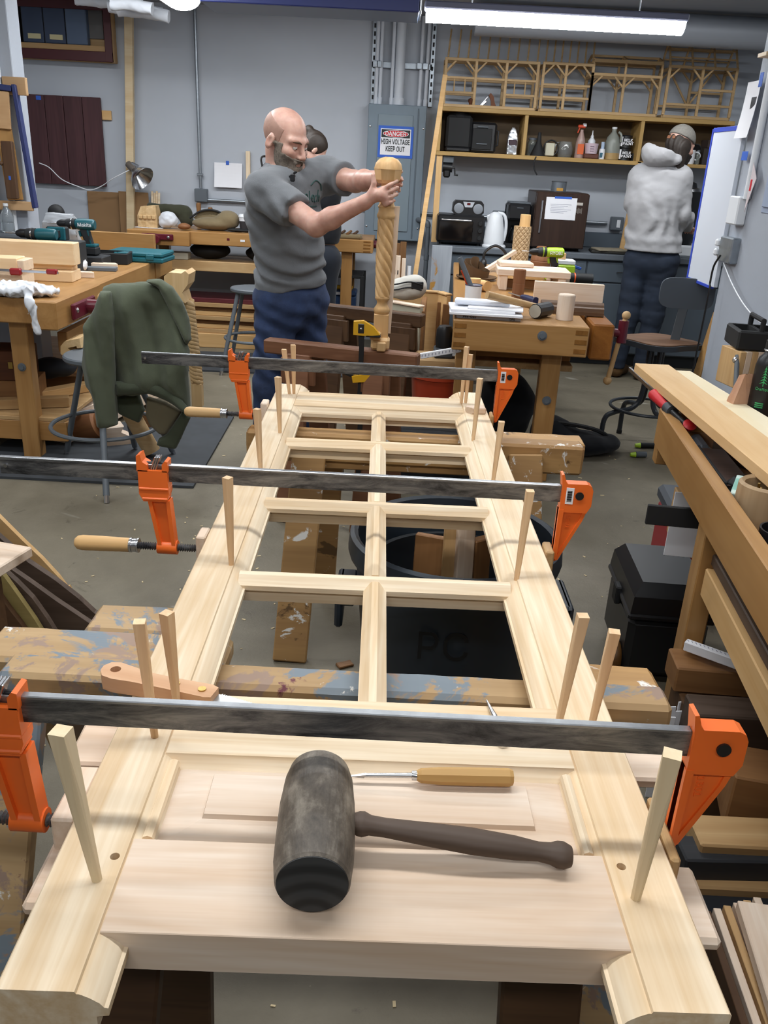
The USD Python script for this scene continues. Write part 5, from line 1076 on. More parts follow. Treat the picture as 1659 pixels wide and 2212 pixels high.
tcs.add('base', bx(0.36, 0.26, 0.032, (0, 0, 0.016), 0.008), tl2); tcs.add('lid', bx(0.355, 0.255, 0.030, (0, 0, 0.0475), 0.012), tl2); tcs.add('rib', cat(*[bx(0.02, 0.262, 0.052, (k, 0, 0.031), 0.004) for k in (-0.12, -0.02, 0.08)]), tl2); tcs.add('latch', bx(0.05, 0.012, 0.03, (0.10, -0.132, 0.034), 0.003), tl2)
one('black_box', 'black open-topped tray between the upright drill and the teal case', 'tray', cut(bx(0.22, 0.18, 0.065, (0, 0, 0.0325), 0.004), bx(0.20, 0.16, 0.07, (0, 0, 0.05), 0.002)), blackm, (spot(240, 553, y=5.4)[0], 5.42, LT + 0.0005), 0.1)
pk_ = spot(232, 520, y=5.95)
one('rough_plank', 'short rough plank standing on edge at the far side of the left workbench', 'plank', bx(0.62, 0.035, 0.135, (0, 0, 0.0675), 0.003), wood('rough_plank', '#8d6a3e', '#a9824f', 'x', ring=8, stain=[('#6b4a2a', 0.66, 4)]), (pk_[0] + 0.02, 5.93, LT + 0.0005), -0.04)
# small metal parts and off-cuts
for k, (px, py, a, b, c_, lab) in enumerate(((183, 601, 0.13, 0.05, 0.030, 'pale off-cut nearest the pine timbers on the edge of the left workbench'), (232, 583, 0.15, 0.06, 0.034, 'second pale off-cut farther along the edge of the left workbench'))):
 c = spot(px, py, z=LT); one('wood_offcut', lab, 'wood block', cut(bx(a, b, c_, (0, 0, c_ / 2), 0.002), bx(0.06, 0.2, 0.1, (a / 2 + 0.008, 0.03, c_ / 2), rz=0.5)), bass('x'), (c[0] - 0.02, c[1] + 0.03, LT + 0.0005), 0.1)
c = spot(222, 570, z=LT)
mp = Thing('metal_vise_parts', 'small pile of bright metal fittings between the drill and the off-cuts', 'metal parts', (c[0] - 0.05, c[1] + 0.12, LT + 0.0005))
for k in range(9):
 a = rnd.uniform(0, PI); q = (rnd.uniform(-0.09, 0.09), rnd.uniform(-0.06, 0.06), 0.008 + 0.010 * (k % 3))
 mp.add('fitting', rod((q[0] - 0.035 * math.cos(a), q[1] - 0.035 * math.sin(a), q[2]), (q[0] + 0.035 * math.cos(a), q[1] + 0.035 * math.sin(a), q[2] + 0.01), 0.006 + 0.003 * (k % 2), n=10) if k % 3 else bx(0.05, 0.04, 0.016, q, 0.003, rz=a), bright)
one('steel_plate', 'dull grey steel square lying beside the pale off-cuts on the left workbench', 'plate', bx(0.17, 0.07, 0.02, (0, 0, 0.01), 0.002), grey_metal, (spot(196, 590, z=LT)[0] + 0.02, spot(196, 590, z=LT)[1] + 0.13, LT + 0.0005), 0.15)
one('plastic_wad', 'small wad of white plastic beside the end of the big pine beam', 'plastic', rough(ball(0.035, (0, 0, 0.038), (0.7, 0.9, 1.15), 3), 0.010, 30), white, (spot(180, 585, y=4.95)[0], 4.95, LT), 0, smooth=True)
# below the left bench
UZ = 0.212
ub = [(-1.95, 4.16, 0.62, 0.06, 0.05, 0.35, UZ), (-1.80, 4.42, 0.5, 0.07, 0.045, 0.9, UZ), (-2.05, 4.62, 0.7, 0.08, 0.06, 0.2, UZ), (-1.95, 4.9, 0.6, 0.06, 0.06, 0.6, UZ)]
for k, (x, y, L_, w_, h_, a, z) in enumerate(ub):
 one('stored_timber', ['longest pale timber lying at the front of the shelf under the left workbench', 'slanting timber on the shelf under the left workbench', 'timber farther back on the shelf under the left workbench', 'rearmost timber on the shelf under the left workbench'][k], 'timber', bx(L_, w_, h_, (0, 0, h_ / 2), 0.002), [oak, softw, brown, softw][k]('x'), (x, y, z + 0.0005), a)
wbx_ = Thing('wooden_box', 'dark reddish wooden box with a brass latch under the left workbench', 'box', (-2.02, 4.30, 0.34 + 0.004), rz=0.15)
wbx_.add('case', bx(0.34, 0.22, 0.15, (0, 0, 0.075), 0.003), wood('mahogany_box', '#4c2a1a', '#64391f', 'x')); wbx_.add('latch', bx(0.022, 0.004, 0.035, (0.09, -0.112, 0.08), 0.001), flat('brass', '#b59a5a', 0.35, 1.0))
one('stored_timber', 'stacked timbers block carrying the reddish latch box under the left workbench', 'timber', bx(0.40, 0.22, 0.13, (0, 0, 0.065), 0.003), brown('x'), (-2.02, 4.30, UZ + 0.0005), 0.15)
gb = Thing('grooved_beam', 'long pale grooved beam leaning low beside the stool under the left workbench', 'timber', (-1.60, 4.75, 0.0), rz=0.0)
gb.add('beam', cut(beam((-0.12, -0.50, 0.085), (0.16, 0.45, 0.125), 0.10, 0.15, 0.004), beam((-0.07, -0.53, 0.10), (0.22, 0.43, 0.14), 0.02, 0.012, 0.001)), bass('x'))
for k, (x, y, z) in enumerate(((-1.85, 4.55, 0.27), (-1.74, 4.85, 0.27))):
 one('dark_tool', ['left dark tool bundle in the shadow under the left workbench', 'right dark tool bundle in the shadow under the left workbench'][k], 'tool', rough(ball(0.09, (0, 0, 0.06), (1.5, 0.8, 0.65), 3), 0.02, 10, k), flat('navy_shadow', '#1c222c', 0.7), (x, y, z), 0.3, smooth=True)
# ---- stools
def stool(label, cx, cy, z, r, m, feet, ring=0.22):
 t = Thing('metal_stool', label, 'stool', (cx, cy, 0))
 t.add('seat', lathe([(r * 0.2, z - 0.012), (r - 0.01, z - 0.03), (r, z - 0.02), (r, z - 0.006), (r - 0.006, z)], 30), m, smooth=35)
 for fx_, fy_ in feet:
  a = math.atan2(fy_, fx_); t.add('leg', rod((fx_, fy_, 0.03), (math.cos(a) * r * 0.78, math.sin(a) * r * 0.78, z - 0.03), 0.0145), m, smooth=40)
  t.add('foot', rod((fx_ * 1.03, fy_ * 1.03, 0.0), (fx_, fy_, 0.035), 0.012, n=12), bright, smooth=40)
 k = 1 - ring / z * 0.9; rr = np.mean([math.hypot(*f) for f in feet]); r2 = rr + (r * 0.78 - rr) * (ring / z)
 t.add('foot_ring', tr(trimesh.creation.torus(r2 - 0.012, 0.010, 40, 8), (0, 0, ring)), m, smooth=40)
 return t
SC = (-1.352, 3.90)
ang4 = [2.6, 1.15, -1.30, 0.55]
stool('grey metal stool under the olive sweatshirt beside the left workbench', SC[0], SC[1], 0.575, 0.165, grey_metal, [(-0.27, 0.18), (0.115, -0.395), (0.245, 0.26), (0.04, 0.30)], 0.235)
stp = spot(546, 622, y=6.1); stool('grey metal stool standing behind the bald man in front of the rear bench', -1.0, 6.12, stp[2] if 0.4 < stp[2] < 0.8 else 0.62, 0.16, grey_metal, [(-0.20, -0.18), (0.20, -0.18), (0.20, 0.2), (-0.20, 0.2)], 0.24)
# ---- olive sweatshirt hanging over a carved piece on the stool
def px2(p, y=3.86): q = spot(p[0], p[1], y=y); return (q[0], q[2])
def sd_poly(X, Z, poly):
 V = np.asarray(poly, float); d = np.full(X.shape, 1e9); s = np.ones(X.shape)
 for i in range(len(V)):
  a, b = V[i], V[i - 1]; e = b - a; wx, wz = X - a[0], Z - a[1]
  t = np.clip((wx * e[0] + wz * e[1]) / (e @ e), 0, 1)
  d = np.minimum(d, (wx - e[0] * t) ** 2 + (wz - e[1] * t) ** 2)
  c1, c2, c3 = Z >= a[1], Z < b[1], e[0] * wz > e[1] * wx
  s = np.where((c1 & c2 & c3) | (~c1 & ~c2 & ~c3), -s, s)
 return s * np.sqrt(d)
def drape(pts, yc, half, folds=(), sag=0.0, h=0.007, yy=3.86, rnd_=0.012, seed=0, wr=0.004):
 """A hanging piece of cloth filling an outline: bulged front, folds running down it."""
 poly = [px2(p, yy) for p in pts]
 P0 = np.array(poly); lo, hi = P0.min(0) - 0.03, P0.max(0) + 0.03; cx, cz = P0.mean(0); w = (hi - lo)[0] / 2
 def f(P):
  X, Z = P[:, 0], P[:, 2]; d2 = sd_poly(X, Z, poly)
  u = np.clip(-d2 / (half * 1.1), 0, 1); hh = half * np.sqrt(1 - (1 - u) ** 2) + 0.003
  y = yc + sag * (hi[1] - Z)
  for kx, kz, a, ph in folds: y = y + a * np.sin(kx * (X - cx) + kz * (Z - cz) + ph) * np.clip((hi[1] - Z) / 0.15, 0, 1)
  y = y + wr * (meshkit.fbm(P * np.array([14, 1, 9]) + 9, 3, seed) - 0.5) * 2
  d = np.abs(P[:, 1] - y) - hh
  k = 0.010; m = np.maximum(d, d2); return m + np.where(np.minimum(k - np.abs(d - d2), 1) > 0, (k - np.abs(d - d2)) ** 2 / (4 * k), 0) * (np.abs(d - d2) < k)
 m = surfnet(f, (lo[0], yc - half - 0.06 - abs(sag) * 0.8, lo[1]), (hi[0], yc + half + 0.06 + abs(sag) * 0.8, hi[1]), h)
 return relax(m, 4)
fabric = lambda n, c, v=0.10: flat(n, c, 0.95, var=v, scale=6, bump=0.35, bscale=450, sheen_weight=0.15, specular_ior_level=0.15)
olive, olive2, khaki = fabric('olive_fleece', '#555b4b'), fabric('olive_rib', '#444a3c'), fabric('khaki_lining', '#6b6450')
ss = Thing('sweatshirt', 'olive green sweatshirt draped over the grey metal stool by the left workbench', 'sweatshirt', (-1.15, 3.86, 0.575))
cr = lambda L: [(100 + x / 4.88, 560 + y / 4.88) for x, y in L]
ss.add('body', drape(cr([(600, 290), (680, 255), (1000, 235), (1180, 225), (1330, 320), (1440, 640), (1500, 830), (1540, 950), (1520, 1200), (1530, 1640), (1450, 1480), (1180, 1370), (970, 1415), (730, 1450), (650, 900), (560, 500)]), 3.78, 0.075, [(30, 4, 0.020, 0.4), (62, 12, 0.009, 1.0), (16, -11, 0.014, 2.0)], sag=-0.05, yy=3.78, wr=0.008), olive, smooth=True, world=True)
ss.add('sleeve', drape(cr([(575, 330), (680, 330), (740, 600), (730, 1200), (755, 1750), (540, 1770), (495, 1430), (420, 1330), (375, 1100), (420, 800), (410, 690), (500, 520)]), 3.70, 0.055, [(52, 7, 0.015, 0.0), (95, 10, 0.006, 1)], sag=-0.02, seed=2, yy=3.70, wr=0.008), olive, smooth=True, world=True)
ss.add('collar_roll', drape(cr([(1030, 215), (1190, 200), (1330, 290), (1440, 450), (1500, 640), (1535, 840), (1480, 915), (1400, 720), (1280, 480), (1180, 300)]), 3.73, 0.050, [(60, 40, 0.012, 0)], seed=3, yy=3.73, wr=0.008), olive, smooth=True, world=True)
ss.add('hem_band', drape(cr([(725, 1290), (960, 1280), (1130, 1300), (1350, 1400), (1500, 1560), (1530, 1650), (1300, 1520), (1080, 1420), (960, 1415), (730, 1452)]), 3.705, 0.030, [(30, 4, 0.014, 0.4)], seed=4, h=0.006, yy=3.70), olive2, smooth=True, world=True)
ss.add('lining', drape(cr([(1060, 1440), (1250, 1500), (1440, 1600), (1270, 1850), (1200, 1840), (1090, 1740), (1050, 1640)]), 3.77, 0.022, [(40, 20, 0.006, 0)], seed=5, h=0.006, yy=3.77), khaki, smooth=True, world=True)
ss.add('back_hem', drape(cr([(1440, 1590), (1530, 1660), (1370, 2000), (1160, 1960), (1190, 1880), (1270, 1840)]), 3.745, 0.020, [(40, 20, 0.006, 1)], seed=6, h=0.006, yy=3.745), olive2, smooth=True, world=True)
ss.add('inner_hem', drape(cr([(735, 1440), (980, 1415), (1040, 1590), (980, 1730), (760, 1620)]), 3.80, 0.022, [(40, 20, 0.006, 1)], seed=7, h=0.006, yy=3.80), olive2, smooth=True, world=True)
# carved stair handrail volute under the sweatshirt
cv = Thing('carved_handrail', 'carved wooden handrail piece poking out around the olive sweatshirt on the stool', 'carving', (-1.15, 4.02, 0.576))
hr = lambda a: wood('carved_poplar', '#c2a070', '#d6b88c', a, ring=10)
pp_ = [px2(p, 4.05) for p in cr([(215, 880), (260, 830), (410, 800), (430, 900), (330, 900), (330, 950), (370, 1020), (280, 1010), (215, 960)])]
cv.add('volute', cut(tr(slab(pp_, 0.16), (0, 4.05, 0)), tr(slab([px2(p, 4.05) for p in cr([(290, 900), (380, 880), (400, 960), (330, 960)])], 0.10), (0, 3.99, 0))), hr('y'), smooth=25, world=True)
q0 = [px2(p, 4.05) for p in cr([(1280, 160), (1330, 120), (1460, 130), (1500, 105), (1540, 140), (1525, 250), (1470, 330), (1500, 440), (1380, 360), (1290, 300)])]
cv.add('newel_cap', tr(slab(q0, 0.14), (0, 4.05, 0)), hr('z'), smooth=25, world=True)
sp0, sp1 = spot(1490 / 4.88 + 100, 440 / 4.88 + 560, y=4.06), spot(1590 / 4.88 + 100, 1300 / 4.88 + 560, y=4.06)
tt = np.linspace(0, 1, 120); axis = sp0 + (sp1 - sp0) * tt[:, None]
def rope(axis, r, turns, strands, part, th):
 for s in range(strands):
  a = 2 * PI * turns * np.linspace(0, 1, len(axis)) + 2 * PI * s / strands
  cv.add(part, tube(axis + np.stack([np.cos(a), np.sin(a), 0 * a], 1) * r, th, 6), hr('z'), smooth=True, world=True)
rope(axis, 0.016, 7, 3, 'spiral_strand', 0.017)
cv.add('lower_block', bx(0.05, 0.05, 0.12, (sp1[0], 4.06, sp1[2] - 0.06), 0.004), hr('z'), world=True)
ax2 = np.array([[-1.36, 4.06, 0.575 - 0.0]])
bp0, bp1 = spot(300, 905, y=4.10), spot(330, 970, z=0.04)
one('turned_baluster', 'smooth round wooden baluster standing on the floor behind the stool, leaning right', 'baluster', rod((bp0[0] - 0.10, 4.10, 0.36), (bp1[0] + 0.005, bp1[1] - 0.03, 0.0365), 0.043, 0.043, n=20), hr('x'), smooth=40)
for k, (px, py, s_) in enumerate(((240, 960, 0.13), (290, 945, 0.10))):
 c = spot(px, py + 15, z=0.0); one('wood_chunk', ['angular pale block on the floor under the stool', 'small dusty block on the floor behind the stool legs'][k], 'wood block', cut(bx(s_, s_ * 0.8, s_ * 0.85, (0, 0, s_ * 0.43), 0.004), bx(s_, s_ * 2, s_, (s_ * 0.75, 0, s_ * 0.8), ry=0.5)), [bass, brown][k]('x'), (c[0], c[1] + 0.12 + 0.2 * k, 0.001), 0.5)
c = spot(170, 975, z=0.0)
ur = Thing('turned_urn', 'round turned wooden finial lying on the floor under the left workbench by the stool', 'turning', (c[0] + 0.01, c[1] + 0.18, 0.085), R=RY(1.2))
ur.add('body', lathe([(0.045, -0.13), (0.075, -0.06), (0.085, 0.0), (0.080, 0.04), (0.058, 0.05), (0.060, 0.06), (0.050, 0.10)], 30), wood('turned_cherry', '#7c5136', '#93653f', 'z', ring=10), smooth=40)
# rubber mats
mat_m = flat('rubber_mat', '#393d42', 0.8, var=0.12, scale=12)
m1 = [spot(*p, z=0)[:2] for p in ((505, 903), (395, 898), (300, 1000), (455, 1012))]
def matmesh(P): return prism([(p[0], p[1]) for p in P], 0.012)
one('rubber_mat', 'grey rubber mat on the floor beside the sweatshirt stool', 'mat', matmesh([spot(505, 903, z=0)[:2], spot(390, 897, z=0)[:2], (-2.0, 4.25), (-2.0, 3.72), (-0.90, 3.72)]), mat_m, (0, 0, 0.0005))
one('rubber_mat', 'grey dusty rubber mat on the floor in front of the rear bench', 'mat', matmesh([(-1.62, 6.62), (-0.40, 6.70), (-0.35, 6.05), (-1.70, 6.0)]), mat_m, (0, 0, 0.0005))
# ---------------- column rack on the left
RKY = 5.20
rk = Thing('clamp_rack', 'blue-edged plywood tool rack hung on the left column', 'rack', (spot(40, 300, y=RKY)[0], RKY, 1.0), rz=0.12)
bl_m = flat('navy_paint', '#1f2a5c', 0.5)
x0, x1, z0, z1 = rect(-60, 190, 82, 455, RKY - 0.05)
W_, H_ = x1 - x0, z1 - z0; ox = spot(82, 430, y=RKY)[0] - spot(40, 300, y=RKY)[0]; oz = z0 - 1.0
rk.add('frame_post', bx(0.022, 0.06, H_ * 1.0, (ox - 0.035, -0.035, oz + H_ / 2 + 0.02), 0.003, ry=-0.07), bl_m); rk.add('frame_top', bx(W_, 0.06, 0.03, (ox - W_ / 2 - 0.07, -0.035, oz + H_ + 0.01), 0.003, ry=0.06), bl_m)
rk.add('top_board', bx(W_ - 0.03, 0.02, 0.19, (ox - W_ / 2 - 0.075, -0.05, oz + H_ - 0.105), 0.003, ry=0.05), wood('rack_ply', '#b58f66', '#c8a57c', 'x', ring=5)); rk.add('tape_strip', bx(0.20, 0.002, 0.035, (ox - 0.27, -0.061, oz + H_ - 0.105), 0.0005, ry=0.05), tape)
rk.add('bottom_board', bx(W_ - 0.02, 0.025, 0.05, (ox - W_ / 2 - 0.01, -0.05, oz + 0.03), 0.003), wood('rack_ply', '#b58f66', '#c8a57c', 'x', ring=5))
for k, xx in enumerate((-0.10, -0.24, -0.36)): rk.add('slat', bx(0.085, 0.018, H_ - 0.26, (ox - 0.03 + xx, -0.030, oz + (H_ - 0.20) / 2 + 0.03), 0.003, ry=-0.06), wood('rack_slat', '#a67c48', '#bb9058', 'z', ring=6))
wp = Thing('white_pipe', 'white pipe running down the left column behind the plywood rack', 'pipe', (spot(17, 280, y=5.19)[0] - 0.02, 5.185, 0))
wp.add('pipe', rod((0, 0, 0.0), (0, 0, 2.49), 0.016), white, smooth=40)
fs = Thing('dark_wood_clamp', 'dark wooden handscrew block hanging on the left rack', 'clamp', (spot(24, 395, y=5.10)[0], 5.105, z0 + 0.05), rz=0.1)
fs.add('block', bx(0.06, 0.04, 0.30, (0, 0, 0.17), 0.004), dark('z')); fs.add('hook', cat(rod((-0.03, -0.02, 0.20), (-0.075, -0.02, 0.225), 0.010), ball(0.018, (-0.07, -0.02, 0.23), sub=1)), dark('x')); fs.add('tape_dot', bx(0.012, 0.002, 0.022, (0.0, -0.0205, 0.13), 0.0004), tape)
one('column_cleat', 'small plywood cleat screwed to the left column above the rack', 'wood block', bx(0.13, 0.03, 0.09, bev=0.003), wood('rack_ply', '#b58f66', '#c8a57c', 'x', ring=5), (spot(32, 186, y=5.18)[0], 5.184, spot(32, 186, y=5.18)[2]))
# ---------------- rear bench
RZT, RY0 = 0.895, 6.76
rx0, rx1 = spot(284, 492, y=RY0)[0], spot(806, 521, y=RY0)[0]
rb_ = bench('long golden workbench along the back wall behind the bald man', rx0, rx1, RY0, 7.30, RZT, 0.095, bench_w, [(-0.80, -0.2), (0.72, -0.2), (-0.80, 0.22), (0.72, 0.22)], bolt=False)
rcx, rcy = (rx0 + rx1) / 2, (RY0 + 7.30) / 2
vx = spot(345, 505, y=RY0)[0]; jx = spot(412, 500, y=RY0)[0]
rb_.add('vise_jaw', bx(jx - rx0 + 0.02, 0.06, 0.105, ((jx + rx0) / 2 - rcx - 0.01, RY0 - 0.031 - rcy, RZT - 0.054), 0.004), bench_w('x'))
vb = rb_.add('vise_bracket', cat(bx(0.24, 0.02, 0.045, (vx - rcx, RY0 - 0.072 - rcy, RZT - 0.045), 0.006), rod((vx - rcx, RY0 - 0.07 - rcy, RZT - 0.06), (vx - rcx, RY0 - 0.13 - rcy, RZT - 0.06), 0.028)), maroon, label='maroon cast iron vise bracket')
for s in (-0.085, 0.085): rb_.add('vise_screw_head', ball(0.012, (vx + s - rcx, RY0 - 0.084 - rcy, RZT - 0.045), (1, .5, 1), 1), bright, parent=vb)
fingers(rb_, rx1 - 0.045 - rcx, RY0 - 0.0008 - rcy, RZT, 0.095, 4, 0.055); fingers(rb_, spot(692, 520, y=RY0)[0] - rcx, RY0 - 0.0008 - rcy, RZT, 0.095, 4, 0.05)
rb_.add('bench_label', bx(0.035, 0.002, 0.016, (spot(524, 518, y=RY0)[0] - rcx, RY0 - 0.001 - rcy, RZT - 0.05), 0.0005), paper); rb_.add('bench_badge', bx(0.02, 0.002, 0.016, (spot(493, 515, y=RY0)[0] - rcx, RY0 - 0.001 - rcy, RZT - 0.045), 0.0005), maroon)
rb_.add('end_vise_knob', rod((rx1 - rcx, 0, RZT - 0.05), (rx1 + 0.03 - rcx, 0, RZT - 0.05), 0.03), maroon)
rb_.add('shelf_board', bx(1.15, 0.45, 0.075, (-0.30, -0.02, 0.64), 0.003), oak('x'))
# stacked boards under it
for k in range(8):
 z = 0.115 + 0.034 * k; w = [1.15, 1.0, 0.9, 1.05, 0.8, 1.02, 0.95, 1.05][k]
 one('stacked_board', 'board number %s from the floor in the stack under the rear bench' % ['one, the thickest', 'two', 'three', 'four', 'five', 'six', 'seven', 'eight, painted maroon'][k], 'board', bx(w, 0.36 - 0.02 * (k % 3), 0.032, (0, 0, 0.016), 0.002), flat('maroon_board', '#5a1d22', 0.6) if k == 7 else [oak, softw, brown][k % 3]('x'), (rx0 + 0.30 + w / 2 + 0.03 * (k % 2), 7.03 + 0.01 * (k % 3), z), 0.01 * (k % 3 - 1))
one('base_timber', 'thick timber on the floor carrying the stack of boards under the rear bench', 'timber', bx(1.2, 0.40, 0.113, (0, 0, 0.0565), 0.004), softw('x'), (rx0 + 0.90, 7.03, 0.001))
for k, (x, y, s, m) in enumerate(((0.55, 0.0, (0.16, 0.12, 0.065), blackm), (0.95, 0.02, (0.12, 0.1, 0.06), blackm))):
 one('dark_bag', ['left dark bag on the shelf board under the rear bench', 'right dark bag on the shelf board under the rear bench'][k], 'bag', rough(ball(1.0, (0, 0, 0), s, 3), 0.012, 14, k), m, (rx0 + x, 6.98, 0.6785 + s[2]), 0, smooth=True)
one('white_sheet', 'pale folded sheet on the shelf board under the rear bench', 'paper', bx(0.22, 0.12, 0.05, (0, 0, 0.025), 0.004), flat('pale_block', '#b9b09c', 0.7), (rx0 + 0.30, 6.86, 0.6785))
one('hanging_jacket', 'dark navy jacket slumped against the boards under the rear bench', 'jacket', relax(surfnet(lambda P: smin(sd_cap(P, (0.05, 0, 0.58), (-0.02, 0, 0.30), 0.06, 0.15), sd_cap(P, (-0.02, 0, 0.30), (0, 0, 0.13), 0.15, 0.10), 0.05) + 0.03 * (meshkit.fbm(P * 9, 3, 1) - 0.5), (-0.3, -0.25, 0.0), (0.3, 0.25, 0.75), 0.016)), fabric('navy_cloth', '#161a24'), (rx0 + 1.12, 6.68, 0.0), 0, smooth=True)
# things on the rear bench
def onr(px, py=490, dy=0.15): return spot(px, py, y=RY0 + dy)[0]
ck = Thing('carved_block', 'small carved wooden block with notches standing at the left end of the rear bench', 'carving', (onr(322, 470), RY0 + 0.16, RZT + 0.0045))
ck.add('block', rough(dice(hull([(-0.075, -0.06, 0), (0.075, -0.06, 0), (0.075, 0.06, 0), (-0.075, 0.06, 0), (-0.075, -0.06, 0.085), (0.07, -0.06, 0.085), (-0.05, -0.05, 0.15), (0.065, -0.05, 0.16), (0.065, 0.05, 0.16), (-0.05, 0.05, 0.15), (0.075, 0.06, 0.085), (-0.075, 0.06, 0.085)]), 0.02), 0.006, 25), hr('z')); ck.add('carved_teeth', cat(*[bx(0.03, 0.02, 0.03, (-0.05 + 0.033 * k, -0.064, 0.075), 0.008) for k in range(4)]), hr('z'))
ck.add('paper', bx(0.22, 0.16, 0.002, (0.01, 0, -0.0022), 0.0004), paper)
gr_ = fabric('green_canvas', '#3c3d30'); tan = fabric('tan_canvas', '#7d6f55')
one('green_cloth_bundle', 'dark green rolled cloth behind the carved block on the rear bench', 'cloth', relax(surfnet(lambda P: smin(sd_cap(P, (-0.13, 0, 0.14), (0.14, 0, 0.11), 0.035, 0.05), sd_cap(P, (0.14, 0, 0.09), (0.15, 0, 0.05), 0.04, 0.05), 0.04) + 0.02 * (meshkit.fbm(P * 18, 3, 2) - 0.5), (-0.25, -0.12, 0.0), (0.25, 0.12, 0.24), 0.009)), gr_, (onr(362, 465, 0.3), RY0 + 0.32, RZT + 0.002), 0, smooth=True)
one('white_bag', 'small crumpled white plastic bag on the rear bench left of the brown lump', 'bag', rough(ball(0.075, (0, 0, 0.06), (1.0, 0.7, 0.78), 3), 0.028, 14, 5), flat('bag_white', '#cfd3da', 0.5), (onr(365, 480), RY0 + 0.12, RZT + 0.004), 0, smooth=True)
one('brown_lump', 'reddish brown wooden knob piece at the front of the rear bench', 'carving', rough(ball(0.045, (0, 0, 0.026), (1.1, 0.8, 0.55), 3), 0.005, 20), wood('turned_cherry', '#7c5136', '#93653f', 'z', ring=10), (onr(396, 487, 0.03), RY0 + 0.06, RZT + 0.002), 0, smooth=True)
trl = Thing('canvas_tool_roll', 'tan canvas tool roll with a dark curved edge on the rear bench', 'tool roll', (onr(462, 485), RY0 + 0.2, RZT + 0.001))
trl.add('roll', relax(surfnet(lambda P: smin(sd_ell(P, (0, 0, 0.05), (0.18, 0.10, 0.05)), sd_ell(P, (0.10, 0, 0.09), (0.09, 0.09, 0.06)), 0.03) + 0.012 * (meshkit.fbm(P * 16, 3, 4) - 0.5), (-0.25, -0.16, -0.01), (0.25, 0.16, 0.2), 0.009)), tan, smooth=True)
trl.add('flap', rough(dice(slab([(-0.17, 0.085), (-0.10, 0.135), (0.0, 0.145), (0.08, 0.11), (0.11, 0.06), (0.0, 0.055), (-0.09, 0.055)], 0.03), 0.02), 0.004, 30), tan)
trl.add('bound_edge', tube(curve([(-0.19, -0.03, 0.082), (-0.10, -0.03, 0.138), (0.0, -0.03, 0.148), (0.085, -0.03, 0.112), (0.118, -0.03, 0.055), (0.11, -0.05, 0.03)], 30), 0.008, 8), blackm, smooth=40)
trl.add('dark_fringe', rough(ball(1, (0.20, -0.06, 0.014), (0.10, 0.03, 0.014), 2), 0.005, 40), blackm)
for k, px in enumerate((428, 453)):
 t = Thing('mallet_handle', ['left upright wooden tool handle behind the canvas roll on the rear bench', 'right upright wooden tool handle behind the canvas roll on the rear bench'][k], 'tool', (onr(px, 450, 0.38), RY0 + 0.40, RZT + 0.001))
 t.add('handle', lathe([(0.014, 0), (0.016, 0.10), (0.020, 0.17 - 0.03 * k), (0.015, 0.185 - 0.03 * k)], 16), brown('z'), smooth=40)
cu = Thing('coffee_cup', 'paper coffee cup with white lid and dark sleeve on the rear bench', 'cup', (onr(527, 478), RY0 + 0.16, RZT + 0.001))
cu.add('cup', lathe([(0.030, 0), (0.041, 0.11)], 24), white, smooth=40); cu.add('sleeve', lathe([(0.0325, 0.018), (0.0395, 0.082)], 24), flat('sleeve_dark', '#2b2a2e', 0.7), smooth=40); cu.add('lid', tr(lathe([(0.044, 0), (0.044, 0.008), (0.036, 0.020), (0.034, 0.022)], 24), (0, 0, 0.11)), white, smooth=40)
t2 = Thing('leather_tool_roll', 'flat brown tool roll with a hanging strap at the right end of the rear bench', 'tool roll', (onr(735, 510), RY0 + 0.12, RZT + 0.0005))
t2.add('roll', rough(dice(bx(0.34, 0.18, 0.03, (0, 0, 0.015), 0.01), 0.03), 0.008, 18, 3), tan, smooth=40)
for k in range(6): t2.add('tool_handle', rod((-0.14 + 0.05 * k, -0.06, 0.035), (-0.12 + 0.05 * k, 0.07, 0.045), 0.010), [brown, dark][k % 2]('x'), smooth=40)
t2.add('strap', tube(curve([(-0.07, -0.09, 0.03), (-0.07, -0.135, 0.0), (-0.072, -0.14, -0.06), (-0.09, -0.14, -0.09)], 14), 0.012, 6), blackm, smooth=40)
# under the right half: steel rack with toolboxes
sx0, sx1 = spot(690, 600, y=6.9)[0], spot(783, 600, y=6.9)[0]
zs1 = spot(740, 585, y=6.85)[2]
sr = Thing('steel_rack', 'low black steel rack under the right half of the rear bench', 'rack', ((sx0 + sx1) / 2, 7.0, 0))
for x in (sx0 - 0.05, sx1):
 for y in (6.84, 7.2): sr.add('upright', bx(0.03, 0.03, 0.62, (x, y, 0.31), 0.002), blackm, world=True)
for z in (0.20, 0.61): sr.add('tray', bx(sx1 - sx0 + 0.05, 0.38, 0.02, ((sx0 + sx1) / 2 - 0.025, 7.02, z), 0.002), blackm, world=True)
cr8 = Thing('grey_crate', 'dark grey ribbed crate on the black rack under the rear bench', 'crate', ((sx0 + sx1) / 2 - 0.02, 7.0, 0.2105))
cr8.add('body', bx(0.34, 0.30, 0.10, (0, 0, 0.05), 0.01), flat('crate_grey', '#3d4246', 0.6)); cr8.add('rim', bx(0.36, 0.32, 0.02, (0, 0, 0.11), 0.006), flat('crate_grey', '#3d4246', 0.6))
tbx = Thing('blue_toolbox', 'blue plastic toolbox with a yellow handle standing on the grey crate', 'toolbox', ((sx0 + sx1) / 2 - 0.03, 7.0, 0.3315))
blu = flat('toolbox_blue', '#2a4266', 0.45); tbx.add('body', bx(0.30, 0.18, 0.12, (0, 0, 0.06), 0.012), blu); tbx.add('lid', bx(0.31, 0.19, 0.04, (0, 0, 0.14), 0.01), blu); tbx.add('handle', bx(0.20, 0.04, 0.03, (0.02, 0, 0.175), 0.006), yellow); tbx.add('label', bx(0.18, 0.002, 0.022, (0, -0.0962, 0.14), 0.0005), paper)
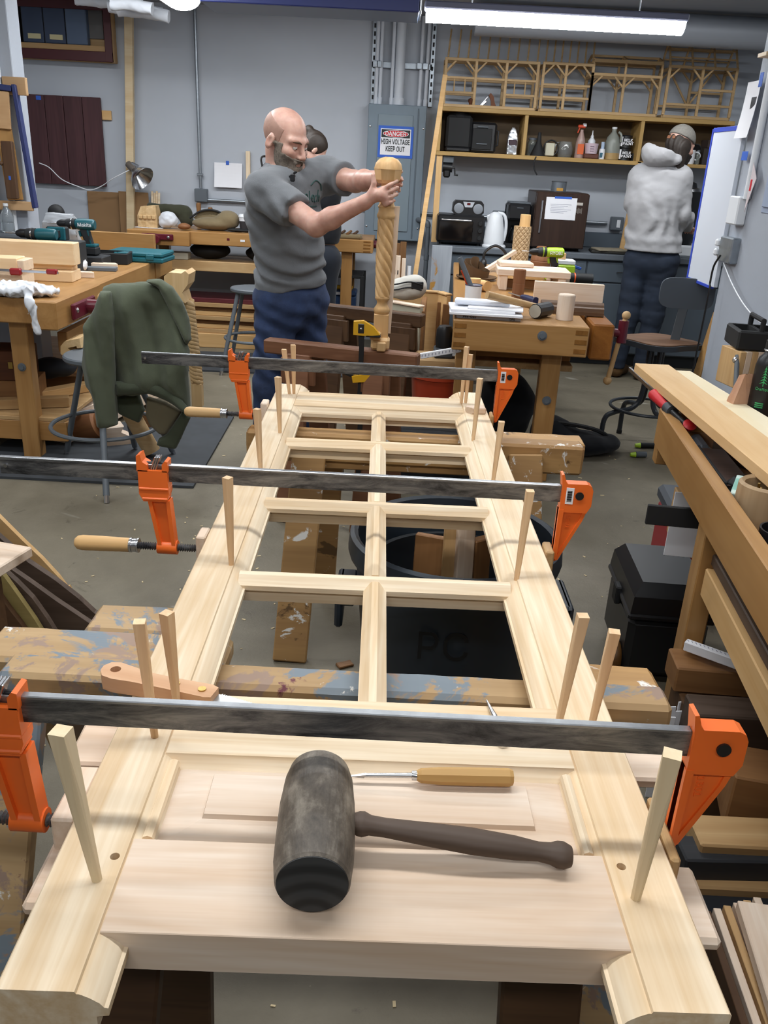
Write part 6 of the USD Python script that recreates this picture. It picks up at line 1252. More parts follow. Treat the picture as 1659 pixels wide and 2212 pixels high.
# ================================================================== MIDDLE: carver's sawhorses and post
a_, b_ = spot(575, 730, z=0.749), spot(905, 765, z=0.749)
mid_ = (a_ + b_) / 2; yw = math.atan2((b_ - a_)[1], (b_ - a_)[0]); Ln = np.linalg.norm((b_ - a_)[:2])
def carver_horse(lab, c, yw, Ln, top, m, legs, h, w, brace=None, lw=0.105):
 t = Thing('sawhorse', lab, 'sawhorse', (c[0], c[1], 0), rz=yw)
 t.add('top_beam', rough(dice(bx(Ln, w, h, (0, 0, top - h / 2), 0.006), 0.03), 0.0018, 22, 3), m('x'))
 for lx, sp, lw_ in legs:
  s = 1 if sp > 0 else -1
  t.add('leg', beam((lx, 0.045 * s, top - 0.045), (lx, sp, 0.0), lw_, 0.030, 0.004, up=(0, 1, 0)), m('x'))
  if s < 0: t.add('gusset', bx(lw_ + 0.05, 0.020, 0.11, (lx, -0.058, top - h - 0.055), 0.003), m('z'))
 if brace:
  for z, y in brace: t.add('brace', bx(Ln * 0.62, 0.025, 0.05, (0.02, y, z), 0.003), m('x'))
 return t
carver_horse('red-brown sawhorse carrying the carved twisted post in front of the bald man', mid_, yw, Ln, 0.749, red_saw, [(-0.165, -0.18, 0.10), (0.165, -0.18, 0.085), (-0.13, 0.20, 0.09), (0.20, 0.20, 0.09)], 0.058, 0.065, [(0.53, -0.10)])
c2_ = (spot(705, 655, z=0.749) + spot(910, 680, z=0.749)) / 2
carver_horse('dark brown sawhorse farther back behind the twisted post', c2_, -0.35, 0.56, 0.749, dark, [(-0.19, -0.15, 0.11), (0.18, -0.15, 0.11), (-0.16, 0.20, 0.1), (0.18, 0.2, 0.1)], 0.065, 0.07)
# carved post
PX, PY = spot(822, 730, y=3.50)[0], 3.50
Zp = lambda py: spot(825, py, y=PY)[2]
po_ = Thing('carved_post', 'tall carved wooden post with a rope-twist shaft and domed cap held by the bald man', 'carved post', (PX, PY, 0.7495))
cw = lambda a: wood('carved_maple', '#c99f6a', '#dcb888', a, ring=9)
zw = lambda py: Zp(py) - 0.7495
ft = zw(745)
po_.add('foot_block', cat(bx(0.076, 0.08, 0.05, (0.0, -0.01, 0.026), 0.010), bx(0.045, 0.045, 0.030, (-0.020, -0.040, 0.060), 0.005), bx(0.036, 0.05, 0.036, (0.005, -0.048, 0.02), 0.004)), cw('z'))
po_.add('square_base', bx(0.060, 0.060, zw(677) - 0.045, (0, 0, (zw(677) + 0.045) / 2), 0.002), cw('z'))
def lz(py, r): return (r, zw(py))
po_.add('turned_base', lathe([(0.022, zw(679)), (0.030, zw(676)), (0.0335, zw(670)), (0.030, zw(664)), (0.024, zw(660)), (0.021, zw(655)), (0.022, zw(650)), (0.029, zw(646)), (0.030, zw(642)), (0.026, zw(638))], 30), cw('z'), smooth=40)
n = 140; zz = np.linspace(zw(640), zw(470), n); rr = np.interp(zz, [zz[0], (zz[0] + zz[-1]) / 2, zz[-1]], [0.030, 0.0345, 0.032])
ns, turns = 6, 1.15; th = np.linspace(0, 2 * PI, 72, endpoint=False); Vv = []
for z, r in zip(zz, rr):
 ph = 2 * PI * turns * (z - zz[0]) / (zz[-1] - zz[0])
 k = np.abs(np.sin(ns * (th + ph) / 2)); rad = r * (0.80 + 0.20 * k ** 0.55); Vv.append(np.stack([rad * np.cos(th), rad * np.sin(th), np.full_like(th, z)], 1))
Vv = np.vstack(Vv); Ff = [[i * 72 + j, i * 72 + (j + 1) % 72, (i + 1) * 72 + (j + 1) % 72] for i in range(n - 1) for j in range(72)] + [[i * 72 + j, (i + 1) * 72 + (j + 1) % 72, (i + 1) * 72 + j] for i in range(n - 1) for j in range(72)]
po_.add('twisted_shaft', trimesh.Trimesh(Vv, np.array(Ff), process=False), cw('z'), smooth=50)
po_.add('collar', lathe([(0.028, zw(474)), (0.034, zw(470)), (0.036, zw(464)), (0.031, zw(458)), (0.030, zw(450)), (0.034, zw(446)), (0.030, zw(441)), (0.024, zw(430)), (0.023, zw(392))], 30), cw('z'), smooth=40)
hexr = lambda r, z, k=1.0, dy=0.0: [(r * math.cos(a), k * r * math.sin(a) + dy, z) for a in np.linspace(0, 2 * PI, 6, endpoint=False) + PI / 6 * 0]
po_.add('cap', hull(hexr(0.036, zw(396), 0.9) + hexr(0.047, zw(388), 0.9) + hexr(0.054, zw(364), 0.9)), cw('z'))
po_.add('cap_dome', hull(hexr(0.0545, zw(365), 0.9) + [(0.054 * math.cos(a) * k, 0.049 * math.sin(a) * k + 0.004, z) for a in np.linspace(0, 2 * PI, 18, endpoint=False) for k, z in ((0.90, zw(352)), (0.66, zw(343)), (0.25, zw(338)))]), cw('z'), smooth=35)
po_.add('uncarved_back', hull([(0.012, 0.02, 0.06), (0.040, 0.02, 0.06), (0.040, 0.042, 0.06), (0.012, 0.042, 0.06), (0.008, 0.02, zw(445)), (0.052, 0.02, zw(445)), (0.052, 0.046, zw(445)), (0.008, 0.046, zw(445))]), bass('z'), label='pale uncarved back face')
# quick clamps
def quick(lab, x, y, z, flip=1, R=None):
 t = Thing('quick_clamp', lab, 'clamp', (x, y, z))
 t.add('bar', bx(0.020, 0.008, 0.34, (0, 0, -0.145 * flip), 0.001), blackm)
 t.add('fixed_jaw', slab([(-0.035, -0.030 * flip), (-0.035, 0.022 * flip), (0.005, 0.026 * flip), (0.045, 0.004 * flip), (0.072, -0.026 * flip), (0.040, -0.030 * flip), (0.012, -0.032 * flip)][:: 1 if flip > 0 else -1], 0.030), yellow, smooth=25)
 t.add('jaw_cap', bx(0.028, 0.034, 0.042, (-0.004, 0, -0.004 * flip), 0.004), black); t.add('jaw_bolt', ball(0.005, (-0.004, -0.018, -0.004 * flip), sub=1), bright)
 t.add('pad', bx(0.060, 0.030, 0.010, (0.045, 0, -0.032 * flip), 0.003), black)
 t.add('sliding_jaw', slab([(-0.035, -0.20), (0.03, -0.185), (0.055, -0.155), (0.066, -0.158), (0.055, -0.215), (-0.03, -0.225)], 0.030), yellow, smooth=25)
 t.add('trigger', cat(beam((-0.03, 0, -0.20), (-0.095, 0, -0.175), 0.014, 0.016), beam((-0.02, 0, -0.18), (-0.06, 0, -0.165), 0.010, 0.008)), black)
 return t
c = spot(783, 705, y=3.44); quick('yellow and black quick clamp holding the carved post to the red-brown sawhorse', c[0], 3.425, c[2])
c = spot(778, 900, y=3.30); quick('second yellow quick clamp hanging lower, seen through the far left light of the door', c[0], 3.33, c[2])
# white ruler, orange bucket with tools
bk = spot(955, 830, y=4.25)
bu = Thing('orange_bucket', 'orange-red plastic bucket under the left end of the carving bench', 'bucket', (bk[0] - 0.01, 4.38, 0.0))
bu.add('body', shell([(0, 0.02), (0.11, 0.0), (0.145, 0.44), (0.155, 0.445), (0.155, 0.465), (0.140, 0.465), (0.105, 0.03), (0, 0.03)], 32), flat('bucket_orange', '#a83c20', 0.4), smooth=35)
tbx2 = Thing('wooden_tool_block', 'tan wooden block across the orange bucket carrying a black power tool', 'wood block', (bk[0] - 0.01, 4.38, 0.4655))
tbx2.add('block', bx(0.26, 0.20, 0.085, (0, 0, 0.0425), 0.012), oak('x'))
rt = Thing('black_router', 'black power tool standing on the wooden block over the orange bucket', 'power tool', (bk[0] + 0.0, 4.34, 0.551))
rt.add('base', bx(0.10, 0.10, 0.05, (0, 0, 0.025), 0.008), flat('tool_grey', '#3f4449', 0.5)); rt.add('motor', lathe([(0.042, 0.05), (0.045, 0.09), (0.042, 0.14), (0.030, 0.158)], 22), black, smooth=40); rt.add('switch', bx(0.03, 0.01, 0.03, (0.055, -0.045, 0.03), 0.003), white)
r0, r1 = spot(908, 769, y=4.10), spot(996, 754, y=4.10)
ru = Thing('scale_ruler', 'white triangular scale ruler lying across the black power tool beside the carving bench', 'ruler', tuple((r0 + r1) / 2))
ru.add('body', beam(r0, r1, 0.020, 0.026, 0.002), paper, world=True); ru.add('markings', cat(*[bx(0.004, 0.002, 0.010, r0 + (r1 - r0) * (k + 0.5) / 12 + [0, -0.0110, 0.002], 0.0003) for k in range(12)]), flat('print_grey', '#9a9cab', 0.7), world=True)
# open cabinet carcass behind
ca = Thing('cabinet_carcass', 'unfinished open wooden cabinet carcass with panelled sides left of the carving bench', 'cabinet', (0.2, 5.1, 0.0))
pA, pB, pC, pD = spot(840, 640, y=4.9), spot(912, 660, y=4.75), spot(950, 632, y=5.35), spot(1006, 642, y=5.30)
ZC = 0.74; pD2 = np.array([0.325, pD[1] - 0.05, pD[2]])
def panel(p, q, th, z0, z1, m): return beam((p[0], p[1], (z0 + z1) / 2), (q[0], q[1], (z0 + z1) / 2), th, z1 - z0, 0.003)
gp = flat('primed_panel', '#a9a491', 0.7, var=0.04)
ca.add('front_panel', panel(pA, pB, 0.03, 0.30, ZC - 0.012, gp), gp, world=True); ca.add('top_rail', panel(pA, pB, 0.05, ZC - 0.012, ZC, bass('x')), bass('x'), world=True)
ca.add('back_panel', panel(pA + [-0.05, 0.5, 0], pC, 0.03, 0.25, ZC - 0.012, oak('x')), softw('x'), world=True); ca.add('top_rail', panel(pA + [-0.05, 0.5, 0], pC, 0.05, ZC - 0.012, ZC, oak('x')), oak('x'), world=True)
ca.add('side_panel', panel(pC, pD2, 0.03, 0.25, ZC - 0.012, brown('x')), softw('x'), world=True); ca.add('top_rail', panel(pC, pD2, 0.05, ZC - 0.012, ZC, oak('x')), oak('x'), world=True)
for f in (0.2, 0.8): q = pC * (1 - f) + (pD2) * f; ca.add('stile', bx(0.045, 0.02, 0.40, (q[0], q[1] - 0.022, 0.48), 0.003), brown('z'), world=True)
ca.add('side_panel', panel(pB, pB + [0.03, 0.55, 0], 0.03, 0.28, ZC - 0.03, brown('x')), brown('x'), world=True); ca.add('bottom', bx(0.45, 0.5, 0.03, (0.22, 5.05, 0.285), 0.003), oak('x'), world=True)
for x, y in ((pA[0], pA[1]), (pB[0], pB[1]), (0.42, 5.3)): ca.add('leg', bx(0.05, 0.05, 0.30, (x, y, 0.15), 0.003), oak('z'), world=True)
cb2 = Thing('canvas_bag', 'white canvas bag with black printed lines lying on top of the open carcass', 'bag', (spot(876, 620, y=5.0)[0] - 0.01, 4.98, ZC))
cbm = relax(surfnet(lambda P: smin(sd_ell(P, (0, 0, 0.055), (0.12, 0.09, 0.06)), sd_ell(P, (0.06, -0.02, 0.075), (0.07, 0.06, 0.06)), 0.04) + 0.018 * (meshkit.fbm(P * 18, 3, 6) - 0.5), (-0.17, -0.13, -0.01), (0.17, 0.13, 0.18), 0.008))
cb2.add('bag', cbm, flat('canvas_white', '#b9b6ae', 0.85), smooth=True); cb2.add('printed_stripe', cat(*[tube(curve([(-0.12, -0.075 - 0.01, 0.045 + d), (-0.04, -0.098, 0.06 + d), (0.03, -0.095, 0.075 + d), (0.1, -0.075, 0.06 + d)], 14), 0.004, 6) for d in (0.0, 0.03)], bx(0.07, 0.01, 0.04, (0.075, -0.078, 0.085), 0.004, rz=0.3)), blackm)
# sticks behind the post
for k, (px, py, w_, lab) in enumerate(((858, 552, 0.055, 'wider slotted pale stick standing behind the carved post under the electrical panel'), (873, 558, 0.030, 'narrow pale stick standing just right of the slotted one behind the carved post'))):
 q = spot(px, py, y=6.6); t = Thing('pale_stick', lab, 'stick', (q[0], 6.6, 0.0)); t.add('body', bx(w_, 0.03, q[2], (0, 0, q[2] / 2), 0.003), bass('z'))
 if k == 0: t.add('slots', cat(*[bx(0.007, 0.002, 0.03, (s, -0.0155, q[2] - 0.12), 0.0005) for s in (-0.011, 0.011)]), blackm)
q = spot(884, 575, y=6.6); one('dowel', 'short white dowel standing right of the two pale sticks', 'dowel', rod((0, 0, 0), (0, 0, q[2]), 0.016), white, (q[0], 6.62, 0.0), smooth=40)
for k, (px, py) in enumerate(((858, 525), (872, 522))):
 q = spot(px, py, y=7.2); one('brown_board', ['left brown board standing in the gloom under the electrical panel', 'right brown board standing in the gloom under the electrical panel'][k], 'board', bx(0.05, 0.03, q[2], (0, 0, q[2] / 2), 0.003), brown('z'), (q[0], 7.2, 0.0))
q0, q1 = spot(956, 200, y=7.05), spot(896, 600, y=6.75)
dirv = (q1 - q0) / (q0[2] - q1[2])
one('leaning_lath', 'very long thin lath leaning against the left end of the shelf beside the electrical panel', 'lath', beam(q1 + dirv * q1[2], q0 - dirv * 0.12, 0.036, 0.018, 0.002, up=(0, 1, 0)), softw('x'))
g0 = spot(925, 490, y=7.3); gpz = Thing('grey_pipe', 'dark grey pipe with an elbow running down beside the kitchen counter', 'pipe', (g0[0], 7.3, 0.0))
gpz.add('riser', rod((g0[0], 7.3, 0.0), (g0[0], 7.3, g0[2]), 0.018), grey_metal, smooth=40, world=True); gpz.add('elbow', tube(curve([(g0[0], 7.3, g0[2]), (g0[0] - 0.01, 7.3, g0[2] + 0.03), (g0[0] - 0.05, 7.32, g0[2] + 0.045), (g0[0] - 0.09, 7.40, g0[2] + 0.045)], 12), 0.022, 10), grey_metal, smooth=40, world=True); gpz.add('coupling', rod((g0[0], 7.3, g0[2] - 0.26), (g0[0], 7.3, g0[2] - 0.22), 0.022), grey_metal, smooth=40, world=True)
q = spot(950, 530, y=6.8); whb = wood('whitewashed_plank', '#8d939c', '#aab0b8', 'z', ring=6, stain=[('#a87c3c', 0.60, 3)])
one('whitewashed_plank', 'weathered whitewashed plank with a rusty lower stain leaning on the counter end', 'plank', bx(0.155, 0.03, q[2], (0, 0, q[2] / 2), 0.003), whb, (q[0] + 0.02, 6.80, 0.0))
# ================================================================== CARVING BENCH (right of centre)
MT = 0.80; f0, f1 = spot(980, 690, z=MT), spot(1275, 708, z=MT); myaw = math.atan2((f1 - f0)[1], (f1 - f0)[0])
mR = RZ(myaw); mcx, mcy = (f0[0] + f1[0]) / 2, (f0[1] + f1[1]) / 2
def MB_(x, y): return (mcx + math.cos(myaw) * x - math.sin(myaw) * y, mcy + math.sin(myaw) * x + math.cos(myaw) * y)
mw_, ml_ = np.linalg.norm((f1 - f0)[:2]), 2.45
mb = Thing('workbench', 'golden workbench cluttered with carvings, papers and a green drill right of the bald man', 'workbench', (mcx, mcy, 0), rz=myaw)
mb.add('top', bx(mw_, ml_, 0.055, (0, ml_ / 2 + 0.02, MT - 0.0275), 0.004), bench_w('y')); mb.add('front_board', bx(mw_, 0.05, 0.140, (0, 0.025, MT - 0.0705), 0.004), bench_w('x'))
mb.add('apron', bx(0.04, ml_ - 0.1, 0.10, (mw_ / 2 - 0.03, ml_ / 2 + 0.05, MT - 0.105), 0.003), bench_w('y')); mb.add('apron', bx(0.04, ml_ - 0.1, 0.10, (-mw_ / 2 + 0.03, ml_ / 2 + 0.05, MT - 0.105), 0.003), bench_w('y'))
for s in (-1, 1): fingers(mb, s * (mw_ / 2 - 0.035), -0.0008, MT - 0.005, 0.13, 3, 0.055)
mb.add('bolt', tr(lathe([(0.022, 0), (0.022, 0.003), (0.013, 0.004), (0.013, 0.010)], 18), (0.10, 0, MT - 0.05), rx=PI / 2), grey_metal, smooth=30)
for x, y in ((-0.24, 0.14), (0.17, 0.14), (-0.24, 2.1), (0.17, 2.1)):
 l = mb.add('leg', bx(0.095, 0.085, MT - 0.13, (x, y, (MT - 0.13) / 2), 0.004), bench_w('z')); mb.add('bolt', tr(lathe([(0.022, 0), (0.022, 0.003), (0.013, 0.004), (0.013, 0.010)], 18), (x, y - 0.0425, 0.42), rx=PI / 2), grey_metal, parent=l, smooth=30)
mb.add('shelf_board', bx(mw_ - 0.05, 1.9, 0.03, (0, 1.15, 0.56), 0.003), oak('y')); mb.add('cross_rail', bx(mw_ - 0.1, 0.04, 0.05, (0, 0.16, MT - 0.165), 0.003), bench_d('x'))
mb.add('vise_jaw', bx(0.105, 0.95, 0.17, (mw_ / 2 + 0.085, 0.60, MT - 0.088), 0.008), wood('vise_brown', '#84501f', '#9c642c', 'y', ring=7, rough=0.4), label='brown side vise jaw')
vx_, vy_ = mw_ / 2 + 0.16, 0.15
vs = mb.add('vise_screw', cat(rod((mw_ / 2 + 0.13, vy_ + 0.05, MT - 0.05), (vx_ + 0.03, vy_ + 0.05, MT - 0.05), 0.020), rod((vx_ + 0.03, vy_ + 0.05, MT - 0.095), (vx_ + 0.03, vy_ + 0.05, MT + 0.01), 0.024)), maroon, smooth=40, label='maroon vise screw head')
mb.add('vise_handle', cat(rod((vx_ + 0.035, vy_ + 0.05, MT + 0.03), (vx_ - 0.005, vy_ + 0.05, MT - 0.27), 0.012), ball(0.021, (vx_ + 0.036, vy_ + 0.05, MT + 0.035)), ball(0.021, (vx_ - 0.007, vy_ + 0.05, MT - 0.285))), oak('z'), parent=vs, smooth=40)
def onm(px, py): return spot(px, py, z=MT)
ez = MT + 0.0006
# books and papers
c = onm(1058, 692)
bkx, bky = c[0] - 0.01, c[1] + 0.11
bo1 = Thing('plan_book', 'white spiral plan book with dark edge lettering at the bottom of the paper pile', 'book', (bkx + 0.01, bky, ez), rz=myaw); bo1.add('block', bx(0.30, 0.20, 0.018, (0, 0, 0.009), 0.002), flat('book_edge', '#b8bcc6', 0.6));
for w_, dx_ in (('PRO-PAK', -0.09), ('INC', 0.11)):
 g = lettering(w_, 0.010, 0.001, True); g.apply_transform(RZ(PI)); bo1.add('lettering', face_on(g, (dx_, -0.1005, 0.009)), black)
one('drawing_stack', 'stack of white drawings spread over the plan book on the carving bench', 'papers', cat(bx(0.34, 0.24, 0.012, (0, 0, 0.006), 0.002), bx(0.30, 0.22, 0.012, (-0.02, 0.01, 0.0175), 0.002, rz=0.06), bx(0.26, 0.2, 0.008, (0.05, 0.02, 0.027), 0.002, rz=-0.08)), paper, (bkx - 0.005, bky - 0.01, ez + 0.0185), myaw)
pr = spot(1058, 662, z=MT + 0.07)
one('paper_fold', 'long folded white plans lying on top of the paper pile', 'papers', bx(0.26, 0.085, 0.022, (0, 0, 0.011), 0.006), flat('paper_blue_white', '#dfe5f0', 0.8), (bkx - 0.02, bky + 0.02, ez + 0.050), myaw - 0.03)
# small hammer
hm_ = onm(1168, 690)
ha = Thing('club_hammer', 'short club hammer with a black head and worn pale face beside the paper pile', 'hammer', (hm_[0], hm_[1] + 0.05, ez))
hd_ = rod((-0.030, -0.050, 0.036), (0.045, 0.05, 0.036), 0.035, n=12); ha.add('head', hd_, black, smooth=25); ha.add('face', rod((-0.0325, -0.0535, 0.036), (-0.030, -0.050, 0.036), 0.031, n=12), flat('worn_face', '#a8a294', 0.7))
hq = spot(1052, 637, z=MT + 0.11) - np.array([hm_[0], hm_[1] + 0.05, ez])
ha.add('handle', rod((0.005, 0.003, 0.045), tuple(hq), 0.015, 0.019, n=12), oak('x'), smooth=40)
sd0, sd1 = onm(1160, 662), onm(1088, 640)
sdv = Thing('screwdriver', 'dark blue handled screwdriver lying behind the club hammer on the carving bench', 'screwdriver', (sd0[0], sd0[1] + 0.05, ez))
e = sd1 - sd0; e = e / np.linalg.norm(e);
sdv.add('handle', cat(rod((0, 0, 0.02), tuple(e * 0.12 + [0, 0, 0.02]), 0.019, 0.016), rod(tuple(e * 0.12 + [0, 0, 0.02]), tuple(e * 0.14 + [0, 0, 0.02]), 0.012)), flat('handle_navy', '#1a2148', 0.4), smooth=35); sdv.add('shaft', rod(tuple(e * 0.14 + [0, 0, 0.02]), tuple(e * 0.28 + [0, 0, 0.02]), 0.004), bright)
# enamel mug with pens
c = onm(1022, 655); mu = Thing('enamel_mug', 'white enamel mug with a blue rim holding pens and a grey tube', 'mug', (c[0], c[1] + 0.05, ez))
mu.add('cup', shell([(0, 0.002), (0.042, 0), (0.044, 0.085), (0.041, 0.085), (0.039, 0.006), (0, 0.006)], 26), white, smooth=40); mu.add('rim', tr(trimesh.creation.torus(0.0435, 0.0025, 28, 6), (0, 0, 0.086)), flat('handle_navy', '#1a2148', 0.4), smooth=40)
for k, (dx_, dz_, r_, m_) in enumerate(((-0.085, 0.22, 0.013, grey_metal), (-0.07, 0.155, 0.005, flat('pen_orange', '#c8421e', 0.4)), (-0.06, 0.14, 0.005, flat('pen_orange', '#c8421e', 0.4)))):
 mu.add('pen' if k else 'grey_tube', rod((0.02 - 0.01 * k, 0.01 * k - 0.005, 0.010), (dx_, 0.01 * k, dz_), r_), m_, smooth=40)
# pale cylinder, dark moulding, upright board
c = onm(1222, 694); pc_ = Thing('wood_cylinder', 'pale smooth wooden cylinder standing at the front of the carving bench', 'turning', (c[0], c[1] + 0.045, ez)); pc_.add('body', lathe([(0.040, 0), (0.041, 0.003), (0.041, 0.112), (0.0385, 0.117), (0.036, 0.119)], 34), bass('z'), smooth=35)
c = onm(1245, 690); mo = Thing('dark_moulding', 'dark brown moulded length of wood lying behind the pale cylinder', 'moulding', (c[0] + 0.02, c[1] + 0.16, ez), rz=myaw - 0.02)
mo.add('body', along_x([(-0.035, 0), (0.035, 0), (0.035, 0.05), (0.01, 0.06), (-0.005, 0.05), (-0.012, 0.04), (-0.025, 0.034), (-0.028, 0.02), (-0.035, 0.016)], -0.17, 0.14), wood('dark_mould', '#4f3825', '#654a34', 'x'))
c = onm(1232, 672); one('pale_board', 'pale board standing on edge behind the dark moulding on the carving bench', 'board', bx(0.36, 0.035, 0.12, (0, 0, 0.06), 0.002), bass('x'), (c[0] + 0.01, c[1] + 0.16, ez), myaw - 0.02)
c = onm(1119, 645); one('wood_cylinder', 'reddish wooden cylinder standing in front of the little open stool', 'turning', lathe([(0.032, 0), (0.033, 0.003), (0.033, 0.075), (0.031, 0.078), (0.033, 0.081), (0.033, 0.148), (0.031, 0.151)], 28), wood('turned_cherry', '#9a6a45', '#b0805a', 'z', ring=10), (c[0], c[1] + 0.03, ez), smooth=35)
c = onm(1150, 640); sl = Thing('small_step_stool', 'unfinished little stepped stool of pale planks on the carving bench', 'stool', (c[0] + 0.03, c[1] + 0.30, ez), rz=myaw)
sl.add('top', bx(0.42, 0.26, 0.038, (0, 0, 0.101), 0.004), bass('x')); sl.add('side', bx(0.045, 0.24, 0.082, (-0.17, 0, 0.041), 0.003), bass('z')); sl.add('side', bx(0.045, 0.24, 0.082, (0.165, 0, 0.041), 0.003), bass('z')); sl.add('stretcher', bx(0.30, 0.03, 0.05, (0, -0.03, 0.03), 0.003), brown('x')); sl.add('upper_block', bx(0.20, 0.14, 0.028, (-0.10, 0.05, 0.134), 0.006, rz=0.1), bass('x'))
c = onm(1225, 640); one('wood_block', 'pale block lying at the right of the little stepped stool', 'wood block', bx(0.12, 0.10, 0.07, (0, 0, 0.035), 0.003), bass('y'), (c[0] + 0.01, c[1] + 0.40, ez), 0.1)
lt = flat('tan_leather', '#5f4428', 0.7, var=0.15); c = onm(1028, 608)
le = Thing('leather_roll', 'brown leather roll curled like a rose at the back left of the carving bench', 'leather', (c[0], c[1] + 0.10, ez))
sp_t = np.linspace(0, 5 * PI, 120); spr = 0.018 + 0.0050 * sp_t
def spiral(z0, z1):
 a = np.stack([spr * np.cos(sp_t), spr * np.sin(sp_t)], 1); pts = []
 n_ = len(sp_t); V_ = np.vstack([np.c_[a, np.full(n_, z0)], np.c_[a * 1.12, z1 + 0.03 * np.sin(sp_t * 0.9) - 0.0022 * sp_t], np.c_[a * (1 - 0.003 / spr[:, None]), np.full(n_, z0)], np.c_[(a * 1.12) * (1 - 0.003 / spr[:, None]), z1 + 0.03 * np.sin(sp_t * 0.9) - 0.0022 * sp_t]])
 F_ = []
 for i in range(n_ - 1):
  for p, q, s in ((0, 1, 1), (2, 3, -1), (1, 3, 1)):
   A, B, C_, D = p * n_ + i, p * n_ + i + 1, q * n_ + i + 1, q * n_ + i
   F_ += [[A, B, C_], [A, C_, D]] if s > 0 else [[A, C_, B], [A, D, C_]]
 return trimesh.Trimesh(V_, np.array(F_), process=False)
le.add('roll', spiral(0.0, 0.11), lt, smooth=True); le.add('brim', tr(lathe([(0.06, 0.0), (0.125, 0.012), (0.13, 0.02), (0.06, 0.012)], 26), (0.01, 0, 0.0)), lt, smooth=True)
for k, (px, py) in enumerate(((1022, 634), (1040, 632))):
 c = onm(px, py); one('short_dowel', ['left short fat dowel standing by the leather roll', 'right short fat dowel lying by the leather roll'][k], 'dowel', rod((0, 0, 0), (0, 0, 0.075), 0.033, n=20) if k == 0 else rod((-0.03, 0.05, 0.031), (0.025, -0.03, 0.031), 0.030, n=20), softw('z'), (c[0] + 0.01, c[1] + 0.06, ez), smooth=40)
# scaly cylinder
c = onm(1119, 582); scl = Thing('scaled_cylinder', 'carved cylinder covered in a fish-scale lattice with a plain peg on top', 'carving', (c[0] + 0.01, c[1] + 0.05, ez))
R0, H0 = 0.060, 0.285; na, nz = 120, 110; aa = np.linspace(0, 2 * PI, na, endpoint=False); zz = np.linspace(0, H0, nz); A_, Z_ = np.meshgrid(aa, zz)
u = A_ * 5 / PI + Z_ * 26; v = A_ * 5 / PI - Z_ * 26; g = np.minimum(np.abs((u % 1) - 0.5), np.abs((v % 1) - 0.5)); rr_ = R0 - 0.004 * np.exp(-(g / 0.09) ** 2) + 0.002 * g
Vc = np.stack([rr_ * np.cos(A_), rr_ * np.sin(A_), Z_], -1).reshape(-1, 3); Fc = [[i * na + j, i * na + (j + 1) % na, (i + 1) * na + (j + 1) % na] for i in range(nz - 1) for j in range(na)] + [[i * na + j, (i + 1) * na + (j + 1) % na, (i + 1) * na + j] for i in range(nz - 1) for j in range(na)]
k0 = len(Vc); Vc = np.vstack([Vc, [[0, 0, H0], [0, 0, 0]]]); Fc += [[(nz - 1) * na + j, (nz - 1) * na + (j + 1) % na, k0] for j in range(na)] + [[(j + 1) % na, j, k0 + 1] for j in range(na)]
scl.add('body', trimesh.Trimesh(Vc, np.array(Fc), process=False), wood('pale_carving', '#b59872', '#c8ac88', 'z', ring=8), smooth=40); scl.add('peg', tr(lathe([(0.038, 0), (0.036, 0.075), (0.034, 0.078)], 22), (0.012, 0, H0)), softw('z'), smooth=35)
c = onm(1164, 592); one('stacked_turning', 'brown bee-hive shaped turning of stacked rings behind the green drill', 'turning', lathe([(0.068, 0), (0.070, 0.03), (0.066, 0.034), (0.068, 0.038), (0.069, 0.072), (0.066, 0.076), (0.068, 0.080), (0.064, 0.11), (0.035, 0.165), (0.03, 0.17)], 30), wood('turned_cherry', '#7f5c40', '#94704f', 'z', ring=10), (c[0] + 0.02, c[1] + 0.12, ez), smooth=30)
lime = flat('lime_plastic', '#9ec22a', 0.4)
c = onm(1192, 606); lb_ = flat('word_white', '#f0f2f4', 0.5)
drill('lime green cordless drill standing on the carving bench with its nose to the left', lime, 'RYOBI', (c[0] - 0.04, c[1] + 0.03, ez), rz=0.05, wm=lb_, bit=0.05, lite=lime)
c = onm(1215, 605); gb_ = Thing('battery_charger', 'lime green and white battery charger box right of the green drill', 'charger', (c[0] + 0.03, c[1] + 0.16, ez)); gb_.add('body', bx(0.13, 0.12, 0.085, (0, 0, 0.0425), 0.008), lime); gb_.add('lid', bx(0.125, 0.115, 0.03, (0, 0, 0.100), 0.006), white); gb_.add('block', bx(0.07, 0.06, 0.04, (-0.035, 0, 0.135), 0.004), oak('x'))
c = onm(1268, 640); ot = Thing('black_sander', 'black tool with an orange end lying at the back right of the carving bench', 'power tool', (c[0] - 0.0, c[1] + 0.55, ez), rz=0.05); ot.add('body', rod((-0.02, 0, 0.033), (0.14, 0, 0.033), 0.032), blackm, smooth=40); ot.add('orange_end', bx(0.085, 0.07, 0.07, (-0.065, 0, 0.035), 0.010), flat('tool_orange', '#d8541c', 0.4)); ot.add('orange_band', rod((0.02, 0, 0.033), (0.028, 0, 0.033), 0.0335), flat('tool_orange', '#d8541c', 0.4), smooth=40)
c = onm(1240, 600); one('blue_dustpan', 'blue plastic tray leaning at the back of the carving bench', 'tray', bx(0.22, 0.14, 0.02, (0, 0, 0.05), 0.004, ry=0.25), flat('blue_plastic', '#20448c', 0.4), (c[0] + 0.0, c[1] + 0.4, ez + 0.0), 0.1)
c = onm(1070, 590); hp = Thing('ear_defenders', 'black headband of ear defenders standing behind the leather roll', 'ear defenders', (c[0], c[1] + 0.12, ez)); hp.add('headband', tube(curve([(-0.075, 0, 0.04), (-0.07, 0, 0.12), (0, 0, 0.165), (0.07, 0, 0.12), (0.075, 0, 0.04)], 24), 0.009, 8), black, smooth=40)
for s in (-1, 1): hp.add('ear_cup', ball(0.04, (s * 0.075, 0, 0.04), (0.6, 1, 1)), black, smooth=True)
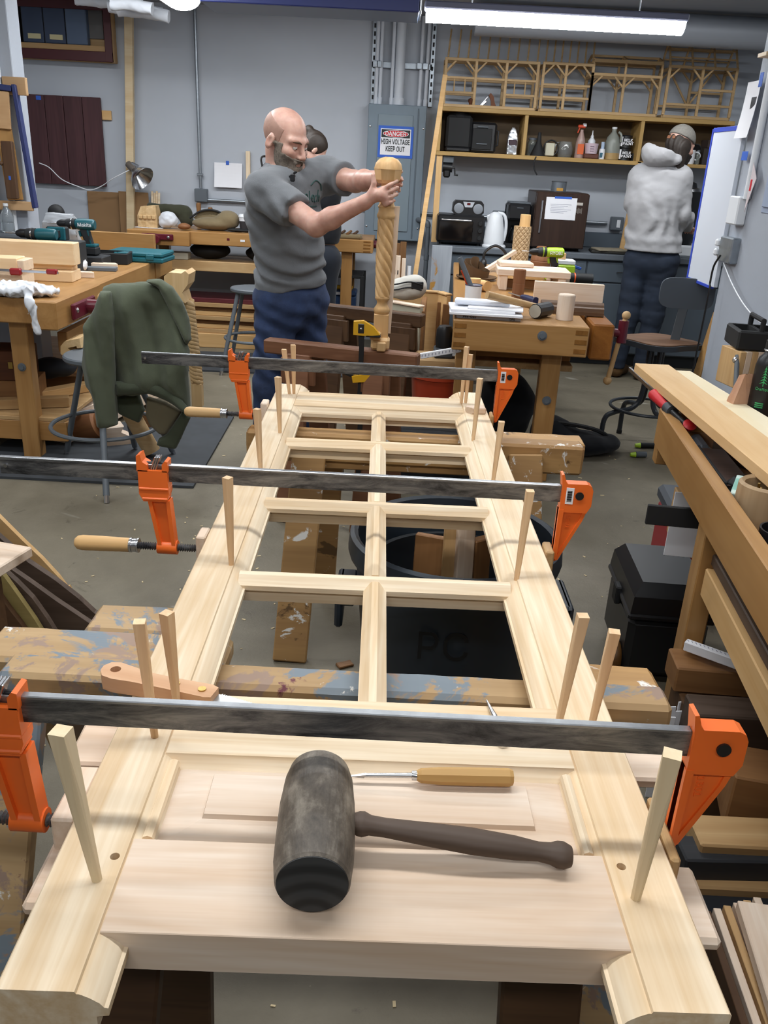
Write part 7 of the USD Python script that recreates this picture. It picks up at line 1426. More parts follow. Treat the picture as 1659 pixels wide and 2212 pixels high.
c = onm(1100, 600); one('slanted_stick', 'pale square stick slanting up behind the little stepped stool', 'stick', beam((-0.10, 0, 0.015), (0.10, 0.1, 0.135), 0.03, 0.025, 0.002), bass('x'), (c[0] - 0.03, c[1] + 0.25, ez))
# under the bench: backpacks, black bags
bag_m = fabric('black_nylon', '#15171b', 0.2)
one('black_backpack', 'black backpack slumped on the shelf space beneath the carving bench', 'bag', relax(surfnet(lambda P: sd_ell(P, (0, 0, 0.20), (0.17, 0.14, 0.21)) + 0.04 * (meshkit.fbm(P * 8, 3, 3) - 0.5), (-0.24, -0.2, 0.0), (0.24, 0.2, 0.46), 0.016)), bag_m, (0.66, 4.75, 0.0), smooth=True)
bp = spot(1290, 985, z=0.0)
bkp = Thing('black_backpack', 'flat black backpack lying on the concrete near the swivel chair', 'bag', (bp[0] - 0.10, bp[1] + 0.08, 0.0))
bkp.add('body', relax(surfnet(lambda P: smin(sd_ell(P, (0, 0, 0.055), (0.24, 0.16, 0.06)), sd_ell(P, (-0.15, 0.06, 0.09), (0.12, 0.13, 0.09)), 0.06) + 0.03 * (meshkit.fbm(P * 10, 3, 9) - 0.5), (-0.35, -0.25, 0.0), (0.32, 0.27, 0.24), 0.013)), bag_m, smooth=True)
bkp.add('strap', tube(curve([(-0.15, 0.0, 0.16), (0.0, -0.02, 0.15), (0.12, -0.02, 0.12), (0.22, 0.02, 0.04)], 20), 0.012, 6), blackm, smooth=40)
for k, (px, py, lab, col) in enumerate(((1382, 968, 'black handled screwdriver with a lime ferrule on the floor beside the backpack', blackm), (1372, 988, 'second lime green tipped tool on the floor beside the backpack', grey_metal))):
 c = spot(px, py, z=0); t = Thing('floor_screwdriver', lab, 'screwdriver', (c[0], c[1], 0.0005)); t.add('handle', rod((0.0, 0, 0.017), (0.10 - 0.04 * k, 0.01, 0.017), 0.016), col, smooth=35); t.add('ferrule', rod((-0.03, 0, 0.014), (0.0, 0, 0.016), 0.010, 0.016), lime, smooth=35)
tg = spot(925, 1035, z=0.0)
tb_ = Thing('tool_bag', 'black tool bag with a buckle and a red-edged panel seen through the door lights', 'bag', (tg[0] - 0.02, tg[1] - 0.04, 0.0))
tb_.add('body', relax(surfnet(lambda P: np.max(np.abs(P - np.array([0, 0, 0.13])) - np.array([0.25, 0.10, 0.11]), axis=1) - 0.02 + 0.015 * (meshkit.fbm(P * 9, 3, 2) - 0.5), (-0.32, -0.18, -0.01), (0.32, 0.18, 0.30), 0.014)), bag_m, smooth=True)
pn_ = tb_.add('panel', bx(0.13, 0.02, 0.09, (0.10, -0.125, 0.16), 0.02), flat('panel_red', '#6a2a2c', 0.6)); tb_.add('panel_face', bx(0.11, 0.02, 0.07, (0.10, -0.130, 0.16), 0.015), flat('panel_grey', '#3d4046', 0.5), parent=pn_)
tb_.add('buckle', cat(*[bx(0.05, 0.015, 0.012, (-0.07, -0.125, 0.16 + s), 0.004) for s in (-0.025, 0.025)], *[bx(0.010, 0.015, 0.05, (-0.07 + s, -0.125, 0.16), 0.004) for s in (-0.022, 0.022)]), flat('buckle_grey', '#5a6068', 0.4)); tb_.add('handle', tube(curve([(-0.2, 0, 0.24), (-0.1, 0, 0.33), (0.1, 0, 0.33), (0.2, 0, 0.24)], 20), 0.012, 8), blackm, smooth=40)
# ---------------- trash can under the door
CX_, CYc = 0.185, 1.98
cn = Thing('trash_can', 'big round dark grey trash can marked PC under the middle of the door', 'trash can', (CX_, CYc, 0.0))
can_m = flat('can_grey', '#252d36', 0.45, var=0.08)
cn.add('body', shell([(0, 0.012), (0.20, 0.0), (0.205, 0.02), (0.252, 0.54), (0.268, 0.545), (0.272, 0.56), (0.268, 0.60), (0.258, 0.606), (0.248, 0.60), (0.244, 0.545), (0.198, 0.03), (0, 0.022)], 48), can_m, smooth=40)
for s in (-1, 1): cn.add('handle', cat(bx(0.05, 0.16, 0.03, (s * 0.268, -0.05, 0.46), 0.008), bx(0.02, 0.16, 0.09, (s * 0.285, -0.05, 0.43), 0.006)), can_m)
g = lettering('PC', 0.07, 0.002); g = face_on(g, (0, 0, 0)); cn.add('lettering', tr(g, (-0.03, -0.247, 0.42), rx=-0.09), flat('marker_black', '#07080a', 0.5))
lin_ = Thing('inner_bucket', 'smaller dark bucket nested inside the grey trash can holding wood scraps', 'bucket', (CX_ - 0.005, CYc - 0.015, 0.035)); lin_.add('body', shell([(0, 0.0), (0.15, 0.0), (0.205, 0.46), (0.214, 0.465), (0.214, 0.485), (0.200, 0.485), (0.196, 0.46), (0.146, 0.012), (0, 0.012)], 40), flat('bin_black', '#14181d', 0.5), smooth=40)
for k, (dx_, dy_, top_, w_, t_, tl_t, m_, lab) in enumerate(((-0.06, 0.02, 0.585, 0.10, 0.02, 0.08, brown, 'short wide brown scrap at the left in the trash can'), (-0.01, -0.02, 0.635, 0.042, 0.03, 0.13, oak, 'left tall off-cut in the trash can'), (0.03, -0.03, 0.655, 0.045, 0.035, 0.05, bass, 'palest tall off-cut in the middle of the trash can'), (0.08, -0.01, 0.60, 0.05, 0.03, -0.08, brown, 'narrow brown off-cut at the right in the trash can'))):
 one('wood_scrap', lab, 'off-cut', bx(w_, t_, top_ - 0.055, (0, 0, (top_ - 0.055) / 2), 0.003, ry=0), m_('z'), (CX_ + dx_, CYc + dy_ - 0.03, 0.055), 0.3 * k - 0.3, R=RZ(0.3 * k - 0.3) @ RX(-0.06))
# dark round-nosed boards standing on edge at the left
def nosed(lab, nose, tops, th, m, lean=0.0, low=None):
 """A board on its long edge: its top edge falls to a rounded nose on the floor at the right."""
 f = spot(nose[0], nose[1], z=0.0); y = f[1]
 P = [(spot(a, b, y=y)[0] - f[0], spot(a, b, y=y)[2]) for a, b in tops]
 x0 = P[0][0] - 0.35; sl = (P[1][1] - P[0][1]) / (P[1][0] - P[0][0])
 o = [(x0, max(0.0, low or 0.0)), (x0, P[0][1] - sl * 0.35)] + P + [(0.0, 0.030), (0.004, 0.016), (-0.004, 0.003), (-0.02, 0.0), (-0.25, 0.0)]
 o = o if (low or 0) <= 0 else o
 m_ = prism(o[::-1], th); m_.apply_transform(RX(PI / 2)); m_.apply_translation([0, th, 0])
 return one('nosed_board', lab, 'board', m_, m('x'), (f[0], y, 0.0008), R=RZ(lean))
nosed('golden curved board at the very back of the dark fan on the left', (150, 1285), [(0, 1120), (45, 1165), (90, 1208), (125, 1246), (143, 1270)], 0.02, softw)
nosed('longest dark round-nosed board in the fan at the left edge', (214, 1346), [(0, 1163), (60, 1215), (120, 1255), (170, 1294), (203, 1325)], 0.024, walnut)
nosed('second dark round-nosed board, just in front of the longest in the left fan', (207, 1364), [(12, 1222), (70, 1262), (120, 1298), (165, 1328), (192, 1346)], 0.022, walnut)
nosed('shorter dark board with a steep nose in the left fan', (131, 1392), [(6, 1232), (35, 1258), (70, 1294), (100, 1336), (120, 1368)], 0.022, walnut)
nosed('pale-edged yellowish board inside the left fan', (108, 1402), [(0, 1235), (20, 1262), (45, 1297), (75, 1340), (98, 1378)], 0.020, lambda a: wood('yellow_edge', '#8d7c4c', '#a5945f', a))
nosed('frontmost dull brown board of the left fan beside the painted sawhorse', (86, 1412), [(0, 1290), (20, 1318), (45, 1350), (66, 1382), (80, 1402)], 0.022, dark)
q = spot(10, 1212, z=0.60); one('pale_board_end', 'pale board lying across a dark upright board, its end jutting in at the left edge', 'board', bx(0.5, 0.12, 0.025, (-0.235, 0, 0), 0.003), bass('x'), (q[0] + 0.012, q[1], 0.60), -0.25)
one('dark_upright_board', 'dark brown board standing on edge under the pale board end at the left edge', 'board', bx(0.46, 0.03, 0.586, (-0.27, 0, 0.293), 0.003), dark('x'), (q[0] + 0.012, q[1] + 0.0, 0.0005), -0.25)
# ================================================================== RIGHT BENCH
RB0 = spot(1425, 880, z=0.805); RB1 = spot(1659, 1230, z=0.805); ryaw = math.atan2(-(RB0 - RB1)[0], (RB0 - RB1)[1])
rbM = RZ(ryaw); rbM[:3, 3] = (RB0[0], RB0[1], 0)
def RBp(x, y, z): return (rbM @ [x, y, z, 1.0])[:3]
rbn = Thing('workbench', 'golden workbench along the right wall carrying long boards and a black bottle', 'workbench', (RB0[0], RB0[1], 0), R=rbM)
rbn.add('front_rail', bx(0.036, 2.0, 0.115, (0.018, -1.0, 0.805 - 0.0575), 0.003), bench_w('y')); rbn.add('tray_floor', bx(0.26, 1.96, 0.015, (0.165, -1.0, 0.735), 0.002), brown('y')); rbn.add('top', bx(0.42, 2.0, 0.075, (0.505, -1.0, 0.805 - 0.0375), 0.004), bench_w('y')); rbn.add('end_board', bx(0.70, 0.035, 0.115, (0.36, 0.018, 0.805 - 0.058), 0.003), bench_w('x'))
rbn.add('leg', bx(0.05, 0.075, 0.69, (0.045, -0.62, 0.345), 0.003), bench_w('z')); rbn.add('leg', bx(0.07, 0.075, 0.69, (0.60, -0.30, 0.345), 0.003), bench_w('z')); rbn.add('leg', bx(0.07, 0.075, 0.69, (0.16, -1.75, 0.345), 0.003), bench_w('z')); rbn.add('leg', bx(0.07, 0.075, 0.69, (0.60, -1.75, 0.345), 0.003), bench_w('z'))
rbn.add('block', bx(0.06, 0.05, 0.06, (0.035, -0.02, 0.665), 0.003), bench_w('x'))
rbn.add('side_panel', bx(0.02, 0.45, 0.50, (0.35, -0.55, 0.40), 0.002), bench_d('y')); rbn.add('low_shelf', bx(0.55, 1.5, 0.02, (0.40, -1.1, 0.16), 0.002), brown('y'))
rbn.add('stretcher', bx(0.03, 1.5, 0.075, (0.048, -1.42, 0.545), 0.003), softw('y'));
def onb(name, lab, catg, m, mt_, x, y, z, rz=0.0, smooth=None): p = RBp(x, y, z); return one(name, lab, catg, m, mt_, tuple(p), ryaw + rz, smooth=smooth)
onb('stored_plank', 'long weathered plank lying on the stretcher shelf under the right workbench', 'plank', bx(0.075, 1.45, 0.03, (0, 0, 0.015), 0.003), walnut('y'), 0.085, -1.33, 0.585)
onb('black_shelf_plate', 'matte black rectangular plate sticking out under the right workbench front', 'plate', bx(0.24, 0.012, 0.055, (0, 0, 0), 0.002), blackm, 0.03, -0.49, 0.640)
for k in range(2): onb('corner_block', ['lower golden block stacked under the far end of the right workbench', 'upper golden block stacked under the far end of the right workbench'][k], 'wood block', bx(0.06, 0.085, 0.072, (0, 0, 0.036), 0.003), oak('y'), 0.075, -0.22, 0.470 + 0.0725 * k)
onb('white_card', 'white card with a blue mark tucked beneath the golden blocks on the right', 'paper', cat(bx(0.085, 0.004, 0.20, (0, 0, 0.10), 0.0008)), paper, 0.07, -0.268, 0.43)
p0 = RBp(0, 0, 0)
# boards lying on top
bdz = 0.836
b1c = [spot(*p, z=0.866) for p in ((1375, 787), (1423, 773), (1659, 1022))]
ang1 = math.atan2(-(b1c[0] - b1c[2])[0], (b1c[0] - b1c[2])[1])
w1 = 0.118
M1 = RZ(ang1); M1[:3, 3] = (b1c[0][0], b1c[0][1], bdz)
one('long_board', 'long golden-tan board lying on top at the left of the right workbench', 'board', bx(w1, 1.9, 0.030, (w1 / 2, -0.93, 0.015), 0.002), wood('tan_pine', '#d3ab78', '#e2c193', 'y', ring=5), tuple(M1[:3, 3]), R=M1)
b2 = spot(1462, 800, z=0.84); M2 = RZ(ang1 + 0.065); M2[:3, 3] = (b2[0] - 0.055, b2[1] + 0.02, 0.8055)
one('long_board', 'pale cream board lying beside and under the golden-tan board on the right workbench', 'board', bx(0.115, 1.75, 0.028, (0.0575, -0.87, 0.014), 0.002), wood('cream_pine', '#ecdcb8', '#f3e8cd', 'y', ring=5), tuple(M2[:3, 3]), R=M2)
# tools in the tray
def onT(px, py, z=0.7435): return spot(px, py, z=z)
sq0, sq1 = spot(1412, 852, z=0.824) - [0, 0, 0.03], spot(1488, 922, z=0.80) - [0, 0, 0.03]
qc = Thing('small_clamp', 'small clamp with a red and black grip lying in the right workbench tray', 'clamp', tuple(sq0))
e = (sq1 - sq0); Lq = np.linalg.norm(e); e /= Lq
def P_(s, d=(0, 0, 0)): return tuple(e * s + np.array(d))
qc.add('grip', cat(rod(P_(0.0, (0, 0, 0.03)), P_(Lq * 0.42, (0, 0, 0.03)), 0.018, 0.015)), flat('grip_red', '#c4242c', 0.45), smooth=35); qc.add('grip_rubber', rod(P_(0.005, (0.009, 0.004, 0.034)), P_(Lq * 0.38, (0.008, 0.004, 0.034)), 0.015), blackm, smooth=35); qc.add('collar', rod(P_(Lq * 0.42, (0, 0, 0.03)), P_(Lq * 0.56, (0, 0, 0.03)), 0.019), flat('tool_grey', '#3f4449', 0.5), smooth=35)
qc.add('screw', lathe([(0.009 + 0.0012 * (k % 2), 0.004 * k) for k in range(int(Lq * 0.4 / 0.004))], 12).apply_transform(frame_to(P_(Lq * 0.56, (0, 0, 0.03)), P_(Lq, (0, 0, 0.03)))[0] @ RY(PI / 2) @ trimesh.transformations.translation_matrix([0, 0, -Lq * 0.22])), black, smooth=30); qc.add('foot', tr(lathe([(0.017, 0), (0.020, 0.01), (0.012, 0.016)], 16), P_(Lq, (0, 0, 0.03)), rx=0.6), flat('grip_red', '#c4242c', 0.45), smooth=40)
m0, m1_ = spot(1360, 797, z=0.80), spot(1412, 845, z=0.80); one('steel_rod', 'thin steel bar sticking out past the end of the right workbench', 'rod', beam(m0, m1_ + (m1_ - m0) * 0.9, 0.008, 0.014, 0.001), bright)
s0, s1, s2 = onT(1500, 965), onT(1530, 1010), onT(1610, 1115)
sv = Thing('tray_saw', 'dark backsaw with a grey painted handle lying in the tray of the right workbench', 'handsaw', tuple(s0)); dsv = (s2 - s0); asv = math.atan2(dsv[1], dsv[0])
sv.add('handle', tr(bx(0.12, 0.035, 0.035, (0.05, 0, 0.02), 0.010), rz=asv), flat('handle_slate', '#4b5058', 0.5)); sv.add('blade', tr(bx(0.30, 0.07, 0.003, (0.26, 0.015, 0.030), 0.0008), rz=asv), wood('rusty_saw', '#3a2c28', '#52403a', 'x')); sv.add('spine', tr(bx(0.30, 0.008, 0.012, (0.26, -0.02, 0.033), 0.002), rz=asv), blackm)
one('black_pouch', 'black pouch with a white tag in the tray beside the saw on the right workbench', 'pouch', rough(dice(bx(0.07, 0.11, 0.05, (0, 0, 0.025), 0.015), 0.02), 0.004, 20), blackm, tuple(onT(1605, 1085) + [0.02, 0.02, 0]), 0.5, smooth=50)
def checker(path):
 return usdkit.material(stage, path, {'t': ('texture_coordinate', {}), 'm': ('mapping', dict(rotation=(0, 0, 0.785), scale=(95, 95, 95))), 's': ('separate_xyz', {}), 'a': ('math', dict(math_type='sine')), 'b': ('math', dict(math_type='sine')), 'c': ('math', dict(math_type='add')), 'g': ('rgb_ramp', dict(ramp=[(0.0, lin('#7fb5a8')), (0.45, lin('#8fc2b6')), (0.55, lin('#cfe6df')), (1, lin('#d6ebe4'))])), 'k': ('math', dict(math_type='multiply_add', value2=0.25, value3=0.5)), 'p': ('principled_bsdf', dict(roughness=0.5))},
  [('t.object', 'm.vector'), ('m.vector', 's.vector'), ('s.x', 'a.value1'), ('s.y', 'b.value1'), ('a.value', 'c.value1'), ('b.value', 'c.value2'), ('c.value', 'k.value1'), ('k.value', 'g.fac'), ('g.color', 'p.base_color')], surface='p.BSDF')
tq = spot(1625, 1055, z=0.80)
one('checked_box', 'mint green checked paper box tilted in the tray behind the wooden mug', 'box', bx(0.085, 0.075, 0.05, bev=0.002), mat('mint_check', checker), (tq[0] + 0.01, tq[1] + 0.02, 0.775), R=RZ(-0.5) @ RX(0.35))
one('grey_wood_lump', 'short grey wood off-cut under the boards in the tray on the right workbench', 'wood block', bx(0.06, 0.16, 0.045, (0, 0, 0.0225), 0.006), walnut('y'), tuple(onT(1585, 1010) + [0.03, 0.05, 0]), 0.4)
mgp = spot(1640, 1138, z=0.745); wm = Thing('wooden_mug', 'pale turned wooden cup full of brass screws in the tray at the right edge', 'cup', (mgp[0] + 0.010, mgp[1] + 0.03, 0.7435))
wm.add('cup', shell([(0, 0.0), (0.055, 0.0), (0.062, 0.03), (0.060, 0.092), (0.054, 0.098), (0.047, 0.092), (0.046, 0.02), (0, 0.02)], 30), wood('grey_ash', '#a58a68', '#bda482', 'z', ring=9), smooth=40)
for k in range(10): a = rnd.uniform(0, 2 * PI); r = rnd.uniform(0.005, 0.030); wm.add('screw', rod((r * math.cos(a) * 0.5, r * math.sin(a) * 0.5, 0.025), (r * math.cos(a), r * math.sin(a), 0.075 + 0.012 * (k % 3)), 0.003, n=8), flat('brass', '#b59a5a', 0.35, 1.0))
bmp = spot(1659, 1195, z=0.745); bmg = Thing('black_mug', 'black mug cut off by the right edge beside the wooden cup', 'mug', (bmp[0] + 0.015, bmp[1] - 0.01, 0.7435)); bmg.add('cup', shell([(0, 0), (0.042, 0), (0.046, 0.06), (0.042, 0.06), (0.038, 0.006), (0, 0.006)], 28), black, smooth=40)
# water bottle with green tree
bp_ = spot(1636, 899, z=0.805); bt_ = Thing('water_bottle', 'tall black metal bottle with a green pine tree mark on the right workbench', 'bottle', (bp_[0] + 0.012, bp_[1] + 0.02, 0.8055), rz=-0.58)
bt_.add('body', lathe([(0.036, 0), (0.039, 0.004), (0.039, 0.150), (0.034, 0.172), (0.022, 0.186), (0.021, 0.196)], 34), black, smooth=40); bt_.add('cap', tr(lathe([(0.023, 0), (0.023, 0.028), (0.015, 0.034)], 24), (0, 0, 0.196)), blackm, smooth=35); bt_.add('ring', tr(trimesh.creation.torus(0.0225, 0.0025, 24, 6), (0, 0, 0.197)), bright, smooth=40)
grn = flat('print_green', '#3fb06a', 0.5); tri_ = lambda z, w, h: [(-w, z), (-w * 0.2, z + h * 0.7), (0, z + h), (w * 0.2, z + h * 0.7), (w, z), (0.0, z + h * 0.45)]
def wrap(m, r):
 m = dice(m, 0.003); v = np.array(m.vertices); a = v[:, 0] / r; rr_ = r + (-v[:, 1]); m.vertices = np.stack([rr_ * np.sin(a), -rr_ * np.cos(a), v[:, 2]], 1); return m
tree = cat(*[tr(slab(tri_(0.100 + 0.0085 * k, 0.0125 - 0.0016 * k, 0.011), 0.0008), (0, -0.0003, 0)) for k in range(6)], slab([(-0.0012, 0.094), (0.0012, 0.094), (0.0008, 0.155), (-0.0008, 0.155)], 0.0008))
bt_.add('tree_mark', wrap(tree, 0.0393), grn); bt_.add('script_mark', wrap(face_on(lettering('Crafted', 0.0085, 0.0008), (0.0, 0.0, 0.085)), 0.0393), grn); bt_.add('print_block', wrap(cat(*[tr(bx(0.024, 0.0006, 0.0035, (0, 0, 0.030 + 0.006 * k), 0.0002)) for k in range(3)]), 0.0393), grn)
# pale blocks, tray organiser
kp = spot(1600, 845, z=0.805); lam = Thing('laminated_block', 'laminated pale plywood jig block behind the black bottle', 'jig', (kp[0] + 0.03, kp[1] + 0.10, 0.8055), rz=0.2)
for k in range(5): lam.add('layer', bx(0.022, 0.12, 0.125 - 0.0 * k, (-0.045 + 0.0225 * k, 0, 0.0625), 0.002), [oak, bass][k % 2]('z'))
lam.add('steel_bar', rod((-0.075, -0.10, 0.0085), (-0.055, -0.04, 0.11), 0.008), grey_metal, smooth=40); lam.add('knob', ball(0.012, (-0.06, -0.045, 0.095), sub=1), bright)
one('pink_chunk', 'pinkish rounded wooden chunk leaning beside the black bottle on the right workbench', 'wood block', rough(dice(hull([(-0.03, -0.02, 0), (0.03, -0.02, 0), (0.03, 0.02, 0), (-0.03, 0.02, 0), (0.0, -0.015, 0.12), (0.028, -0.01, 0.12), (0.028, 0.015, 0.11), (0.0, 0.015, 0.11)]), 0.015), 0.003, 25), wood('pink_cedar', '#b98a6c', '#caa084', 'z'), (bp_[0] - 0.055, bp_[1] + 0.04, 0.8055), 0.2)
tp = spot(1625, 790, z=0.94); tro = Thing('black_organiser', 'black plastic tray with compartments sitting on the laminated block', 'tray', (kp[0] + 0.06, kp[1] + 0.13, 0.9315), rz=-0.1)
tro.add('tray', cut(bx(0.15, 0.17, 0.065, (0, 0, 0.0325), 0.006), bx(0.055, 0.13, 0.07, (-0.035, 0, 0.045), 0.002), bx(0.055, 0.13, 0.07, (0.035, 0, 0.045), 0.002)), blackm); tro.add('handle', tube([(0, -0.07, 0.06), (0, -0.07, 0.10), (0, 0.07, 0.10), (0, 0.07, 0.06)], 0.009, 8), blackm, smooth=40)
# under the right bench: tool boxes, ruler, stored beams, sheets
tp0 = spot(1395, 1475, z=0.0); tbk = Thing('black_toolbox', 'big black wheeled toolbox on the floor under the right workbench', 'toolbox', (tp0[0] + 0.045, tp0[1] + 0.16, 0.0), rz=ryaw + 0.05)
tbk.add('body', bx(0.24, 0.34, 0.20, (0, 0, 0.125), 0.02), black); tbk.add('rim', bx(0.26, 0.36, 0.02, (0, 0, 0.235), 0.006), black); tbk.add('lid', hull([(sx * a, sy * b, z) for sx in (-1, 1) for sy in (-1, 1) for a, b, z in ((0.125, 0.175, 0.246), (0.12, 0.17, 0.30), (0.095, 0.14, 0.338))]), black, smooth=25); tbk.add('wheel', tr(lathe([(0.05, 0), (0.055, 0.008), (0.055, 0.022), (0.05, 0.03)], 24), (-0.152, -0.11, 0.056), ry=PI / 2), flat('wheel_amber', '#5c3c14', 0.5), smooth=35); tbk.add('latch', bx(0.02, 0.05, 0.06, (-0.13, 0, 0.225), 0.004), blackm)
tp1 = spot(1435, 1300, z=0.0); rdb = Thing('red_toolbox', 'red toolbox with a dark grey lid on the floor beyond the black toolbox', 'toolbox', (tp1[0] + 0.11, tp1[1] + 0.10, 0.0), rz=ryaw)
rdb.add('body', bx(0.24, 0.36, 0.30, (0, 0, 0.15), 0.012), flat('box_red', '#8a1c24', 0.45)); rdb.add('lid', bx(0.26, 0.38, 0.06, (0, 0, 0.331), 0.015), flat('lid_grey', '#3a4048', 0.5)); rdb.add('handle', bx(0.05, 0.2, 0.03, (0, 0, 0.376), 0.008), flat('lid_grey', '#3a4048', 0.5))
def stack(lab, px, py, z, L_, w_, h_, rz, m, dx=0.0, dy=0.0):
 c = spot(px, py, z=z); return one('stored_beam', lab, 'timber', bx(L_, w_, h_, (L_ / 2, 0, -h_ / 2), 0.004), m('x'), (c[0] + dx, c[1] + dy, z), rz)
stack('brown beam under the white ruler on the right side', 1450, 1420, 0.34, 0.55, 0.10, 0.07, -0.06, brown, dx=0.005)
stack('beam directly below the ruler beam, dark and thick', 1452, 1500, 0.268, 0.6, 0.16, 0.266, -0.06, dark, dx=0.02)
stack('grey-brown beam with a rough knot beside the torn papers under the right workbench', 1492, 1520, 0.30, 0.6, 0.09, 0.10, -0.02, walnut)
stack('dark beam below the grey-brown knotty one under the right workbench', 1485, 1600, 0.198, 0.6, 0.10, 0.196, -0.02, dark)
stack('tan timber in the lower right pile behind the nearest orange clamp head', 1500, 1790, 0.24, 0.5, 0.09, 0.05, 0.0, oak); stack('thick brown beam in the lower right pile above the tan timber', 1580, 1640, 0.30, 0.5, 0.12, 0.14, -0.2, brown)
stack('black-painted beam with scratches in the lower right pile', 1470, 1830, 0.22, 0.5, 0.07, 0.10, 0.04, lambda a: wood('black_beam', '#2a2c30', '#3a3c40', a, stain=[('#7a7c80', 0.70, 12)])); stack('thin golden strip in the lower right pile below the black beam', 1480, 1890, 0.17, 0.5, 0.06, 0.05, 0.0, oak); stack('dark slate-coloured beam at the bottom of the lower right pile', 1490, 1935, 0.15, 0.5, 0.07, 0.12, 0.0, lambda a: wood('slate_beam', '#24272d', '#31343a', a))
rl0, rl1 = spot(1480, 1392, z=0.372), spot(1605, 1437, z=0.372); rul = Thing('scale_ruler', 'white triangular scale ruler resting on a brown beam under the right workbench', 'ruler', tuple((rl0 + rl1) / 2)); rul.add('body', beam(rl0, rl1 + (rl1 - rl0) * 0.1, 0.022, 0.026, 0.002), paper, world=True); rul.add('markings', cat(*[bx(0.002, 0.008, 0.001, rl0 + (rl1 - rl0) * (k + 0.5) / 14 + [0, 0, 0.0135], 0.0002) for k in range(14)]), flat('print_grey', '#9a9cab', 0.7), world=True)
for k in range(3):
 c = spot(1445 + 16 * k, 1545 - 12 * k, z=0.25); one('torn_paper', ['left one of the torn white papers stuffed beside the beams on the right', 'middle one of the torn white papers stuffed beside the beams on the right', 'right one of the torn white papers stuffed beside the beams on the right'][k], 'paper', cut(bx(0.035, 0.004, 0.26, (0, 0, -0.12), 0.0006), bx(0.03, 0.1, 0.05, (0.012, 0, 0.02), rz=0)), paper, (c[0], c[1], 0.25), 0.2 * k)
for k in range(6):
 c = spot(1528 + 21 * k, 1965 - 4 * k, z=0.30); lb2 = ['outermost thin sheet', 'second thin sheet', 'third thin sheet', 'fourth thin sheet', 'fifth thin sheet', 'innermost thin sheet'][k]
 one('leaning_sheet', lb2 + ' of the plywood standing on edge at the lower right corner', 'plywood', bx(0.013, 0.9, 0.296, (0, -0.45, 0.148), 0.001), [dark, bass, oak, bass, oak, bass][k]('y'), (c[0], c[1], 0.002 + 0.002 * k), -0.06)
c = spot(1590, 1985, z=0.31); one('wide_board', 'wide pale board lying flat at the lower right corner over the standing sheets', 'board', bx(0.30, 0.40, 0.022, (0.15, -0.20, 0.011), 0.002), bass('y'), (c[0] + 0.005, c[1] + 0.02, 0.3105), -0.12)
# ---------------- swivel chair
sc_ = spot(1422, 735, y=4.75); sx_ = sc_[0]; SZ_ = 0.605
ch = Thing('swivel_chair', 'grey steel drafting chair with a wooden seat panel in front of the hooded person', 'chair', (sx_, 4.75, 0.0), rz=-0.25)
dk = flat('chair_slate', '#2b3036', 0.4)
seat = prism([(0.20 * math.cos(a) * (1 + 0.12 * math.cos(4 * a)) * 1.08, 0.19 * math.sin(a) * (1 + 0.1 * math.cos(4 * a))) for a in np.linspace(0, 2 * PI, 40, endpoint=False)], 0.028); seat.apply_translation([0, 0, SZ_ - 0.014])
ch.add('seat_rim', seat, dk, smooth=30); s2_ = prism([(0.185 * math.cos(a) * (1 + 0.12 * math.cos(4 * a)) * 1.08, 0.175 * math.sin(a) * (1 + 0.1 * math.cos(4 * a))) for a in np.linspace(0, 2 * PI, 40, endpoint=False)], 0.006); s2_.apply_translation([0, 0, SZ_ + 0.0125]); ch.add('seat_panel', s2_, wood('seat_wood', '#5f4431', '#785840', 'x'))
bk_ = spot(1472, 632, y=4.85); bxl_ = bk_[0] - sx_
ov2 = [(0.145 * math.copysign(abs(math.cos(a)) ** 0.45, math.cos(a)), 0.082 * math.copysign(abs(math.sin(a)) ** 0.5, math.sin(a))) for a in np.linspace(0, 2 * PI, 44, endpoint=False)]
ch.add('backrest', tr(slab(ov2, 0.025), (bxl_, 0.10, bk_[2]), rz=0.1), flat('chair_back', '#474e56', 0.45), smooth=30); ch.add('back_support', beam((bxl_, 0.115, bk_[2] - 0.02), (bxl_ - 0.03, 0.02, SZ_ - 0.03), 0.05, 0.012, 0.002, up=(0, 1, 0)), dk)
for k in range(4):
 a = k * PI / 2 + 0.5; cx2, cy2 = math.cos(a), math.sin(a)
 ch.add('leg', tube(curve([(cx2 * 0.04, cy2 * 0.04, SZ_ - 0.03), (cx2 * 0.045, cy2 * 0.045, 0.32), (cx2 * 0.09, cy2 * 0.09, 0.235), (cx2 * 0.20, cy2 * 0.20, 0.21), (cx2 * 0.255, cy2 * 0.255, 0.17), (cx2 * 0.26, cy2 * 0.26, 0.02)], 34), 0.014, 8), dk, smooth=40); ch.add('glide', rod((cx2 * 0.26, cy2 * 0.26, 0.0), (cx2 * 0.26, cy2 * 0.26, 0.02), 0.016), blackm)
ch.add('foot_ring', tr(trimesh.creation.torus(0.205, 0.009, 48, 8), (0, 0, 0.235)), dk, smooth=40)
c = spot(1462, 795, y=4.6)
c = spot(1520, 840, y=4.55); one('standing_plank', 'rough waney plank standing on edge against the right pier behind the chair', 'plank', beam((c[0] - 0.10, 4.56, 0.0), (c[0] + 0.03, 4.62, 0.80), 0.10, 0.03, 0.003, up=(1, 0, 0)), wood('rough_plank', '#8d7a58', '#a89270', 'x', ring=8))
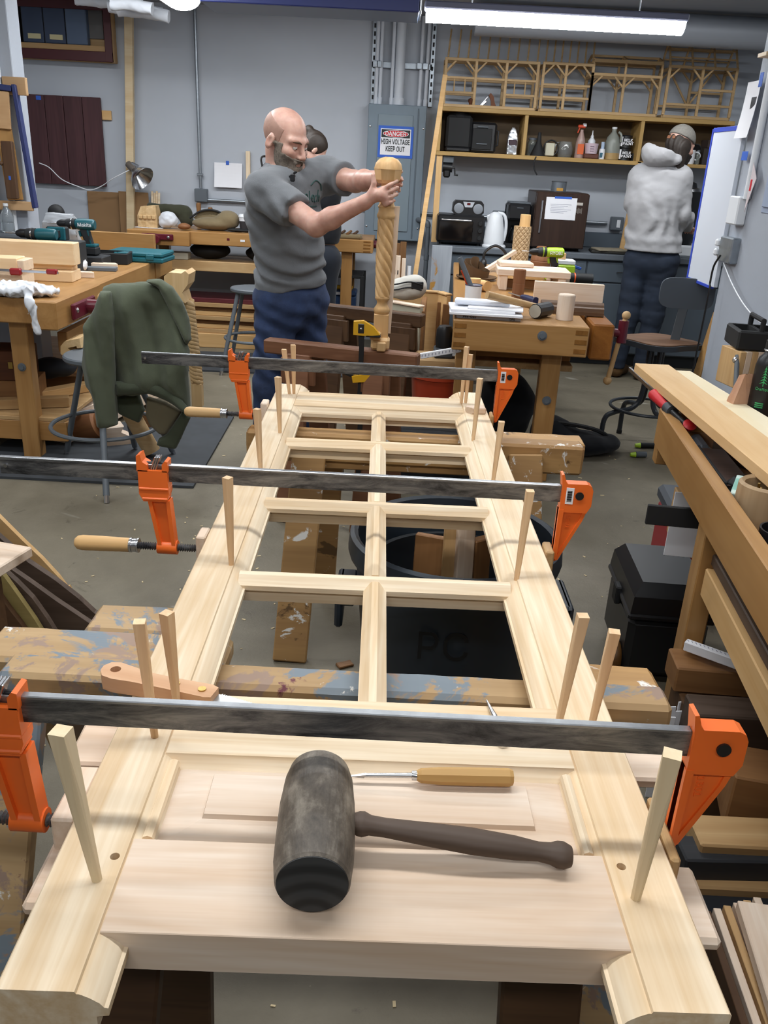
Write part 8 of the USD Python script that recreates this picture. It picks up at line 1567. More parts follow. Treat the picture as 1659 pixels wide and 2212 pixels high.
# ---------------- right pier: board, papers, boxes
XP = COL_X - 0.012
def onp(px, py, x=XP): return spot(px, py, x=x)
e0, e1 = onp(1546, 284), onp(1606, 276); eb = onp(1498, 602); yn = onp(1602, 300)[1] + 0.02
wbz0, wbz1 = eb[2], e0[2]; yf_ = e0[1]
wbd = Thing('taped_whiteboard', 'tall white board edged with blue tape on the right pier beside the hooded person', 'whiteboard', (XP, (yf_ + yn) / 2, wbz0))
wbd.add('board', bx(0.02, yf_ - yn + 0.05, wbz1 - wbz0, (XP, (yf_ + yn) / 2 - 0.025, (wbz0 + wbz1) / 2), 0.001), flat('board_white', '#cdd3dd', 0.5), world=True)
blt = flat('tape_deep', '#2a44b4', 0.6)
wbd.add('tape_edge', bx(0.024, 0.022, wbz1 - wbz0 + 0.02, (XP - 0.001, yf_ + 0.005, (wbz0 + wbz1) / 2), 0.001), blt, world=True); wbd.add('tape_top', bx(0.024, yf_ - yn + 0.05, 0.022, (XP - 0.001, (yf_ + yn) / 2 - 0.025, wbz1 + 0.005), 0.001), blt, world=True); wbd.add('tape_foot', bx(0.024, yf_ - yn, 0.015, (XP - 0.001, (yf_ + yn) / 2, wbz0 - 0.005), 0.001), blt, world=True)
def wall_sheet(name, lab, l, t_, r, b_, m_=paper, curl=0.02, catg='paper'):
 y0 = onp(l, (t_ + b_) / 2)[1]; y1 = onp(r, (t_ + b_) / 2)[1]; mx = (l + r) / 2; z1 = onp(mx, t_)[2]; z0 = onp(mx, b_)[2]
 s = sheet(abs(y0 - y1), z1 - z0, curl); s.apply_transform(RZ(-PI / 2)); return (XP - 0.013, (y0 + y1) / 2, (z0 + z1) / 2), s, abs(y0 - y1), z1 - z0
loc, s, w_, h_ = wall_sheet('', '', 1612, 178, 1640, 298); ps_ = Thing('pinned_print', 'curling white sheet with a small dark photo taped high on the right pier', 'paper', loc)
ps_.add('sheet', s, paper); ps_.add('photo', bx(0.002, w_ * 0.35, h_ * 0.33, (-0.004, -w_ * 0.22, h_ * 0.05), 0.0005), flat('photo_dark', '#3a3c42', 0.4, var=0.6, scale=40)); ps_.add('tape', bx(0.002, 0.04, 0.06, (-0.003, -w_ * 0.46, h_ * 0.5), 0.0004), tape)
q = onp(1614, 337); one('tape_patch', 'square patch of blue tape on the right pier below the curling sheet', 'tape', bx(0.001, 0.075, 0.04, bev=0.0003), tape, (XP - 0.012, q[1], q[2]))
q0 = onp(1650, 60, XP - 0.02); q1 = onp(1606, 430, XP - 0.02); cpp = Thing('pier_conduit', 'white conduit running down the right pier to a white outlet strip', 'conduit', (XP - 0.02, q1[1], q1[2]))
cpp.add('pipe', rod((XP - 0.004, q1[1], q1[2]), (XP - 0.004, q1[1], 2.49), 0.018), white, smooth=40, world=True)
q = onp(1598, 455); cpp.add('switch_box', bx(0.05, 0.13, 0.13, (XP - 0.012, q[1], q[2]), 0.006), white, world=True)
q = onp(1578, 540); gbx = Thing('outlet_box', 'grey outlet box with white plugs and a black cord on the right pier', 'outlet', (XP + 0.005, q[1], q[2]))
gbx.add('box', bx(0.07, 0.17, 0.12, (0, 0, 0), 0.006), galv); gbx.add('faceplate', bx(0.02, 0.03, 0.10, (-0.02, 0.09, 0), 0.004), white); gbx.add('plug', cat(bx(0.03, 0.035, 0.035, (-0.035, 0.10, 0.025), 0.008), bx(0.03, 0.035, 0.035, (-0.035, 0.10, -0.02), 0.008)), white)
cq = [onp(1556, 552, XP - 0.05), onp(1542, 575, XP - 0.05), onp(1534, 610, XP - 0.05), onp(1530, 640, XP - 0.05)]
gbx.add('black_cord', tube(curve([tuple(c) for c in cq] + [(XP - 0.05, cq[-1][1] + 0.02, 0.5)], 26), 0.005, 6), black, smooth=40, world=True)
cq = [onp(1560, 560, XP - 0.02), onp(1580, 610, XP - 0.02), onp(1605, 655, XP - 0.02), onp(1635, 690, XP - 0.02), onp(1659, 704, XP - 0.02)]
gbx.add('white_cord', tube(curve([tuple(c) for c in cq], 26), 0.003, 6), white, smooth=40, world=True)
q = onp(1652, 330, XP - 0.12); cbx = onp(1640, 460, XP - 0.12)
cab2 = Thing('grey_cabinet', 'pale blue-grey metal cabinet on the right pier cut off by the right edge', 'cabinet', (XP - 0.06, cbx[1] - 0.22, cbx[2])); cab2.add('body', bx(0.12, 0.42, 0.75, (0, 0, 0.375), 0.004), flat('cabinet_pale', '#9aa6bd', 0.5)); cab2.add('door', bx(0.010, 0.38, 0.70, (-0.064, 0, 0.375), 0.003), flat('cabinet_pale', '#9aa6bd', 0.5))
q = onp(1622, 400, XP - 0.01); pen_ = Thing('pennant', 'small triangular red and white pennant on the right pier', 'pennant', (XP - 0.016, q[1], q[2])); tri3 = prism([(0, 0.10), (0.07, 0.03), (0, -0.12)], 0.002); tri3.apply_transform(RX(PI / 2)); tri3.apply_transform(RZ(-PI / 2)); pen_.add('cloth', tri3, flat('pennant_white', '#c9bfc2', 0.7)); pen_.add('red_mark', bx(0.002, 0.02, 0.05, (-0.002, -0.02, 0.0), 0.0004), flat('sign_red', '#c4202c', 0.4))
q = onp(1650, 118, XP - 0.03); one('pier_ledge', 'small yellowish strip sticking out high on the right pier', 'strip', bx(0.05, 0.10, 0.018, bev=0.002), pine('y'), (XP - 0.014, q[1], q[2]))
# ---------------- chips and shavings on the floor
sh_m = flat('shaving', '#cdbb95', 0.8); V0 = []
for k in range(420):
 x, y = rnd.uniform(-1.4, 1.3), rnd.uniform(0.35, 5.2); s = rnd.uniform(0.002, 0.007) * (1.6 if rnd.random() < 0.1 else 1)
 V0.append(tr(trimesh.creation.box((s * 2.2, s, 0.0012)), (x, y, 0.0012), rz=rnd.uniform(0, PI), rx=rnd.uniform(-0.1, 0.1)))
one('floor_shavings', 'scattered pale wood chips and shavings on the concrete floor', 'shavings', cat(*V0), sh_m, kind='stuff')
c = spot(745, 1438, z=0.0); one('brown_leaf_chip', 'largest brown chip on the floor seen through the left light behind the painted sawhorse', 'wood chip', rough(dice(bx(0.05, 0.03, 0.008, (0, 0, 0.004), 0.002), 0.01), 0.002, 40), brown('x'), (c[0], c[1], 0.0005), 0.5)
# ================================================================== PEOPLE
def sparsenet(fn, lo, hi, h):
 """Surface nets that only look closely where a coarse look finds the surface near."""
 lo, hi = np.asarray(lo, float), np.asarray(hi, float); K = 4
 N = (np.ceil((hi - lo) / (h * K)).astype(int)) * K + 1
 cN = (N - 1) // K + 1
 ax = [lo[i] + h * K * np.arange(cN[i]) for i in range(3)]
 Dc = fn(np.stack(np.meshgrid(*ax, indexing='ij'), -1).reshape(-1, 3)).reshape(cN)
 near = np.abs(Dc) < h * K * 2.2
 blk = np.zeros(cN - 1, bool)
 for o in np.ndindex(2, 2, 2): blk |= near[o[0]:cN[0] - 1 + o[0], o[1]:cN[1] - 1 + o[1], o[2]:cN[2] - 1 + o[2]]
 D = np.repeat(np.repeat(np.repeat(Dc[:-1, :-1, :-1], K, 0), K, 1), K, 2).astype(np.float32)
 D = np.pad(D, ((0, 1),) * 3, mode='edge')
 F = np.zeros(D.shape, bool); B = np.argwhere(blk) * K
 o = np.stack(np.meshgrid(*[np.arange(K + 1)] * 3, indexing='ij'), -1).reshape(-1, 3)
 I = (B[:, None] + o[None]).reshape(-1, 3); F[I[:, 0], I[:, 1], I[:, 2]] = True
 I = np.argwhere(F); D[F] = fn(lo + h * I)
 S = D < 0
 cs = list(np.ndindex(2, 2, 2)); sl = lambda A, q: A[q[0]:N[0] - 1 + q[0], q[1]:N[1] - 1 + q[1], q[2]:N[2] - 1 + q[2]]
 cnt = np.zeros(tuple(N - 1), np.uint8)
 for q in cs: cnt += sl(S, q)
 A = np.argwhere((cnt > 0) & (cnt < 8)); ids = -np.ones(tuple(N - 1), np.int32); ids[A[:, 0], A[:, 1], A[:, 2]] = np.arange(len(A))
 val = [D[A[:, 0] + q[0], A[:, 1] + q[1], A[:, 2] + q[2]] for q in cs]; acc = np.zeros((len(A), 3)); num = np.zeros(len(A))
 for a in range(8):
  for b in range(a + 1, 8):
   if sum(abs(x - y) for x, y in zip(cs[a], cs[b])) != 1: continue
   x = (val[a] < 0) != (val[b] < 0); t = np.where(x, val[a] / np.where(x, val[a] - val[b], 1), 0)
   acc += np.where(x[:, None], np.array(cs[a], float) + t[:, None] * (np.array(cs[b], float) - np.array(cs[a], float)), 0); num += x
 V = lo + h * (A + acc / num[:, None]); Fs = []
 for d in range(3):
  e, f = [(1, 2), (2, 0), (0, 1)][d]; s0 = [slice(0, n) for n in N]; s1 = [slice(0, n) for n in N]; s0[d], s1[d] = slice(0, N[d] - 1), slice(1, N[d])
  P_, Q_ = S[tuple(s0)], S[tuple(s1)]
  for flip, hit in ((False, P_ & ~Q_), (True, ~P_ & Q_)):
   I = np.argwhere(hit); ok = (I[:, e] > 0) & (I[:, f] > 0) & (I[:, e] < N[e] - 1) & (I[:, f] < N[f] - 1); I = I[ok]
   de, df = np.eye(3, dtype=int)[e], np.eye(3, dtype=int)[f]
   q = [ids[tuple((I - x).T)] for x in (de + df, df, 0 * de, de)]; q = q[::-1] if flip else q
   Fs += [np.stack([q[0], q[1], q[2]], 1), np.stack([q[0], q[2], q[3]], 1)]
 Fs = np.vstack(Fs); Fs = Fs[(Fs >= 0).all(1)]; m = trimesh.Trimesh(V, Fs, process=False)
 if m.volume < 0: m.invert()
 return m
def smax(a, b, k): return -smin(-a, -b, k)
def nrm(v): v = np.asarray(v, float); return v / np.linalg.norm(v)
def frame3(fwd, up=(0, 0, 1)):
 """Columns: the figure's left, its back, up (face looks along -y of this frame)."""
 f = nrm(fwd); l = nrm(np.cross(up, f)); u = np.cross(f, l); return np.stack([l, -f, u], 1)
def head_sdf(Q):
 d = sd_ell(Q, (0, 0.012, 0.035), (0.074, 0.097, 0.086))
 d = smin(d, sd_ell(Q, (0, -0.034, -0.040), (0.060, 0.060, 0.078)), 0.03)
 d = smin(d, sd_ell(Q, (0, -0.066, -0.098), (0.030, 0.027, 0.024)), 0.03)
 for s in (-1, 1):
  d = smin(d, sd_cap(Q, (s * 0.012, -0.084, 0.020), (s * 0.048, -0.068, 0.020), 0.014, 0.013), 0.014)
  d = smin(d, sd_ell(Q, (s * 0.043, -0.066, -0.024), (0.022, 0.024, 0.020)), 0.02)
  d = smax(d, -sd_ell(Q, (s * 0.031, -0.097, -0.001), (0.019, 0.015, 0.012)), 0.010)
 d = smin(d, sd_cap(Q, (0, -0.090, 0.006), (0, -0.112, -0.032), 0.0085, 0.0125), 0.012)
 for s in (-1, 1):
  d = smin(d, sd_ell(Q, (s * 0.0125, -0.103, -0.037), (0.0095, 0.011, 0.008)), 0.006)
  lid = np.maximum(sd_ell(Q, (s * 0.031, -0.0785, -0.001), (0.0155, 0.0155, 0.0145)), -(Q[:, 2] - (-0.001)) + 0.0 - 0.25 * (Q[:, 1] + 0.09))
  d = smin(d, lid, 0.004)
 d = smin(d, sd_ell(Q, (0, -0.092, -0.0625), (0.023, 0.010, 0.0055)), 0.006); d = smin(d, sd_ell(Q, (0, -0.091, -0.0735), (0.020, 0.010, 0.0065)), 0.006)
 d = smax(d, -sd_ell(Q, (0, -0.104, -0.068), (0.024, 0.010, 0.0022)), 0.003)
 for s in (-1, 1):
  R = np.array([[1, 0, 0], [0, math.cos(0.25), -math.sin(0.25)], [0, math.sin(0.25), math.cos(0.25)]])
  e = smax(sd_ell(Q, (s * 0.077, 0.014, -0.012), (0.012, 0.019, 0.032), R), -sd_ell(Q, (s * 0.087, 0.009, -0.008), (0.008, 0.010, 0.018), R), 0.006)
  d = smin(d, e, 0.008)
 return d
def finger(P, pts, r):
 d = sd_cap(P, pts[0], pts[1], r[0], r[1])
 for i in range(1, len(pts) - 1): d = smin(d, sd_cap(P, pts[i], pts[i + 1], r[i], r[i + 1]), 0.003)
 return d
def near_only(P, fn, c, rad, base):
 """Evaluates a costly piece only near it."""
 q = np.linalg.norm(P - np.asarray(c), axis=1); m = q < rad; out = base.copy()
 if m.any(): out[m] = fn(P[m], base[m])
 return out
def torso_sdf(P, J, inf=0.0):
 T3 = J['T']; ch, pe = np.array(J['chest']), np.array(J['pelvis']); mid = (ch + pe) / 2
 d = sd_ell(P, ch, (0.168 + inf, 0.118 + inf, 0.200 + inf), T3)
 d = smin(d, sd_ell(P, mid + T3 @ [0, -0.018, -0.01], (0.150 + inf, 0.122 + inf, 0.18 + inf), T3), 0.06)
 d = smin(d, sd_ell(P, pe, (0.165 + inf, 0.120 + inf, 0.13 + inf), T3), 0.06)
 d = smin(d, sd_cap(P, J['shR'], J['shL'], 0.060 + inf, 0.060 + inf), 0.06)
 d = smin(d, sd_cap(P, np.array(J['neck']) + [0, 0, -0.06], np.array(J['neck']) + [0, 0, -0.01], 0.075 + inf, 0.058 + inf * 0.6), 0.05)
 return d
def legs_sdf(P, J, inf=0.0):
 d = None
 for s in 'RL':
  q = smin(sd_cap(P, J['hip' + s], J['knee' + s], 0.088 + inf, 0.060 + inf), sd_cap(P, J['knee' + s], J['ank' + s], 0.058 + inf, 0.042 + inf), 0.03); d = q if d is None else smin(d, q, 0.03)
 return d
def arms_sdf(P, J, R=(0.050, 0.043, 0.036, 0.027), inf=0.0):
 d = None
 for s in 'RL':
  a, e, w = (np.array(J[k + s]) for k in ('sh', 'el', 'wr')); mid = a * 0.55 + e * 0.45; fm = e * 0.68 + w * 0.32
  q = smin(sd_cap(P, a, mid, R[0] + inf, R[0] + inf), sd_cap(P, mid, e, R[0] * 0.98 + inf, R[1] + inf), 0.02)
  q = smin(q, sd_cap(P, e, fm, R[1] * 0.95 + inf, R[2] * 1.12 + inf), 0.02); q = smin(q, sd_cap(P, fm, w, R[2] * 1.1 + inf, R[3] + inf), 0.02); d = q if d is None else np.minimum(d, q)
 return d
def shoe(t, ank, toe, m, name='shoe'):
 a, b = np.array(ank), np.array(toe); z0 = 0.0
 f = lambda P: smax(smin(sd_cap(P, (a[0], a[1], 0.055), (b[0], b[1], 0.038), 0.048, 0.042), sd_cap(P, (a[0], a[1], 0.05), (a[0], a[1], 0.12), 0.047, 0.045), 0.03), 0.001 - P[:, 2], 0.004)
 lo = np.minimum(a, b) - 0.09; hi = np.maximum(a, b) + 0.09; lo[2], hi[2] = -0.02, 0.2
 t.add(name, surfnet(f, lo, hi, 0.010), m, smooth=True, world=True)
skin = mat('skin', lambda path: usdkit.material(stage, path, {'t': ('texture_coordinate', {}), 'n': ('noise_texture', dict(scale=26, detail=4)), 'r': ('rgb_ramp', dict(ramp=[(0.3, lin('#b98c7c')), (0.7, lin('#cca494'))])), 'p': ('principled_bsdf', dict(roughness=0.45, subsurface_weight=0.12, subsurface_scale=0.01))}, [('t.object', 'n.vector'), ('n.fac', 'r.fac'), ('r.color', 'p.base_color')], surface='p.BSDF'))
jeans = flat('blue_denim', '#2a3a5c', 0.9, var=0.45, scale=9, bump=0.3, bscale=500); tee = fabric('grey_tee', '#6d7074', 0.10)
# ---------------- the bald man holding the post
S_ = lambda px, py, y: spot(px, py, y=y)
J = dict(shR=S_(572, 412, 3.73), elR=S_(683, 487, 3.56), wrR=S_(788, 437, 3.470), shL=S_(702, 378, 4.02), elL=S_(768, 392, 3.86), wrL=S_(828, 384, 3.60), neck=S_(606, 382, 3.88), chest=S_(612, 455, 3.90), pelvis=S_(630, 628, 3.94))
fwdT = nrm([0.81, -0.58, 0.0]); leftT = np.array([0.58, 0.81, 0.0]); J['T'] = frame3([0.81, -0.58, -0.10])
pv = J['pelvis']
J['hipR'] = pv - leftT * 0.085 + [0, 0, -0.04]; J['hipL'] = pv + leftT * 0.085 + [0, 0, -0.04]
J['kneeR'] = np.array([pv[0] - 0.085, 3.835, 0.48]); J['ankR'] = np.array([pv[0] - 0.11, 3.85, 0.09]); J['kneeL'] = np.array([pv[0] + 0.085, 4.00, 0.48]); J['ankL'] = np.array([pv[0] + 0.09, 4.05, 0.09])
HC = S_(616, 303, 3.84); HR = frame3([0.80, -0.52, -0.30])
hq = lambda P: (P - HC) @ HR
# fingers of both hands (root, middle, tip) closing on the post
fy = lambda px: 3.464 - 0.0 + 0.030 * (1 - math.cos(min(abs(px - 832), 30) / 30 * 1.25)) - 0.006
def fpt(px, py, dy=0.0): return S_(px, py, fy(px) + dy)
FR = [([fpt(826, 409), fpt(842, 400), fpt(858, 391)], (0.0095, 0.0088, 0.0072)), ([fpt(829, 420), fpt(845, 412), fpt(859, 405)], (0.0098, 0.009, 0.0074)), ([fpt(831, 431), fpt(846, 425), fpt(857, 419)], (0.0094, 0.0086, 0.0072)), ([fpt(832, 441), fpt(843, 437), fpt(852, 433)], (0.0085, 0.0078, 0.0066))]
TR = ([S_(803, 416, 3.455), S_(808, 396, 3.452), S_(806, 377, 3.456)], (0.0125, 0.0105, 0.0082))
PR = [S_(788, 437, 3.47), S_(816, 421, 3.452)]
FL = [([S_(850, 384, 3.585), S_(866, 385, 3.555), S_(868, 389, 3.520)], (0.0092, 0.0086, 0.0072)), ([S_(850, 395, 3.585), S_(866, 397, 3.555), S_(867, 401, 3.522)], (0.0092, 0.0086, 0.0072)), ([S_(848, 406, 3.585), S_(862, 409, 3.555), S_(863, 412, 3.526)], (0.0090, 0.0082, 0.007)), ([S_(845, 416, 3.585), S_(857, 419, 3.56), S_(857, 421, 3.532)], (0.0082, 0.0076, 0.0064))]
TL_ = ([S_(838, 372, 3.59), S_(856, 366, 3.56), S_(867, 371, 3.535)], (0.0115, 0.0098, 0.008))
def man(P):
 d = torso_sdf(P, J); d = smin(d, legs_sdf(P, J), 0.05)
 d = smin(d, arms_sdf(P, J), 0.03)
 d = smin(d, sd_cap(P, J['neck'] + np.array([0, 0, -0.03]), HC + HR @ [0, 0.022, -0.045], 0.062, 0.056), 0.02)
 d = near_only(P, lambda q, b: smin(b, head_sdf(hq(q)), 0.018), HC, 0.22, d)
 def hand_r(q, b):
  h = smin(sd_cap(q, PR[0], PR[1], 0.024, 0.019), sd_cap(q, PR[1], (FR[0][0][0] + FR[3][0][0]) / 2, 0.019, 0.016), 0.02)
  h = smin(h, sd_cap(q, FR[0][0][0], FR[3][0][0], 0.0115, 0.0105), 0.012)
  k = np.minimum.reduce([finger(q, *f) for f in FR]); h = smin(h, k, 0.005); h = smin(h, finger(q, *TR), 0.007); h = smin(h, sd_cap(q, PR[0], TR[0][0], 0.020, 0.013), 0.012); return smin(b, h, 0.012)
 def hand_l(q, b):
  pc = (FL[0][0][0] + FL[3][0][0]) / 2; h = sd_cap(q, J['wrL'], pc, 0.025, 0.020); h = smin(h, sd_cap(q, FL[0][0][0], FL[3][0][0], 0.0115, 0.0105), 0.012)
  k = np.minimum.reduce([finger(q, *f) for f in FL]); h = smin(h, k, 0.005); h = smin(h, finger(q, *TL_), 0.007); return smin(b, h, 0.012)
 d = near_only(P, hand_r, S_(825, 415, 3.46), 0.16, d); d = near_only(P, hand_l, S_(848, 395, 3.57), 0.16, d)
 return d
mn = Thing('person', 'bald bearded man in a grey T-shirt and blue jeans holding the carved post', 'person', (pv[0], pv[1], 0.0))
mn.add('body', relax(sparsenet(man, (-0.86, 3.36, 0.03), (0.06, 4.26, 1.68), 0.0055), 3), skin, smooth=True, world=True, label='bare skin of head, forearms and hands')
wrk = lambda P, s, a, sd: a * (meshkit.fbm(P * np.array(s), 3, sd) - 0.5) * 2
shR, elR, shL, elL = J['shR'], J['elR'], J['shL'], J['elL']
def shirt(P):
 d = torso_sdf(P, J, 0.017); a2 = shR + (elR - shR) * 0.62; b2 = shL + (elL - shL) * 0.66
 d = smin(d, smax(sd_cap(P, shR, a2 + (elR - shR) * 0.2, 0.073, 0.076), (P - a2) @ nrm(elR - shR), 0.006), 0.035); d = smin(d, smax(sd_cap(P, shL, b2 + (elL - shL) * 0.2, 0.070, 0.072), (P - b2) @ nrm(elL - shL), 0.006), 0.035)
 fold = 0.010 * np.sin(P[:, 2] * 85 + 5 * meshkit.noise(P * 9) + 26 * (P[:, 0] - P[:, 1])) * np.clip((1.12 - P[:, 2]) / 0.12, 0, 1) * np.clip((P[:, 2] - 0.93) / 0.05, 0, 1)
 fold2 = 0.008 * np.sin(P[:, 0] * 50 - P[:, 1] * 30 + P[:, 2] * 62 + 4 * meshkit.noise(P * 7)) * np.clip(1 - np.abs(P[:, 2] - 1.22) / 0.16, 0, 1)
 d = d + fold + fold2 + wrk(P, (11, 11, 16), 0.007, 3)
 hem = 0.915 + 0.14 * (P[:, 0] - pv[0]) + 0.004 * np.sin(P[:, 0] * 40); d = smax(d, hem - P[:, 2], 0.006)
 nb = J['neck'] + np.array([0, 0, 0.0]) ; d = smax(d, -sd_ell(P, nb + np.array([0.028, -0.02, 0.055]), (0.080, 0.080, 0.075)), 0.008); return d
mn.add('t_shirt', relax(sparsenet(shirt, (-0.88, 3.50, 0.84), (-0.10, 4.30, 1.50), 0.0065), 2), tee, smooth=True, world=True)
def pants(P):
 d = smin(legs_sdf(P, J, 0.016), sd_ell(P, pv + [0, 0, -0.03], (0.178, 0.134, 0.14), J['T']), 0.06)
 d = d + wrk(P, (10, 10, 22), 0.007, 5) + 0.008 * np.sin(P[:, 2] * 70 + 42 * P[:, 0] + 5 * meshkit.noise(P * 8)) * np.clip(1 - np.abs(P[:, 2] - 0.66) / 0.32, 0, 1); return smax(smax(d, P[:, 2] - 0.945, 0.01), 0.075 - P[:, 2], 0.004)
mn.add('jeans', relax(sparsenet(pants, (-0.82, 3.55, 0.04), (-0.15, 4.32, 1.0), 0.009), 2), jeans, smooth=True, world=True)
for s in 'RL': a = J['ank' + s]; shoe(mn, a, a + np.array([0.13, -0.09, 0]), flat('shoe_brown', '#3a2c22', 0.6))
def hl(m): m = m.copy(); M = np.eye(4); M[:3, :3] = HR; M[:3, 3] = HC; m.apply_transform(M); return m
def beard(Q):
 d = head_sdf(Q); nz = 0.0035 * (meshkit.fbm(Q * np.array([260, 260, 90]), 2, 1) - 0.5) * 2
 side = np.maximum(np.abs(Q[:, 1] - (-0.026)) - 0.019, Q[:, 2] - 0.0)                      # sideburn
 low = Q[:, 2] + 0.046 + 0.35 * (np.abs(Q[:, 0]) - 0.03).clip(0, 1) * -1                      # jaw and chin
 must = np.maximum(np.maximum(np.abs(Q[:, 2] + 0.050) - 0.007, np.abs(Q[:, 0]) - 0.032), Q[:, 1] + 0.06)
 reg = np.minimum(np.minimum(np.maximum(low, Q[:, 1] - 0.0), side), must); reg = smax(reg, -sd_ell(Q, (0, -0.105, -0.068), (0.021, 0.03, 0.0065)), 0.004)
 th = 0.0055 + 0.016 * np.clip((-0.07 - Q[:, 2]) / 0.05, 0, 1) * np.clip((-Q[:, 1] - 0.01) / 0.05, 0, 1)
 return smax(d - th - nz, reg, 0.006)
mn.add('beard', hl(surfnet(beard, (-0.11, -0.16, -0.19), (0.11, 0.05, 0.04), 0.0042)), flat('beard_grizzled', '#6f655b', 0.95, var=0.35, scale=160), smooth=True, world=True)
def stub(Q):
 d = head_sdf(Q) - 0.0012; e = smin(Q[:, 2] - 0.075 - 0.35 * (Q[:, 1] - 0.03).clip(-0.06, 0.04), 0 * Q[:, 2] + 0.05, 0.01); ear = np.minimum.reduce([sd_ell(Q, (s * 0.085, 0.014, -0.012), (0.024, 0.024, 0.038)) for s in (-1, 1)])
 f = -0.025 - 0.25 * (Q[:, 2] - 0.0) - Q[:, 1]; return smax(smax(smax(smax(d, e, 0.002), f, 0.002), -0.050 - Q[:, 2], 0.002), -ear, 0.002)
mn.add('shaved_hair', hl(surfnet(stub, (-0.1, -0.08, -0.07), (0.1, 0.13, 0.14), 0.0042)), flat('stubble', '#a17d6e', 0.65, var=0.10, scale=60), smooth=True, world=True)
for s in (-1, 1):
 e = mn.add('eye', hl(ball(0.0135, (s * 0.031, -0.0785, -0.001), sub=3)), flat('eye_white', '#d8d4d0', 0.2), smooth=True, world=True)
 mn.add('iris', hl(ball(0.0062, (s * 0.031 + 0.002, -0.0872, -0.0045), (1, 0.75, 1), 2)), flat('iris_dark', '#2c2620', 0.2), parent=e, smooth=True, world=True)
 mn.add('eyebrow', hl(tube(curve([(s * 0.012, -0.098, 0.0165), (s * 0.030, -0.0965, 0.022), (s * 0.050, -0.082, 0.018)], 12), np.r_[np.linspace(0.002, 0.0045, 6), np.linspace(0.0045, 0.002, 6)], 6)), flat('brow_brown', '#5a4638', 0.9), smooth=True, world=True)
nk = J['neck']
cdp = [HC + HR @ np.array(v) for v in ((0.050, -0.01, -0.135), (0.055, 0.055, -0.105), (0, 0.085, -0.095), (-0.055, 0.055, -0.105), (-0.060, -0.01, -0.150))]
mn.add('neck_cord', tube(curve([S_(640, 372, 3.735)] + cdp[::1] + [S_(637, 380, 3.735)], 50), 0.0045, 6), blackm, smooth=True, world=True); mn.add('pendant', bx(0.020, 0.014, 0.030, S_(632, 384, 3.725), 0.004), black, world=True)
gp_ = flat('print_teal', '#35524f', 0.9)
def on_shirt(c, u, v):
 """The place on the shirt front under a point of the flat print."""
 p = c + leftT * u + np.array([0, 0, 1.0]) * v + fwdT * 0.10
 for _ in range(60):
  d = float(shirt(p[None])[0]); p = p - fwdT * max(min(d * 0.7, 0.02), -0.01)
  if abs(d) < 0.0006: break
 return p + fwdT * 0.0012
PC_ = J['chest'] + fwdT * 0.10 + leftT * 0.045 + np.array([0, 0, 0.055])
strokes = [[(-0.075, 0.012), (-0.060, 0.022), (-0.052, 0.006), (-0.068, -0.006), (-0.050, -0.014)], [(-0.040, 0.034), (-0.040, -0.012)], [(-0.030, 0.004), (-0.012, 0.008), (-0.016, 0.018), (-0.028, 0.006), (-0.016, -0.010)], [(0.012, 0.014), (-0.002, 0.012), (-0.002, -0.008), (0.012, -0.010)], [(0.022, 0.038), (0.022, -0.010)], [(0.022, 0.006), (0.034, 0.014), (0.040, -0.010)], [(-0.07, -0.03), (0.045, -0.030)], [(-0.03, 0.055), (0.0, 0.075), (0.035, 0.058), (0.05, 0.035)]]
mn.add('chest_print', cat(*[tube(np.array([on_shirt(PC_, u, v) for u, v in curve([(a, b, 0) for a, b in st], 12)[:, :2]]), 0.0026, 5) for st in strokes]), gp_, world=True)
# ---------------- the person in the hooded sweatshirt at the counter
YP = 6.52
K = dict(shL=S_(1388, 385, YP + 0.06), shR=S_(1465, 388, YP - 0.04), neck=S_(1437, 350, YP), chest=S_(1415, 430, YP), pelvis=S_(1408, 555, YP), elR=S_(1473, 462, YP - 0.06), wrR=S_(1482, 490, YP + 0.12), elL=S_(1385, 470, YP + 0.16), wrL=S_(1425, 490, YP + 0.30))
fw2 = nrm([0.45, 0.89, 0.0]); lf2 = np.array([-0.89, 0.45, 0.0]); K['T'] = frame3([0.45, 0.89, -0.12]); pv2 = K['pelvis']
K['hipR'] = pv2 - lf2 * 0.085 + [0, 0, -0.03]; K['hipL'] = pv2 + lf2 * 0.085 + [0, 0, -0.03]
K['kneeR'] = pv2 + [0.07, -0.03, -0.42]; K['kneeR'][2] = 0.47; K['ankR'] = np.array([pv2[0] + 0.04, YP - 0.04, 0.09]); K['kneeL'] = np.array([pv2[0] - 0.10, YP + 0.02, 0.47]); K['ankL'] = np.array([pv2[0] - 0.13, YP + 0.02, 0.09])
HC2 = S_(1470, 314, YP); HR2 = frame3([0.86, 0.48, -0.30])
def hand_simple(P, w, d_, up):
 """A palm with four curled fingers and a thumb beyond the wrist."""
 w = np.array(w); d_ = nrm(d_); sx = nrm(np.cross(d_, up)); c = w + d_ * 0.065; h = smin(sd_cap(P, w, c, 0.024, 0.024), sd_cap(P, c - sx * 0.026, c + sx * 0.026, 0.013, 0.013), 0.02)
 for k in range(4):
  r = c + sx * (0.027 - 0.018 * k) + d_ * 0.006; m_ = r + d_ * (0.034 - 0.004 * abs(k - 1.4)) - up * 0.006; t_ = m_ + d_ * 0.016 - up * 0.022; h = smin(h, finger(P, [r, m_, t_], (0.0092, 0.0086, 0.0072)), 0.005)
 th = w + d_ * 0.025 + sx * 0.022; return smin(h, finger(P, [th, th + d_ * 0.028 + sx * 0.022, th + d_ * 0.055 + sx * 0.022 - up * 0.01], (0.012, 0.010, 0.008)), 0.008)
UPv = np.array([0, 0, 1.0])
